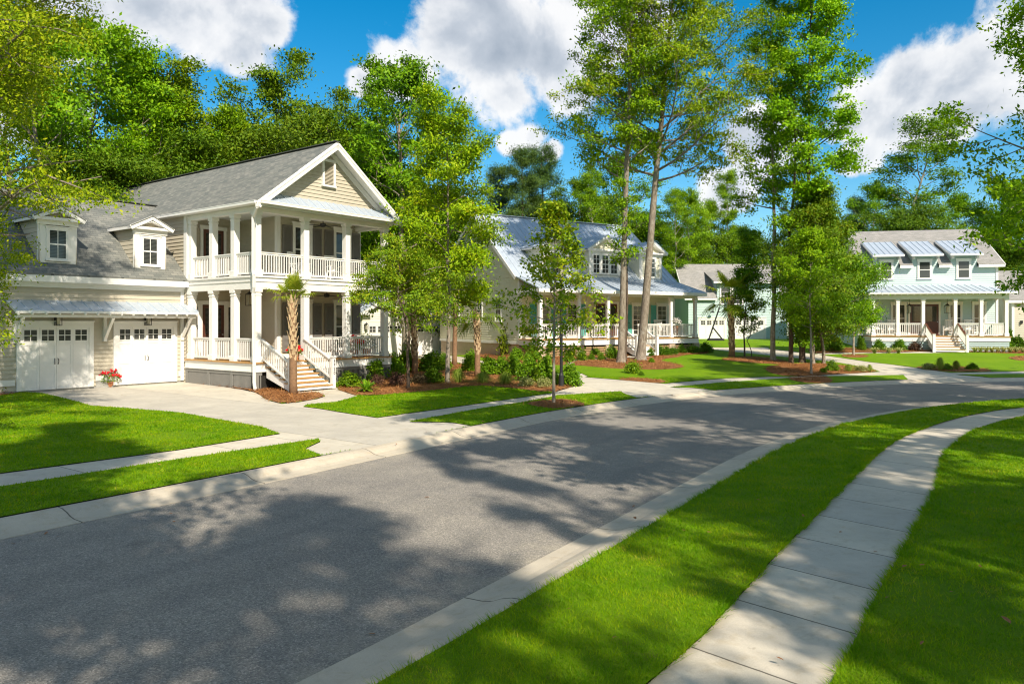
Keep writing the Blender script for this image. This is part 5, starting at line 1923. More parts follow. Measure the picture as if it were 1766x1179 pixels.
def grow(seed, H, r0, base, radius, nlimb, trunk_pts=None, elev=(10, 60), nsub=6, nclump=2, sig=.45, nleaf=40, leaf=.16, width=.5,
         prof=None, crown_m='leaf_green', bark='bark', flat=.45, sub_len=.42, limb_r=.34, up=1.0, droop=0.0, wob=.25, sides=9, name='tree',
         cull=None, ccull=None, flare=1.5, twigs=True, jitter=1.0, low_clumps=0, lstart=.35):
    """tapered trunk with limbs, sub-limbs and twigs (one mesh) and a crown of leaf blades in sprays (one mesh). Returns (trunk, crown) meshes."""
    rr = random.Random(seed)
    rng = np.random.default_rng(seed)
    prof = prof or (lambda t: math.sin(math.pi * min(1, .12 + .88 * t)) ** .6)
    if trunk_pts is None:
        n = 12
        trunk_pts = []
        wx = wy = 0
        for i in range(n):
            t = i / (n - 1)
            if i > 1:
                wx += rr.gauss(0, wob * .25)
                wy += rr.gauss(0, wob * .25)
            trunk_pts.append((wx, wy, H * t))
    T = [Vector(p) for p in trunk_pts]
    n = len(T)
    rad = [r0 * (1 - .88 * (i / (n - 1)) ** .9) for i in range(n)]
    # root flare
    T2 = [T[0], T[0].lerp(T[1], .06), T[0].lerp(T[1], .2)] + T[1:]
    rad2 = [r0 * flare, r0 * (1 + (flare - 1) * .45), r0 * 1.02] + rad[1:]
    mb = MB()
    mb.tube([T2[0] - Vector((0, 0, .15))] + T2, [rad2[0] * 1.1] + rad2, sides + 3, True, .06, rr)

    def tp(h):
        x = h * (n - 1)
        i = min(n - 2, int(x))
        return T[i].lerp(T[i + 1], x - i), rad[i] + (rad[i + 1] - rad[i]) * (x - i)

    C = []
    az = rr.uniform(0, 6.28)
    for i in range(nlimb):
        t = (i + rr.uniform(.1, .9)) / nlimb
        h = base + (.985 - base) * t
        p, rt = tp(h)
        az += 2.399 + rr.uniform(-.5, .5) * jitter
        L = radius * prof(t) * rr.uniform(1 - .3 * jitter, 1 + .18 * jitter)
        el = R(elev[0] + (elev[1] - elev[0]) * t + rr.uniform(-12, 12) * jitter)
        d = Vector((math.cos(az) * math.cos(el), math.sin(az) * math.cos(el), math.sin(el)))
        if cull and not cull(p + d * L):
            continue
        pts = [p]
        q, dd = p, d
        for s in range(5):
            dd = (dd + Vector((rr.gauss(0, .13), rr.gauss(0, .13), rr.gauss(.05 - droop, .10)))).normalized()
            q = q + dd * (L / 5)
            pts.append(q)
        rl = max(.012, min(rt * .75, r0 * limb_r * (.45 + .55 * L / radius) * (1 - .6 * t)))
        mb.tube(pts, [rl * (1 - .85 * k / 5) for k in range(6)], 6, False)
        for j in range(nsub):
            f = lstart + (1 - lstart) * (j + rr.random()) / nsub
            x = f * 5
            k = min(4, int(x))
            sp_ = pts[k].lerp(pts[k + 1], x - k)
            ld = (pts[k + 1] - pts[k]).normalized()
            a = Vector((rr.gauss(0, 1), rr.gauss(0, 1), rr.gauss(.1, .6)))
            sd_ = (ld * .7 + (a - ld * a.dot(ld)).normalized() * .9).normalized()
            sl_ = L * sub_len * rr.uniform(.6, 1.15) * (1.25 - .6 * f)
            mid = sp_ + sd_ * sl_ * .55
            end = mid + (sd_ + Vector((rr.gauss(0, .3), rr.gauss(0, .3), rr.gauss(.1 - droop, .25)))).normalized() * sl_ * .5
            if twigs and (ccull is None or ccull(np.array([tuple(end)]))[0]):
                mb.tube([sp_, mid, end], [max(.008, rl * .32), max(.006, rl * .2), .005], 4, False)
            for c in range(nclump):
                g = (c + 1) / nclump
                C.append(sp_.lerp(mid, g * 2) if g < .5 else mid.lerp(end, g * 2 - 1))
        C.append(pts[-1])
    for i in range(low_clumps):
        p, _ = tp(rr.uniform(base * .5, base))
        C.append(p + Vector((rr.gauss(0, .25), rr.gauss(0, .25), 0)))
    C = np.array([tuple(c) for c in C])
    if ccull is not None:
        C = C[ccull(C)]
    tr = mb.build('trunk', bark, smooth=True)
    m1 = tr.data
    bpy.data.objects.remove(tr)
    # sprays differ in size: dense and open ones
    nn = rng.permutation(len(C))
    a, b = C[nn[:len(C) // 2]], C[nn[len(C) // 2:]]
    # the leaves of one spray face much the same way, out and up from the crown's axis
    ctr = np.column_stack([np.interp(C[:, 2], [p.z for p in T], [p.x for p in T]), np.interp(C[:, 2], [p.z for p in T], [p.y for p in T]), C[:, 2] - radius * .35])
    NO = C - ctr
    NO /= np.linalg.norm(NO, axis=1)[:, None] + 1e-6
    NO = NO * .85 + np.array([0, 0, .55]) + rng.normal(0, .28, NO.shape)
    na, nb_ = NO[nn[:len(C) // 2]], NO[nn[len(C) // 2:]]
    V = np.concatenate([leaves(a, sig * .75, int(nleaf * 1.1), leaf, rng, width, up, flat, na), leaves(b, sig * 1.15, int(nleaf * .9), leaf, rng, width, up, flat, nb_)])
    m2 = np_mesh('crown', V, 4, crown_m)
    return m1, m2


def plant(name, meshes, label, cat, loc, rot=0.0, scale=(1, 1, 1), group=None, tint=(1, 1, 1), names=('trunk', 'crown')):
    t = thing(name, label, cat, loc, rot, group)
    t.scale = scale
    for nm, me in zip(names, meshes):
        o = bpy.data.objects.new(nm, me)
        COL.objects.link(o)
        o.parent = t
        o.color = (*tint, 1)
    return t


round_p = lambda t: math.sqrt(max(.08, 1 - (2 * t - .85) ** 2 * .8))
dome_p = lambda t: .55 + .45 * math.sin(math.pi * min(1, t * 1.1)) - .25 * t
col_p = lambda t: .75 + .25 * math.sin(t * 9) - .35 * t ** 3
cone_p = lambda t: 1.05 * (1 - t) ** .75 + .06
top_p = lambda t: .35 + .65 * math.sin(math.pi * min(.92, t ** .8))

P_OAK = [grow(11, 16, .26, .20, 5.6, 25, nsub=5, nclump=2, sig=.42, nleaf=115, leaf=.22, prof=dome_p, elev=(8, 58), wob=.5),
         grow(12, 16, .24, .18, 5.0, 26, nsub=5, nclump=2, sig=.38, nleaf=110, leaf=.22, prof=round_p, elev=(12, 55), wob=.6),
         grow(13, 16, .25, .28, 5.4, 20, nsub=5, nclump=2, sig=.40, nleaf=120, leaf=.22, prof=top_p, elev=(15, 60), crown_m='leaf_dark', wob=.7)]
P_TALL = [grow(21, 20, .19, .30, 3.1, 34, nsub=5, nclump=2, sig=.36, nleaf=70, leaf=.20, prof=col_p, elev=(18, 50), crown_m='leaf_green', bark='bark_pale', wob=.5),
          grow(22, 20, .18, .42, 3.4, 24, nsub=5, nclump=2, sig=.40, nleaf=70, leaf=.20, prof=top_p, elev=(22, 60), crown_m='leaf_green', bark='bark_pale', wob=.8)]
P_PINE = [grow(31, 20, .22, .40, 3.2, 36, nsub=6, nclump=2, sig=.33, nleaf=80, leaf=.28, width=.16, prof=lambda t: .95 - .55 * t, elev=(0, 45), crown_m='needle', bark='bark_dark', flat=.8, wob=.3),
          grow(32, 20, .20, .55, 2.8, 26, nsub=6, nclump=2, sig=.33, nleaf=80, leaf=.28, width=.16, prof=lambda t: .9 - .45 * t, elev=(5, 50), crown_m='needle', bark='bark_dark', flat=.8, wob=.4)]
P_SHADE = [grow(71, 18, .22, .56, 4.0, 17, nsub=5, nclump=2, sig=.52, nleaf=50, leaf=.36, width=.6, prof=round_p, elev=(0, 50)),
           grow(72, 18, .22, .52, 4.0, 15, nsub=5, nclump=2, sig=.58, nleaf=50, leaf=.36, width=.6, prof=dome_p, elev=(0, 55))]
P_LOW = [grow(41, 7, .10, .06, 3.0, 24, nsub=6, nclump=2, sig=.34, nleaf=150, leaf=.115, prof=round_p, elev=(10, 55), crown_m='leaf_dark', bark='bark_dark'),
         grow(42, 7, .10, .05, 3.2, 24, nsub=6, nclump=2, sig=.34, nleaf=150, leaf=.115, prof=dome_p, elev=(15, 60), crown_m='leaf_dark', bark='bark_dark')]  # both crowns coloured dark to stand in for shade under taller trees


TOPS = {}


def tree_at(protos, k, px, d, ytop, wid=1.0, label='', name='tree', rot=None, tint=(1, 1, 1), group=None, H0=16.0, cat='tree'):
    """a tree at distance d on the bearing of column px whose top reaches photo row ytop"""
    x, y, z = at(px, d)
    me = protos[k][1]
    if me.name not in TOPS:
        co = np.empty(len(me.vertices) * 3, np.float32)
        me.vertices.foreach_get('co', co)
        TOPS[me.name] = float(np.percentile(co[2::3], 98.5))
    H0 = TOPS[me.name]
    Ht = CAMZ + (HZ - ytop) / F * d - z
    s = Ht / H0
    return plant(name, protos[k], label, cat, (x, y, z), rot if rot is not None else (px * .37) % 6.28, (s * wid, s * wid, s), group, tint)


ORD = ['first', 'second', 'third', 'fourth', 'fifth', 'sixth', 'seventh', 'eighth', 'ninth', 'tenth', 'eleventh', 'twelfth', 'thirteenth', 'fourteenth']
# woods behind the beige house
gW = 'trees of the wood behind the beige house'
tree_at(P_OAK, 1, 150, 44, 45, 1.0, 'tall bright green tree with the highest crown behind the garage wing roof', 'leafy_tree', tint=(1.0, 1.05, .9), group=gW)
tree_at(P_OAK, 0, 235, 48, 95, .9, 'bushy green tree rising behind the ridge of the garage wing', 'leafy_tree', tint=(.95, 1.1, .9), group=gW)
tree_at(P_TALL, 1, 320, 50, 120, 1.3, 'slim tree with olive, thinly leaved top between two bushier trees behind the garage wing', 'slim_tree', tint=(1.0, .85, .9), group=gW, H0=20)
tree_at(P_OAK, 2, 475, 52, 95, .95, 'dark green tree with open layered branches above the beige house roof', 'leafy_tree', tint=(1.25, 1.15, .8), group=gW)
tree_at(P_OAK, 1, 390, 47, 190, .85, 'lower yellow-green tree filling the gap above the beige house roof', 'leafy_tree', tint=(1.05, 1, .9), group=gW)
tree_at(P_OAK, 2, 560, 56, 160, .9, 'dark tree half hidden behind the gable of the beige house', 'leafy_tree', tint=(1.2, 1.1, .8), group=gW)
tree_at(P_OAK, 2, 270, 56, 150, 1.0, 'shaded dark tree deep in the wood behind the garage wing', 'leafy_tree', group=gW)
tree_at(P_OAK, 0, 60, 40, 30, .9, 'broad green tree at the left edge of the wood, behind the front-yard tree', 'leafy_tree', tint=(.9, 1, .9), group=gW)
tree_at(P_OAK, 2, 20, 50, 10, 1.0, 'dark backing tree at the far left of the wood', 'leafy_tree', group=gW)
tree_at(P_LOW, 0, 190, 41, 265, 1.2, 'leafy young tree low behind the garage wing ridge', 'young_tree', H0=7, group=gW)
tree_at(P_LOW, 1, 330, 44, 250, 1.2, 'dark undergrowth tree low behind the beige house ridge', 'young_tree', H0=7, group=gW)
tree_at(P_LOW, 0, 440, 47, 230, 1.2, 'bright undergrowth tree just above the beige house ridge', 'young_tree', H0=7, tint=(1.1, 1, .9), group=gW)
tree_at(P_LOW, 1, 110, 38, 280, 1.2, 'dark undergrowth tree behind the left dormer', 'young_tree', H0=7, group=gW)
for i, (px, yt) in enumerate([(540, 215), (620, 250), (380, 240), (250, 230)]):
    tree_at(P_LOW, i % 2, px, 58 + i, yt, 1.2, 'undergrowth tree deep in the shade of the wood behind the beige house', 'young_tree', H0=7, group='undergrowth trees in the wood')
# the big dome tree and its neighbours right of the beige house
tree_at(P_OAK, 1, 700, 50, 108, 1.05, 'big dome-crowned green tree with grey trunk behind the beige house gable', 'dome_tree', rot=1.0, tint=(.78, .88, .8))
tree_at(P_OAK, 2, 640, 60, 165, .8, 'dark tree filling in behind the dome-crowned tree', 'leafy_tree', tint=(1.2, 1.1, .8), group=gW)
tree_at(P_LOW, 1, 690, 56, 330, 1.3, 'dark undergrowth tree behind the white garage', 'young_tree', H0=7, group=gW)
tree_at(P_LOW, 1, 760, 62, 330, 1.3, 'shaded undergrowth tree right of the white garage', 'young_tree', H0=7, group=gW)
# pines and mixed wood behind the cream cottage
gP = 'trees behind the cream cottage'
tree_at(P_PINE, 0, 905, 76, 262, 1.1, 'tall dark pine behind the left end of the cottage ridge', 'pine_tree', H0=20, group=gP)
tree_at(P_PINE, 1, 940, 82, 255, 1.2, 'pine with the clumpiest top behind the cottage ridge', 'pine_tree', H0=20, tint=(.9, 1, 1), group=gP)
tree_at(P_PINE, 0, 868, 80, 290, 1.1, 'pine half hidden by the yellow-green oak left of the cottage', 'pine_tree', H0=20, group=gP)
tree_at(P_OAK, 2, 1000, 78, 290, .8, 'dark leafy tree behind the middle of the cottage ridge', 'leafy_tree', tint=(1.1, 1.1, .9), group=gP)
tree_at(P_TALL, 1, 1030, 74, 300, 1.0, 'slender pale-stemmed tree just left of the twin tall trunks, behind the cottage', 'slim_tree', H0=20, group=gP)
tree_at(P_OAK, 1, 1075, 80, 275, .8, 'green tree seen behind the twin tall trunks', 'leafy_tree', tint=(.9, 1, .9), group=gP)
tree_at(P_TALL, 1, 1155, 72, 330, .95, 'thin pale-stemmed tree right of the leaning tall trunk', 'slim_tree', H0=20, group=gP)
tree_at(P_OAK, 1, 1190, 76, 330, .8, 'bushy green tree above the right end of the cottage roof', 'leafy_tree', group=gP)
tree_at(P_OAK, 0, 1225, 84, 350, .75, 'rounded tree behind the left end of the aqua garage', 'leafy_tree', group=gP)
tree_at(P_TALL, 0, 1253, 84, 300, .8, 'slender forked tree behind the aqua garage ridge', 'slim_tree', H0=20, group=gP)
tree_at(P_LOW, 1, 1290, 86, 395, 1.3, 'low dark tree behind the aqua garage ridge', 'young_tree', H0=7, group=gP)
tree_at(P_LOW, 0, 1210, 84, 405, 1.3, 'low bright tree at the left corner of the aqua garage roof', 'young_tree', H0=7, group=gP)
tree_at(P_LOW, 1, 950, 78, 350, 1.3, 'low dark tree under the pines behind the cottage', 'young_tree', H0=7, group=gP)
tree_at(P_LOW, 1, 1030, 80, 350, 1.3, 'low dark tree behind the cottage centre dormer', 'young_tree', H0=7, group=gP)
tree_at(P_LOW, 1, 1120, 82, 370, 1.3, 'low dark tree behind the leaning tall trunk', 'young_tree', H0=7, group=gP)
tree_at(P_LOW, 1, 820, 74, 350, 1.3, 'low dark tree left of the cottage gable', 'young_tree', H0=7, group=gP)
# behind the aqua house
gA = 'trees behind the aqua house'
tree_at(P_TALL, 1, 1600, 80, 200, 1.35, 'tall open-crowned tree standing alone above the aqua house roof', 'open_tree', H0=20, rot=2.2, tint=(.8, .85, .8), group=gA)
tree_at(P_OAK, 1, 1510, 82, 318, .8, 'small rounded tree left of the open-crowned tall tree', 'leafy_tree', tint=(.75, .85, .85), group=gA)
tree_at(P_PINE, 0, 1470, 86, 345, 1.2, 'dark pine left of the aqua house ridge', 'pine_tree', H0=20, group=gA)
tree_at(P_LOW, 0, 1570, 76, 362, 1.2, 'low yellow-green tree at the middle of the aqua house ridge', 'young_tree', H0=7, group=gA)
tree_at(P_OAK, 0, 1655, 84, 338, .9, 'dense green tree at the right end of the aqua house ridge', 'leafy_tree', tint=(.85, .95, .9), group=gA)
tree_at(P_OAK, 1, 1725, 80, 318, .95, 'dense green tree above the tan garage', 'leafy_tree', tint=(.8, .95, .9), group=gA)
tree_at(P_OAK, 2, 1800, 76, 290, 1.0, 'dark tree at the right edge behind the tan garage', 'leafy_tree', group=gA)
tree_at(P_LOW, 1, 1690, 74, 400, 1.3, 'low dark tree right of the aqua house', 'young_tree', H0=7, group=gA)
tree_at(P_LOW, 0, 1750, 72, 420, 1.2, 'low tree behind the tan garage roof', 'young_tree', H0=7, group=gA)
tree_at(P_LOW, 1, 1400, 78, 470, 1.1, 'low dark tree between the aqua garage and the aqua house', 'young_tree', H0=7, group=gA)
tree_at(P_OAK, 2, 1365, 84, 360, .8, 'dark tree between the aqua garage and the aqua house', 'leafy_tree', group=gA)
tree_at(P_OAK, 1, 1430, 90, 370, .8, 'green tree in the gap left of the aqua house', 'leafy_tree', group=gA)

# one continuous far wood that closes the horizon
rngw = np.random.default_rng(77)
Cw = []
for i in range(2600):
    a = R(rngw.uniform(-62, 62))
    d = rngw.uniform(92, 135)
    x, y = math.sin(a) * d * 1.15, math.cos(a) * d
    hmax = 8.5 + 3.5 * math.sin(x * .11) * math.cos(x * .043 + 1) + rngw.normal(0, 1.0)
    z0_ = .12 + 24 * (.0125 + .036 * sstep(-6, 3.5, x))
    Cw.append((x, y, z0_ + rngw.uniform(.2, max(3, hmax))))
Vw = leaves(np.array(Cw), 1.25, 42, .62, rngw, .6, .5, .7)
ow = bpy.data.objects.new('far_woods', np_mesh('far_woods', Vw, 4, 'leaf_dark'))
COL.objects.link(ow)
tag(ow, 'distant belt of dark green woods closing the view behind the houses', 'woods', kind='stuff')

# ------------------------------------------------------------------ the trees standing in the yards and beds
def world_path(px_py, d, z0, base):
    """trunk axis traced from the photograph at distance d, relative to its base"""
    out = []
    for px, py in px_py:
        out.append(((px - CX) / F * d - base[0], 0.0, CAMZ + (HZ - py) / F * d - z0))
    return out


def ground_at(px, py):
    x, y = G(px, py)
    return x, y, g1(x, y)


# yard tree whose branches hang in from the left edge
x, y = -13.6, 17.2
def yard_cull(C):
    # outline of the overhanging boughs, higher up reaching further over the lawn
    X, Y, Z = C[:, 0] + x, C[:, 1] + y, C[:, 2] + g1(x, y)
    px, py = CX + F * X / Y, HZ - F * (Z - CAMZ) / Y
    lim = np.interp(py, [-200, 0, 60, 110, 150, 300, 325, 335, 352, 365, 400, 430, 470, 540, 560, 640], [205, 180, 155, 130, 95, 80, 130, 240, 240, 60, 40, 45, 30, 40, 10, -20])
    return (px < lim) & (Z > 2.4)


m = grow(51, 14.5, .24, .16, 4.6, 90, nsub=7, nclump=3, sig=.27, nleaf=120, leaf=.095, width=.45, prof=lambda t: 1.0 - .35 * abs(t - .45), elev=(-4, 55), crown_m='leaf_yellow', bark='bark', flat=.45, wob=.4, droop=.03, ccull=yard_cull, cull=lambda p: yard_cull(np.array([(p.x - .5, p.y, p.z)]))[0] and p.x > -3.2)
plant('yard_tree', m, 'yellow-green tree hanging in over the lawn and garage from the left edge', 'tree', (x, y, g1(x, y)), 0.0)

# street maple
x, y, z = ground_at(955, 694)
m = grow(52, 6.6, .055, .24, 1.85, 34, nsub=6, nclump=2, sig=.16, nleaf=18, leaf=.115, width=.75, prof=lambda t: (1.05 * (1 - t) ** .8 + .05) * (.75 + .25 * min(1, t * 6)), elev=(4, 52), crown_m='leaf_maple', bark='bark_pale', wob=.06, limb_r=.5, flare=1.25, sub_len=.36)
plant('maple_tree', m, 'young pyramidal street maple with thin trunk in a mulch ring by the kerb', 'tree', (x, y, z), tint=(1.0, 1.1, .7))

# two tall trunks before the cottage
x, y, z = ground_at(1071, 625.5)
tp_ = world_path([(1071, 625.5), (1074, 520), (1077, 400), (1081, 280), (1086, 150), (1089, 20), (1093, -90), (1099, -190), (1105, -260)], y, z, (x,))
m = grow(53, 25, .20, .34, 3.8, 42, trunk_pts=tp_, nsub=5, nclump=2, sig=.30, nleaf=90, leaf=.18, width=.5, prof=lambda t: .95 - .25 * t, elev=(25, 55), crown_m='leaf_green', bark='bark', wob=.2, limb_r=.28, low_clumps=22)
plant('tall_tree', m, 'tall straight ivy-flecked tree before the cottage porch, its crown thin on the left', 'tree', (x, y, z), tint=(1.1, 1.05, .9))
x, y, z = ground_at(1105, 621)
tp_ = world_path([(1105, 621), (1112, 540), (1119, 450), (1126, 360), (1133, 285), (1142, 200), (1150, 100), (1160, 0), (1172, -110), (1180, -200)], y, z, (x,))
m = grow(54, 23, .26, .40, 6.0, 50, trunk_pts=tp_, nsub=10, nclump=2, sig=.31, nleaf=100, leaf=.18, width=.42, prof=lambda t: .95 - .3 * t, elev=(14, 62), lstart=.18, crown_m='leaf_yellow', bark='bark', wob=.2, limb_r=.30, droop=.01, sub_len=.40)
plant('tall_tree', m, 'tall leaning grey-barked tree before the cottage steps with a wide olive crown', 'tree', (x, y, z), tint=(.85, .95, .9))
x, y, z = ground_at(1080, 624)
m = grow(55, 9, .10, .78, 1.6, 8, nsub=4, nclump=1, sig=.3, nleaf=20, leaf=.15, elev=(30, 60), bark='bark_dark', wob=.12)
plant('slim_tree', m, 'slim dark trunk standing close behind the straight tall tree', 'tree', (x, y + .4, z))

# tall group on the right
x, y, z = ground_at(1333, 621.5)
m = grow(56, 20.5, .15, .42, 2.3, 22, nsub=5, nclump=2, sig=.30, nleaf=64, leaf=.18, prof=lambda t: .9 - .2 * t, elev=(15, 55), crown_m='leaf_green', bark='bark_pale', wob=.25, low_clumps=8)
plant('tall_tree', m, 'tall slender pale-barked tree between the palm bed and the oak clump', 'tree', (x, y, z), tint=(.95, 1, .9))
x, y, z = ground_at(1393, 628)
m = grow(57, 22, .17, .42, 3.1, 30, nsub=5, nclump=2, sig=.29, nleaf=80, leaf=.19, width=.6, prof=lambda t: 1.0 - .5 * t ** 2, elev=(10, 45), crown_m='leaf_green', bark='bark_dark', wob=.3)
plant('tall_tree', m, 'tallest bright green tree rising straight out of the oak clump', 'tree', (x, y + .8, z), tint=(1.15, 1.25, .9))
m = grow(58, 17, .13, .42, 1.9, 16, nsub=4, nclump=2, sig=.30, nleaf=60, leaf=.18, prof=lambda t: 1.0 - .3 * t, elev=(15, 50), crown_m='leaf_green', bark='bark_dark', wob=.4)
plant('tall_tree', m, 'dark-stemmed tree left of the tallest one in the oak clump', 'tree', (x - .75, y + .5, z), tint=(1.0, 1.05, .9))
m = grow(59, 9.6, .13, .15, 2.8, 42, nsub=7, nclump=2, sig=.28, nleaf=80, leaf=.145, prof=dome_p, elev=(0, 55), crown_m='leaf_maple', bark='bark', wob=.3)
plant('oak_tree', m, 'dense young oak with bronze-tinted top, the bushiest of the clump in the mulch island', 'tree', (x + .35, y + .2, z), tint=(.62, .80, .6))
m = grow(60, 7.2, .10, .16, 2.6, 34, nsub=6, nclump=2, sig=.32, nleaf=66, leaf=.145, prof=round_p, elev=(-5, 50), crown_m='leaf_green', bark='bark', wob=.4)
plant('oak_tree', m, 'lower green oak leaning right out of the mulch-island clump', 'tree', (x + 1.1, y + .5, z), tint=(.65, .75, .7))
x, y, z = ground_at(1399, 646)
m = grow(61, 6.6, .06, .34, 1.7, 26, nsub=6, nclump=2, sig=.22, nleaf=46, leaf=.13, prof=round_p, elev=(10, 60), crown_m='leaf_green', bark='bark_pale', wob=.08, flare=1.2)
plant('street_tree', m, 'young pale-stemmed street tree on the mulch mound at the kerb', 'tree', (x, y, z), tint=(1.05, 1.05, .9))
x, y, z = ground_at(1472, 612.5)
m = grow(62, 5.6, .075, .30, 2.0, 30, nsub=6, nclump=2, sig=.26, nleaf=64, leaf=.135, prof=round_p, elev=(-5, 60), crown_m='leaf_green', bark='bark_pale', wob=.05, flare=1.2)
plant('lawn_tree', m, 'small round-headed tree on the lawn before the aqua house', 'tree', (x, y, z), tint=(1.15, 1.2, .9))
x, y, z = ground_at(1284, 615)
m = grow(63, 7.6, .055, .30, 1.35, 26, nsub=5, nclump=2, sig=.22, nleaf=44, leaf=.15, prof=col_p, elev=(10, 50), crown_m='leaf_green', bark='bark_dark', wob=.2, flare=1.2)
plant('sapling', m, 'leafy sapling right beside the single palm before the aqua garage', 'tree', (x, y, z), tint=(.8, .9, .8))
x, y, z = ground_at(1296, 615)
m = grow(64, 3.6, .03, .30, .8, 14, nsub=4, nclump=2, sig=.16, nleaf=16, leaf=.12, prof=col_p, elev=(20, 60), crown_m='leaf_green', bark='bark_dark', wob=.3, flare=1.2)
plant('sapling', m, 'thin leaning sapling, the smaller of two before the aqua garage', 'tree', (x, y, z))

# trees in the bed beside the beige house
x, y, z = ground_at(704, 671)
d = y
tp_ = world_path([(704, 671), (704, 640), (703, 610), (706, 580), (704, 560), (697, 540), (690, 525), (686, 505), (688, 480), (690, 455)], y, z, (x,))
m = grow(65, 4.6, .07, .50, 2.3, 24, trunk_pts=tp_, nsub=6, nclump=2, sig=.18, nleaf=62, leaf=.105, prof=lambda t: 1.05 - .55 * t, elev=(-2, 45), crown_m='leaf_maple', bark='bark_dark', flat=.35, flare=1.3, limb_r=.45)
plant('small_tree', m, 'small tree with crooked stem and flat bronze-tipped layers before the beige porch', 'tree', (x, y, z), tint=(.9, 1.05, .8))
x, y, z = ground_at(772, 660)
m = grow(66, 11.0, .10, .30, 2.15, 34, nsub=6, nclump=2, sig=.27, nleaf=66, leaf=.16, width=.42, prof=lambda t: .95 - .35 * t ** 2, elev=(-8, 45), crown_m='leaf_yellow', bark='bark', wob=.2, flare=1.3, droop=.02)
plant('oak_tree', m, 'yellow-green oak with slender spotted trunk between the palms, left of the cottage', 'tree', (x, y, z), tint=(.92, 1.08, .9))
x, y, z = ground_at(838, 650)
# tree at the right edge of the frame
x, y = 18.9, 23.6
m = grow(67, 13.5, .2, .2, 4.4, 34, nsub=7, nclump=2, sig=.30, nleaf=90, leaf=.17, prof=round_p, elev=(5, 55), crown_m='leaf_green', bark='bark', wob=.5)
plant('leafy_tree', m, 'green tree reaching in from the right edge beyond the pavement', 'tree', (x, y, g1(x, y)), tint=(1.15, 1.15, .9))

# street-side trees overhead and behind the camera: only their shade reaches the picture
SH = [(2.8, -8.6, .85), (7.4, -2.6, .22), (7.0, -9.4, .5), (-1.2, -1.2, .68), (-2.7, 2.2, .38), (7.0, 4.8, .7), (10.8, .4, .5), (15.4, 4.8, 1.0), (12.7, -7.2, .85), (14.2, -3.2, .9), (6.9, 9.5, .62), (19.0, 11.5, 1.0), (25.0, 16.5, 1.0), (32.0, 20.0, 1.1), (-4.2, -7.4, 1.0), (21, 4.5, 1.0), (16, -8, .9)]
for i, (x, y, w) in enumerate(SH):
    plant('shade_tree', P_SHADE[i % 2], 'tall street tree outside the picture that shades the road', 'tree', (x, y, g1(x, y)), x * 1.7 + y, (w, w, .84 if i in (3, 4) else .94 + .04 * (i % 4)), 'shade trees along the near pavement')


# ------------------------------------------------------------------ palms
def palm_meshes(seed, h, r, boots, nf, frond, lean=0.0, up=.35):
    rr = random.Random(seed)
    tr = MB()
    pts = [(lean * (k / 8) ** 2, .02 * math.sin(k), h * k / 8) for k in range(9)]
    pts[0] = (0, 0, -.1)
    tr.tube(pts, [r * (1.25 if k == 0 else 1.05 - .12 * k / 8) for k in range(9)], 14, True, .05, rr)
    t = tr.build('trunk', 'palm_trunk', smooth=True)
    mt = t.data
    bpy.data.objects.remove(t)
    bt = MB()
    z = h * (1 - boots)
    a = 0.0
    while z < h + .1:
        a += 2.4
        k = z / h
        cx = lean * k * k
        ra = r * 1.02
        o = Vector((math.cos(a), math.sin(a), 0))
        s = Vector((-o.y, o.x, 0))
        p = Vector((cx, 0, z)) + o * ra * .8
        w = r * .55
        L = r * rr.uniform(1.5, 2.2)
        tip = p + o * r * rr.uniform(.35, .75) + Vector((0, 0, L))
        bt.quad(p - s * w, p + s * w, tip + s * w * .35, tip - s * w * .35)
        bt.quad(p + s * w, p + o * r * .28 + Vector((0, 0, -.02)), tip + o * .02, tip + s * w * .35)
        bt.quad(p + o * r * .28 + Vector((0, 0, -.02)), p - s * w, tip - s * w * .35, tip + o * .02)
        z += r * .30
    b = bt.build('boots', 'palm_boot')
    mb_ = b.data
    bpy.data.objects.remove(b)
    V = []
    top = Vector((lean, 0, h))
    for i in range(nf):
        a = i * 2.399 + rr.uniform(-.3, .3)
        el = R((90 - 62 * (i / nf) if up != .35 else 80 - 105 * (i / nf)) + rr.uniform(-8, 8))
        d = Vector((math.cos(a) * math.cos(el), math.sin(a) * math.cos(el), math.sin(el)))
        q = top
        L = frond * rr.uniform(.8, 1.1)
        for k in range(4):
            p2 = q + d * L * .14
            s = d.cross(Vector((0, 0, 1)))
            s = (s.normalized() if s.length > .05 else Vector((1, 0, 0))) * .014
            V += [q - s, q + s, p2 + s, p2 - s]
            q = p2
            d = (d + Vector((0, 0, -.10))).normalized()
        s = d.cross(Vector((0, 0, 1)))
        s = s.normalized() if s.length > .05 else Vector((1, 0, 0))
        up_ = s.cross(d)
        nb = 26
        for k in range(nb):
            g = (k / (nb - 1) - .5) * 2
            th = g * R(100)
            base = q + d * L * .16 * (1 - abs(g))
            dd = (d * math.cos(th) + s * math.sin(th) + up_ * (.18 * abs(g))).normalized()
            ll = L * .52 * (1 - .35 * abs(g)) * rr.uniform(.85, 1.1)
            sd_ = dd.cross(up_).normalized() * L * .016
            mid = base + dd * ll * .6
            tip = base + dd * ll + Vector((0, 0, -ll * rr.uniform(.15, .5)))
            V += [base - sd_ * .6, base + sd_ * .6, mid + sd_, mid - sd_]
            V += [mid - sd_, mid + sd_, tip + sd_ * .1, tip - sd_ * .1]
    return mt, mb_, np_mesh('crown', [tuple(v) for v in V], 4, 'palm_leaf')


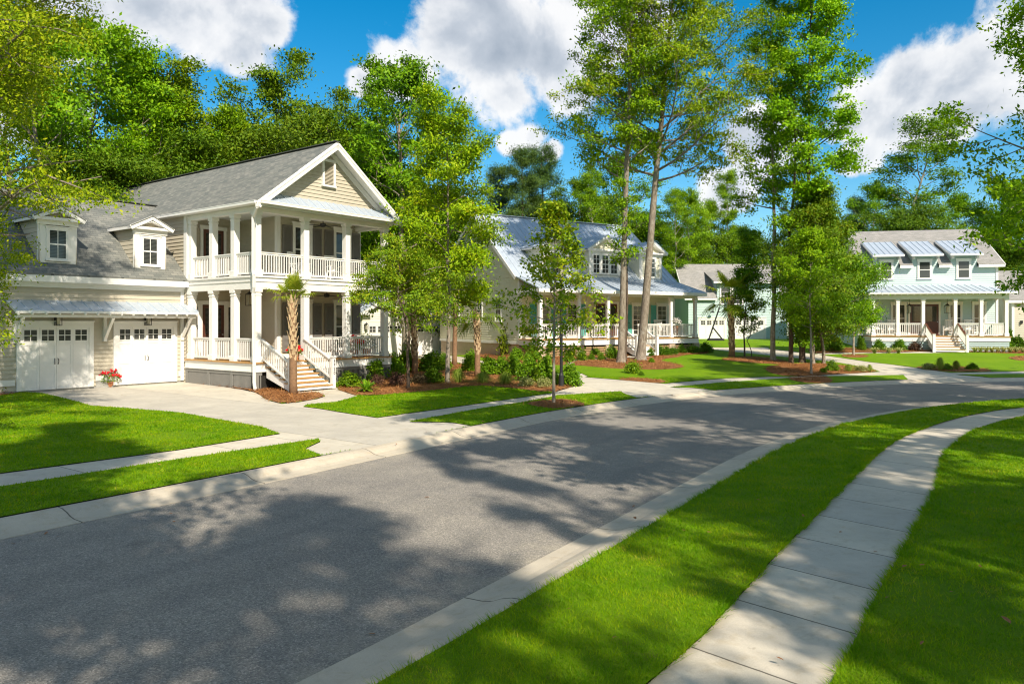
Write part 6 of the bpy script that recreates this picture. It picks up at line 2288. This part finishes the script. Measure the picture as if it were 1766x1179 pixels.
def palm(px, py, ytop, r, boots, nf, frond, label, lean=0.0, seed=1, tint=(1, 1, 1), up=.35):
    x, y, z = ground_at(px, py)
    h = CAMZ + (HZ - ytop) / F * y - z
    plant('palm_tree', palm_meshes(seed, h, r, boots, nf, frond, lean, up), label, 'palm', (x, y, z), seed * 1.1, (1, 1, 1), None, tint, ('trunk', 'boots', 'crown'))


palm(506, 680, 523, .13, .62, 12, 1.05, 'small cabbage palm with a tuft of upright fronds at the foot of the beige steps', .05, 3, (1, 1, .9), up=.6)
palm(715, 644, 500, .14, .82, 14, 1.6, 'stout palm with shaggy dark boots beside the beige porch', -.1, 5, (.75, .85, .8))
palm(784, 631, 510, .125, .35, 12, 1.6, 'smooth-stemmed reddish palm behind the spotted oak trunk', .1, 6, (.75, .85, .8))
palm(824, 651, 545, .125, .62, 14, 1.5, 'palm with neat criss-cross boots just left of the cottage hedge', .08, 8, (.7, .85, .8))
palm(1262, 615.5, 518, .17, .85, 13, 1.9, 'single palm in the mulch before the aqua garage doors', .1, 9, (.85, .9, .8))


# ------------------------------------------------------------------ shrubs
def shrub_mesh(seed, n, leaf, m, flat=1.0, width=.5, open_=1.0, stems=True):
    rng = np.random.default_rng(seed)
    k = 70
    D = rng.normal(0, 1, (k, 3))
    D /= np.linalg.norm(D, axis=1)[:, None]
    D[:, 2] = np.abs(D[:, 2]) * 1.05 - .08
    C = D * rng.uniform(.55, 1.0, (k, 1)) ** .5 * np.array([.46, .46, .80])
    C *= (1 + .22 * np.sin(D[:, :1] * 5 + seed) * np.cos(D[:, 1:2] * 4))
    C[:, 2] += .12
    V = leaves(C, .10 * open_, n // k, leaf, rng, width, .6, .9)
    me = np_mesh('foliage', V, 4, m)
    mb = MB()
    rr = random.Random(seed)
    for i in range(9):
        c = C[rr.randrange(k)]
        mb.tube([(rr.gauss(0, .03), rr.gauss(0, .03), -.05), tuple(np.array([.25, .25, .5]) * c), tuple(c * .9)], [.02, .014, .006], 4, False)
    s = mb.build('stems', 'bark_dark')
    ms = s.data
    bpy.data.objects.remove(s)
    return ms, me


def tuft_mesh(seed, n, m, spread=.5, width=.03, droop=.5, broad=False):
    """grass-like clump: curved blades from one base, unit height"""
    rr = random.Random(seed)
    V = []
    for i in range(n):
        a = rr.uniform(0, 6.28)
        h0 = rr.uniform(.35, 1.05) if not broad else rr.uniform(.65, 1.05)
        q = spread * (rr.uniform(.2, 1.0) if broad else (1.25 - h0) * rr.uniform(.5, 1.2))
        b = Vector((rr.gauss(0, .06), rr.gauss(0, .06), 0))
        o = Vector((math.cos(a), math.sin(a), 0))
        h = h0
        s = Vector((-o.y, o.x, 0)) * width
        p0, p1, p2, p3 = b, b + o * q * .25 + Vector((0, 0, h * .5)), b + o * q * .65 + Vector((0, 0, h * .9)), b + o * q * 1.15 + Vector((0, 0, h * (1.0 - droop * rr.uniform(.4, 1.2))))
        V += [p0 - s * .6, p0 + s * .6, p1 + s, p1 - s, p1 - s, p1 + s, p2 + s * .8, p2 - s * .8, p2 - s * .8, p2 + s * .8, p3 + s * .08, p3 - s * .08]
    return (np_mesh('foliage', [tuple(v) for v in V], 4, m),)


def fern_mesh(seed):
    rr = random.Random(seed)
    V = []
    for i in range(34):
        a = i * 2.4
        el = R(rr.uniform(15, 80))
        d = Vector((math.cos(a) * math.cos(el), math.sin(a) * math.cos(el), math.sin(el)))
        q = Vector((0, 0, .08))
        for k in range(9):
            p = q + d * .085
            s = d.cross(Vector((0, 0, 1))).normalized()
            w = .11 * math.sin(math.pi * (k + 1.5) / 10.5)
            for sg in (-1, 1):
                V += [q, q + s * sg * w + d * .03, p + s * sg * w * .8 + d * .03, p]
            q = p
            d = (d + Vector((0, 0, -.11))).normalized()
    return (np_mesh('foliage', [tuple(v) for v in V], 4, 'shrub_leaf'),)


K = {'round': (shrub_mesh(1, 2600, .13, 'shrub_leaf'), ('stems', 'foliage')),
     'loose': (shrub_mesh(2, 1700, .16, 'shrub_leaf', open_=1.5), ('stems', 'foliage')),
     'purple': (shrub_mesh(3, 1800, .12, 'purple_leaf', open_=1.2), ('stems', 'foliage')),
     'dark': (shrub_mesh(4, 2400, .13, 'leaf_dark'), ('stems', 'foliage')),
     'pale': (shrub_mesh(5, 1800, .13, 'variegated', open_=1.2), ('stems', 'foliage')),
     'grass': (tuft_mesh(6, 420, 'grass_tuft', .9, .008, .9), ('foliage',)),
     'strap': (tuft_mesh(7, 70, 'variegated', .8, .032, .6, True), ('foliage',)),
     'fern': (fern_mesh(8), ('foliage',))}


def shrub(kind, px, py, w, h, label, name=None, group=None, tint=(1, 1, 1)):
    """w, h: its width and height in photo pixels at its place"""
    x, y, z = ground_at(px, py)
    W_, H_ = w / F * y, h / F * y
    me, names = K[kind]
    nm = name or {'grass': 'grass_clump', 'strap': 'strap_leaf_clump', 'fern': 'fern'}.get(kind, 'shrub')
    cat = {'grass': 'ornamental grass', 'strap': 'perennial', 'fern': 'fern'}.get(kind, 'shrub')
    return plant(nm, me, label, cat, (x, y, z), (px * 1.7) % 6.28, (W_, W_, H_), group, tint, names)


g_ = 'shrubs in the mulch bed beside the beige house'
shrub('round', 603, 667, 38, 25, 'low light green shrub nearest the beige steps', group=g_, tint=(1.3, 1.15, .9))
shrub('fern', 632, 676, 34, 28, 'spreading fern at the front of the mulch bed by the beige steps', tint=(1.1, 1.1, .9))
shrub('dark', 645, 656, 36, 36, 'dark green upright shrub against the beige porch lattice', group=g_, tint=(1.3, 1.3, 1))
shrub('purple', 651, 663, 20, 18, 'small maroon shrub below the dark green one at the porch lattice', group=g_)
shrub('round', 678, 652, 38, 40, 'full bright green shrub beside the crooked small tree', group=g_, tint=(1.15, 1.15, .9))
shrub('purple', 684, 665, 24, 24, 'maroon shrub at the left of the crooked stem', group=g_)
shrub('loose', 700, 643, 30, 42, 'tallest bright shrub just left of the shaggy palm', group=g_, tint=(1.3, 1.15, .8))
shrub('purple', 724, 662, 34, 18, 'low maroon-green shrub at the foot of the shaggy palm', group=g_, tint=(.9, 1.3, 1))
shrub('dark', 747, 661, 32, 26, 'dark mounded shrub right of the shaggy palm', group=g_)
shrub('round', 745, 640, 46, 32, 'wide bright shrub before the white garage door', group=g_, tint=(1.2, 1.15, .9))
shrub('round', 765, 636, 26, 26, 'smaller bright shrub touching the spotted oak trunk', group=g_)
g_ = 'ornamental grass clumps in the beige house bed'
shrub('grass', 790, 660, 30, 27, 'fine grass clump just right of the spotted oak trunk', group=g_)
shrub('grass', 833, 661, 36, 22, 'fine grass clump in front of the criss-cross palm', group=g_)
shrub('grass', 872, 663, 36, 24, 'fine grass clump in front of the hedge, right of the palm', group=g_)
g_ = 'hedge shrubs along the shared drive'
for i, (px, py, w, h) in enumerate([(812, 640, 32, 34), (843, 646, 32, 30), (866, 646, 30, 30), (888, 648, 32, 32), (913, 657, 36, 42), (941, 660, 38, 46), (984, 665, 36, 38), (960, 664, 22, 26)]):
    shrub('round', px, py, w, h, f'{ORD[i] if i < 6 else ["largest right-hand", "smaller"][i - 6]} glossy hedge shrub ' + ('counting from the palm along the shared drive' if i < 6 else ['at its far end, right of the lamp post', 'between the maple stem and the lamp post'][i - 6]), 'hedge_shrub', g_, (1.15, 1.15, .9))
shrub('pale', 908, 667, 24, 18, 'pale variegated shrub low at the middle of the hedge', group='variegated shrubs at the hedge foot')
shrub('pale', 938, 668, 24, 18, 'pale variegated shrub low beside the maple stem', group='variegated shrubs at the hedge foot')
g_ = 'shrubs at the long side of the cream cottage'
shrub('loose', 880, 612, 32, 62, 'tall bronze-green shrub at the left front corner of the cottage', group=g_, tint=(1.0, .7, .8))
shrub('round', 891, 622, 24, 22, 'bright mound below the tall bronze shrub', group=g_, tint=(1.2, 1.2, .9))
shrub('round', 918, 621, 26, 20, 'bright mound at the left end of the cottage porch', group=g_, tint=(1.2, 1.2, .9))
shrub('round', 845, 603, 26, 18, 'green mound at the middle of the cottage side wall', group=g_)
shrub('round', 815, 604, 34, 22, 'green mound at the back end of the cottage side wall', group=g_)
g_ = 'shrubs along the cottage porch'
for i, (px, py, w, h) in enumerate([(981, 624, 17, 20), (1003, 622, 15, 18), (1020, 621, 12, 11), (1026, 613, 16, 13), (1037, 621, 13, 12), (1056, 619, 20, 22), (1122, 614, 12, 13), (1138, 613, 17, 17), (1150, 613, 14, 15), (1161, 612, 14, 14), (1176, 609, 16, 14), (1196, 609, 20, 14), (1217, 608, 22, 17)]):
    shrub('loose' if i % 2 else 'round', px, py, w, h, f'{ORD[i]} from the left of the small green shrubs along the cottage porch', group=g_, tint=(1.0, 1.0, .9) if i < 6 else (.7, .8, .8))
shrub('loose', 1091, 644, 22, 21, 'bright young shrub alone in the small mulch ring by the cottage drive', tint=(1.4, 1.2, .8))
shrub('round', 1106, 648, 10, 8, 'tiny shrub right of the bright young shrub in the mulch ring')
shrub('round', 1124, 625, 10, 8, 'tiny green plant in the straw below the leaning tall tree', tint=(1.4, 1.3, .8))
g_ = 'plants in the mulch island below the oak clump'
shrub('round', 1435, 640, 20, 18, 'round green shrub at the right of the mulch island', group=g_)
shrub('grass', 1464, 641, 18, 15, 'grass clump in the mulch island beside the drive', group=g_)
shrub('pale', 1485, 641, 20, 12, 'low white-flowering shrub in the mulch island tip', group=g_)
shrub('grass', 1500, 641, 12, 14, 'small grass clump at the very tip of the mulch island', group=g_)
shrub('dark', 1420, 643, 12, 9, 'small dark plant between the clump and the street tree', group=g_)
g_ = 'shrubs before the aqua house'
for i, (k, px, py, w, h, l) in enumerate([('dark', 1485, 604, 14, 24, 'dark shrub at the left end of the aqua porch'), ('dark', 1440, 605, 24, 26, 'large dark shrub left of the round-headed lawn tree'), ('dark', 1412, 606, 26, 24, 'dark shrub behind the oak clump near the drive'),
                                        ('round', 1516, 604, 20, 18, 'round shrub below the first column of the aqua porch'), ('round', 1551, 604, 23, 18, 'round shrub below the second column of the aqua porch'), ('purple', 1578, 605, 20, 16, 'maroon shrub left of the aqua steps'),
                                        ('round', 1702, 603, 22, 18, 'round shrub right of the aqua steps'), ('round', 1732, 604, 28, 22, 'wide shrub at the right end of the aqua porch'), ('dark', 1755, 604, 26, 24, 'dark shrub before the tan garage'), ('dark', 1742, 600, 9, 32, 'narrow upright evergreen between porch and tan garage')]):
    shrub(k, px, py, w, h, l, group=g_, tint=(.9, 1, .9))
g_ = 'variegated strap-leaf clumps edging the aqua house bed'
for i, px in enumerate([1508, 1533, 1550]):
    shrub('strap', px, 609, 18, 11, f'{ORD[i]} yellow strap-leaf clump left of the aqua steps', group=g_)
for i, px in enumerate([1681, 1691, 1701, 1711, 1721, 1731, 1742, 1753, 1764]):
    shrub('strap', px, 608, 14, 11, f'{ORD[i]} yellow strap-leaf clump right of the aqua steps', group=g_)
g_ = 'plants in the streetside bed of the aqua house'
shrub('pale', 1602, 637, 20, 12, 'white-flowering low shrub at the left of the aqua streetside bed', group=g_)
shrub('grass', 1621, 638, 18, 24, 'tall wispy grass in the aqua streetside bed', group=g_)
shrub('grass', 1649, 638, 16, 18, 'second, stiffer grass clump in the aqua streetside bed', group=g_, tint=(.8, .7, .7))
shrub('round', 1634, 638, 15, 11, 'low green shrub between the two grasses of the streetside bed', group=g_)
shrub('round', 1677, 638, 18, 12, 'round green shrub at the right of the aqua streetside bed', group=g_)
shrub('dark', 14, 676, 46, 26, 'low grey-green shrub at the left side of the left garage door', tint=(1.5, 1.4, 1.6))

# flower pots
px, py = 188, 667
x, y = G(px, py)
shade_pot('flower_pot', 'terracotta pot of red geraniums between the two garage doors', x, y, g1(x, y), r=.17, h=.2, fr=.42, fh=.46, n=70, seed=2)
wx, wy = H1.world(2.1, .42)
shade_pot('flower_pot', 'pot of red geraniums at the top of the beige steps', wx, wy, 1.30, r=.16, h=.25, fr=.30, fh=.4, n=50, seed=3)
wx, wy = H1.world(5.3, .55)
shade_pot('flower_pot', 'pot of trailing red flowers behind the right-hand beige porch railing', wx, wy, 1.30, r=.2, h=.3, fr=.42, fh=.6, n=70, seed=4)
wx, wy = H1.world(6.05, .6)
shade_pot('flower_pot', 'fuller potted plant by the right end column of the beige porch', wx, wy, 1.30, r=.2, h=.35, fr=.42, fh=.7, flower=None, seed=5)
wx, wy = H2.world(11.3, .75)
shade_pot('flower_pot', 'pot of white-flowering plants on the right end of the cottage porch', wx, wy, 1.83, r=.2, h=.75, fr=.36, fh=.5, flower='white_flower', n=220, seed=6)
wx, wy = H2.world(5.2, .9)
shade_pot('flower_pot', 'clay pot with a low plant beside the cottage front door', wx, wy, 1.83, r=.22, h=.45, fr=.3, fh=.4, flower=None, seed=7)

# ------------------------------------------------------------------ street furniture and porch furniture
x, y, z = ground_at(968, 667)
lp = thing('street_lamp', 'black street lamp post standing behind the young street maple', 'street lamp', (x, y, z))
MB().tube([(0, 0, -.1), (0, 0, .0), (0, 0, .05), (0, 0, .45), (0, 0, .55), (0, 0, 4.1)], [.14, .14, .12, .10, .065, .05], 12).build('pole', 'black_metal', lp)
b = MB().tube([(0, 0, 4.08), (0, 0, 4.14), (0, 0, 4.2)], [.06, .12, .10], 12)
for k in range(6):
    a = k * math.pi / 3
    b.beam((.09 * math.cos(a), .09 * math.sin(a), 4.2), (.15 * math.cos(a), .15 * math.sin(a), 4.62), .02, .02)
b.tube([(0, 0, 4.62), (0, 0, 4.66), (0, 0, 4.8), (0, 0, 4.92)], [.18, .18, .08, .015], 12)
b.build('lantern', 'black_metal', lp)
MB().tube([(0, 0, 4.2), (0, 0, 4.62)], [.075, .13], 12, True).build('lamp_glass', 'lamp_glass', lp)

x, y, z = ground_at(960, 664)
ub = thing('utility_box', 'small green utility pedestal half hidden behind the maple stem', 'utility box', (x, y, z), .5)
MB().box(-.13, .13, -.12, .12, -.05, .42).box(-.12, .12, -.125, .125, .05, .40).build('body', 'box_green', ub, bevel=.012)
MB().prism([(-.15, -.14, .42), (.15, -.14, .42), (.15, .14, .47), (-.15, .14, .47)], (0, 0, .04)).build('lid', 'box_green', ub)

# basketball goal by the aqua garage
gx, gy = at(1232, 62)[:2]
gz_ = g1(gx, gy)
bg = thing('basketball_goal', 'black portable basketball goal with slanting pole before the aqua garage', 'basketball goal', (gx, gy, gz_), 0)
MB().box(-.55, .75, -.35, .35, .0, .14).prism([(-.5, -.3, .14), (.7, -.3, .14), (.7, .3, .14), (-.5, .3, .14)], (0, 0, .06)).build('base', 'black_metal', bg, bevel=.02)
MB().beam((-.45, 0, .15), (.42, 0, 2.75), .10, .10, (0, 1, 0)).build('pole', 'black_metal', bg)
MB().beam((.62, .12, .18), (-.12, .12, 1.1), .06, .06, (0, 1, 0)).beam((.62, -.12, .18), (-.12, -.12, 1.1), .06, .06, (0, 1, 0)).build('strut', 'black_metal', bg)
MB().beam((.36, .08, 2.6), (1.0, .08, 3.0), .05, .05, (0, 1, 0)).beam((.30, -.08, 2.35), (1.0, -.08, 2.6), .05, .05, (0, 1, 0)).build('arm', 'black_metal', bg)
bd = MB().box(1.0, 1.03, -.62, .62, 2.45, 3.25).build('backboard', 'clear_board', bg)
MB().box(.99, 1.04, -.66, -.60, 2.41, 3.29).box(.99, 1.04, .60, .66, 2.41, 3.29).box(.99, 1.04, -.60, .60, 2.41, 2.46).box(.99, 1.04, -.60, .60, 3.24, 3.29).build('board_frame', 'black_metal', bd)
rm = MB()
ring_ = [(1.26 + .2 * math.cos(a * math.pi / 8), .2 * math.sin(a * math.pi / 8), 2.55) for a in range(17)]
rm.tube(ring_, [.012] * 17, 6)
rm.build('rim', 'terracotta', bg)


def rocking_chair():
    t = thing('rocking_chair', 'white slatted rocking chair', 'chair')
    f = MB()
    for s in (-1, 1):
        x = s * .27
        f.tube([(x, -.42, .10), (x, -.2, .03), (x, .1, .02), (x, .38, .07), (x, .52, .14)], [.022] * 5, 6)
        f.build('rocker', 'white_paint', t)
        f = MB()
        f.beam((x, -.24, .04), (x, -.24, .66), .045, .045).beam((x, .22, .05), (x, .24, .42), .045, .045)
        f.build('leg', 'white_paint', t)
        f = MB()
        f.beam((x, -.28, .67), (x, .30, .63), .09, .025)
        f.build('armrest', 'white_paint', t)
        f = MB()
    s_ = MB()
    for k in range(6):
        yy = -.24 + k * .085
        s_.box(-.25, .25, yy, yy + .07, .41 - .01 * k, .43 - .01 * k)
    s_.build('seat', 'white_paint', t)
    b_ = MB()
    for s in (-1, 1):
        b_.beam((s * .25, .23, .38), (s * .27, .44, 1.12), .045, .04)
    for k in range(5):
        xx = -.16 + k * .08
        b_.beam((xx, .25, .46), (xx, .43, 1.08), .05, .016)
    b_.beam((-.29, .44, 1.11), (.29, .44, 1.11), .04, .10).beam((-.26, .26, .46), (.26, .26, .46), .03, .05)
    b_.build('backrest', 'white_paint', t)
    return t


rc = None
ch = [(H3, .85, 1.45, DZ, .15, 'white rocking chair nearest the left end of the aqua porch'), (H3, 1.75, 1.5, DZ, -.1, 'white rocking chair left of the aqua front door'),
      (H3, 5.35, 1.45, DZ, -.5, 'white rocking chair turned sideways just right of the aqua front door'), (H3, 6.85, 1.5, DZ, .1, 'white rocking chair at the right end of the aqua porch'),
      (H1, 2.95, 1.2, 4.58, .4, 'white rocking chair on the upper beige porch behind the first railing'), (H1, 4.75, 1.25, 4.58, -.3, 'white rocking chair on the upper beige porch beside the second column'),
      (H2, 9.4, 1.3, 1.83, .2, 'white rocking chair on the right half of the cottage porch'), (H2, 10.5, 1.3, 1.83, -.2, 'second white rocking chair near the right end of the cottage porch')]
GRP = 'white rocking chairs on the porches'
for Hh, lx, ly, z, a, l in ch:
    wx, wy = Hh.world(lx, ly)
    if rc is None:
        rc = rocking_chair()
        rc.location, rc.rotation_euler = (wx, wy, z), (0, 0, Hh.rot + a)
        tag(rc, l, None, GRP)
    else:
        copy_thing(rc, (wx, wy, z), Hh.rot + a, (1, 1, 1), l, GRP)

# ------------------------------------------------------------------ turf blades: dense near the camera, thinning with distance
rng = np.random.default_rng(9)


def turf(mask, name, dmax):
    T = TRI[mask & keep]
    A, B, C = CV[T[:, 0]], CV[T[:, 1]], CV[T[:, 2]]
    ar = np.abs((B[:, 0] - A[:, 0]) * (C[:, 1] - A[:, 1]) - (C[:, 0] - A[:, 0]) * (B[:, 1] - A[:, 1])) / 2
    M = (A + B + C) / 3
    d = np.hypot(M[:, 0], M[:, 1])
    vis = (np.abs(M[:, 0]) < .70 * M[:, 1] + 2.0) & (M[:, 1] > 3.4) & (d < dmax)
    dens = np.clip(3000 * (7.0 / np.maximum(d, 4)) ** 1.35, 250, 4200) * vis
    thin = np.sin(M[:, 0] * .9 + 2 * np.sin(M[:, 1] * .7)) * np.cos(M[:, 1] * 1.1 - M[:, 0] * .4)
    n = rng.poisson(ar * dens * np.where(thin > .72, .45, 1.0))
    idx = np.repeat(np.arange(len(T)), n)
    r1, r2 = rng.random(len(idx)), rng.random(len(idx))
    q = r1 + r2 > 1
    r1[q], r2[q] = 1 - r1[q], 1 - r2[q]
    P = A[idx] + (B[idx] - A[idx]) * r1[:, None] + (C[idx] - A[idx]) * r2[:, None]
    zA, zB, zC = CZ[T[:, 0]], CZ[T[:, 1]], CZ[T[:, 2]]
    Z = zA[idx] + (zB[idx] - zA[idx]) * r1 + (zC[idx] - zA[idx]) * r2 + .012
    dd = d[idx]
    k = len(P)
    # turf grows in patches of slightly different height
    pat = .5 + .5 * np.sin(P[:, 0] * 2.1 + 1.3 * np.sin(P[:, 1] * 1.7)) * np.cos(P[:, 1] * 2.3 + P[:, 0] * .6)
    h = (.030 + .016 * pat) * rng.uniform(.6, 1.35, k)
    w = .0042 * np.clip(dd / 7, .85, 4.0) * rng.uniform(.7, 1.3, k)
    a = rng.uniform(0, 2 * math.pi, k)
    lean = rng.normal(0, .62, (k, 2)) * h[:, None]
    V = np.empty((k, 3, 3))
    V[:, 0] = np.column_stack([P[:, 0] - np.cos(a) * w, P[:, 1] - np.sin(a) * w, Z])
    V[:, 1] = np.column_stack([P[:, 0] + np.cos(a) * w, P[:, 1] + np.sin(a) * w, Z])
    V[:, 2] = np.column_stack([P[:, 0] + lean[:, 0], P[:, 1] + lean[:, 1], Z + h])
    o = bpy.data.objects.new(name, np_mesh(name, V.reshape(-1, 3), 3, 'grass_blade'))
    COL.objects.link(o)
    tag(o, 'short green turf blades of the lawns on both sides of the street', 'grass', kind='stuff')
    return k


NB = turf(lawn_r | lawn_l, 'grass', 34)
print('blades', NB)

# longer blades straggling over the pavement and kerb edges near the camera
E = []
for L, side in ((SWL, 1), (SWR, -1), (RIGHT, -1)):
    Q = resample(L, 4000)
    Q = Q[(Q[:, 1] > 3.6) & (np.hypot(Q[:, 0], Q[:, 1]) < 22)]
    T_ = np.gradient(Q, axis=0)
    T_ /= np.linalg.norm(T_, axis=1)[:, None]
    Nl = np.stack([-T_[:, 1], T_[:, 0]], 1) * side
    for rep in range(7):
        off = np.abs(rng.normal(0, .03, len(Q)))
        P = Q + Nl * off[:, None] + rng.normal(0, .02, Q.shape)
        m = rng.random(len(Q)) < .35 + .65 * (np.sin(Q[:, 0] * 5.1 + Q[:, 1] * 3.3) > .1)
        E.append(np.column_stack([P, -Nl])[m])
E = np.concatenate(E)
k = len(E)
zE_ = gz(E[:, 0], E[:, 1]) + .01
hh = rng.uniform(.035, .085, k)
ww = .004 * np.clip(np.hypot(E[:, 0], E[:, 1]) / 7, .85, 3) * rng.uniform(.7, 1.3, k)
a = rng.uniform(0, 6.28, k)
ln = E[:, 2:4] * (hh * rng.uniform(.1, 1.1, k))[:, None] + rng.normal(0, .4, (k, 2)) * hh[:, None]
V = np.empty((k, 3, 3))
V[:, 0] = np.column_stack([E[:, 0] - np.cos(a) * ww, E[:, 1] - np.sin(a) * ww, zE_])
V[:, 1] = np.column_stack([E[:, 0] + np.cos(a) * ww, E[:, 1] + np.sin(a) * ww, zE_])
V[:, 2] = np.column_stack([E[:, :2] + ln, zE_ + hh * rng.uniform(.6, 1, k)])
oe = bpy.data.objects.new('edge_grass', np_mesh('edge_grass', V.reshape(-1, 3), 3, 'grass_blade'))
COL.objects.link(oe)
tag(oe, 'longer grass blades straggling over the pavement and kerb edges', 'grass', kind='stuff')

# loose pine straw over the beds, straying a little onto lawn and paving
Tm = TRI[ks('mulch_bed') & keep]
A, B, C = CV[Tm[:, 0]], CV[Tm[:, 1]], CV[Tm[:, 2]]
ar = np.abs((B[:, 0] - A[:, 0]) * (C[:, 1] - A[:, 1]) - (C[:, 0] - A[:, 0]) * (B[:, 1] - A[:, 1])) / 2
idx = np.repeat(np.arange(len(Tm)), rng.poisson(ar * 170))
r1, r2 = rng.random(len(idx)), rng.random(len(idx))
q = r1 + r2 > 1
r1[q], r2[q] = 1 - r1[q], 1 - r2[q]
P = A[idx] + (B[idx] - A[idx]) * r1[:, None] + (C[idx] - A[idx]) * r2[:, None] + rng.normal(0, .10, (len(idx), 2))
zc = CZ[Tm].mean(1)[idx] + rng.uniform(.03, .07, len(idx))
a = rng.uniform(0, 6.28, len(idx))
dv = np.column_stack([np.cos(a), np.sin(a), rng.normal(0, .25, len(idx))]) * rng.uniform(.07, .16, (len(idx), 1))
sv = np.column_stack([-np.sin(a), np.cos(a), np.zeros(len(idx))]) * .007
P3 = np.column_stack([P, zc])
V = np.stack([P3 - dv - sv, P3 + dv - sv, P3 + dv + sv, P3 - dv + sv], 1).reshape(-1, 3)
os_ = bpy.data.objects.new('pine_straw', np_mesh('pine_straw', V, 4, 'straw'))
COL.objects.link(os_)
tag(os_, 'loose orange-brown pine straw strewn over the planting beds', 'pine straw', kind='stuff')

# dry leaves on the near lawn and the road
LF = MB()
LF.quad((0, -.5, 0), (.22, -.15, .05), (.18, .25, .09), (0, .5, .02)).quad((0, -.5, 0), (0, .5, .02), (-.18, .25, .08), (-.22, -.15, .06))
proto = LF.build('dry_leaf', 'dry_leaf')
mesh_leaf = proto.data
bpy.data.objects.remove(proto)
LV = [(1735, 1080, .13), (1560, 985, .08), (1590, 983, .06), (1690, 985, .05), (1450, 925, .06), (1345, 1148, .06), (1680, 855, .05), (1530, 1040, .05), (1645, 845, .06), (1575, 895, .05), (1320, 865, .06), (1308, 868, .05), (1385, 896, .06), (1180, 922, .06), (1222, 925, .05), (1095, 894, .09), (885, 1042, .08), (300, 900, .05), (80, 920, .09), (295, 886, .05), (736, 858, .09), (812, 755, .06), (833, 753, .05), (275, 806, .07), (170, 750, .06), (408, 796, .05), (450, 680, .06), (210, 684, .08), (160, 700, .05), (1262, 870, .05), (1640, 1030, .05), (1590, 1120, .06), (1510, 960, .05), (1700, 940, .05), (1060, 1110, .05), (980, 1060, .04)]
LW = [(*G(px, py), s) for px, py, s in LV]
for L, sd_ in ((LEFT, -1), (RIGHT, 1)):
    Q = offset_line(L, sd_ * .55)
    Q = Q[(Q[:, 1] > 5) & (Q[:, 1] < 30)]
    for k in range(34):
        p = Q[rng.integers(len(Q))]
        LW.append((p[0] + rng.normal(0, .3), p[1] + rng.normal(0, .2), rng.uniform(.035, .08)))
for i, (x, y, s) in enumerate(LW):
    on = 'grass' if (inside(REG[0][1], np.array([x]), np.array([y]))[0] == False) else 'road'
    o = bpy.data.objects.new('dry_leaf', mesh_leaf)
    COL.objects.link(o)
    s *= 1.05
    o.location, o.rotation_euler, o.scale = (x, y, g1(x, y) + (.06 if on == 'grass' else .012)), (rg.uniform(-.3, .3), rg.uniform(-.3, .3), i * 2.1), (s, s, s)
    tag(o, 'curled brown fallen leaf lying on the short grass or paving' if on == 'grass' else 'curled brown fallen leaf lying on the asphalt or kerb', 'leaf', 'dry leaves on the lawns and paving' if on == 'grass' else 'dry leaves on the road')
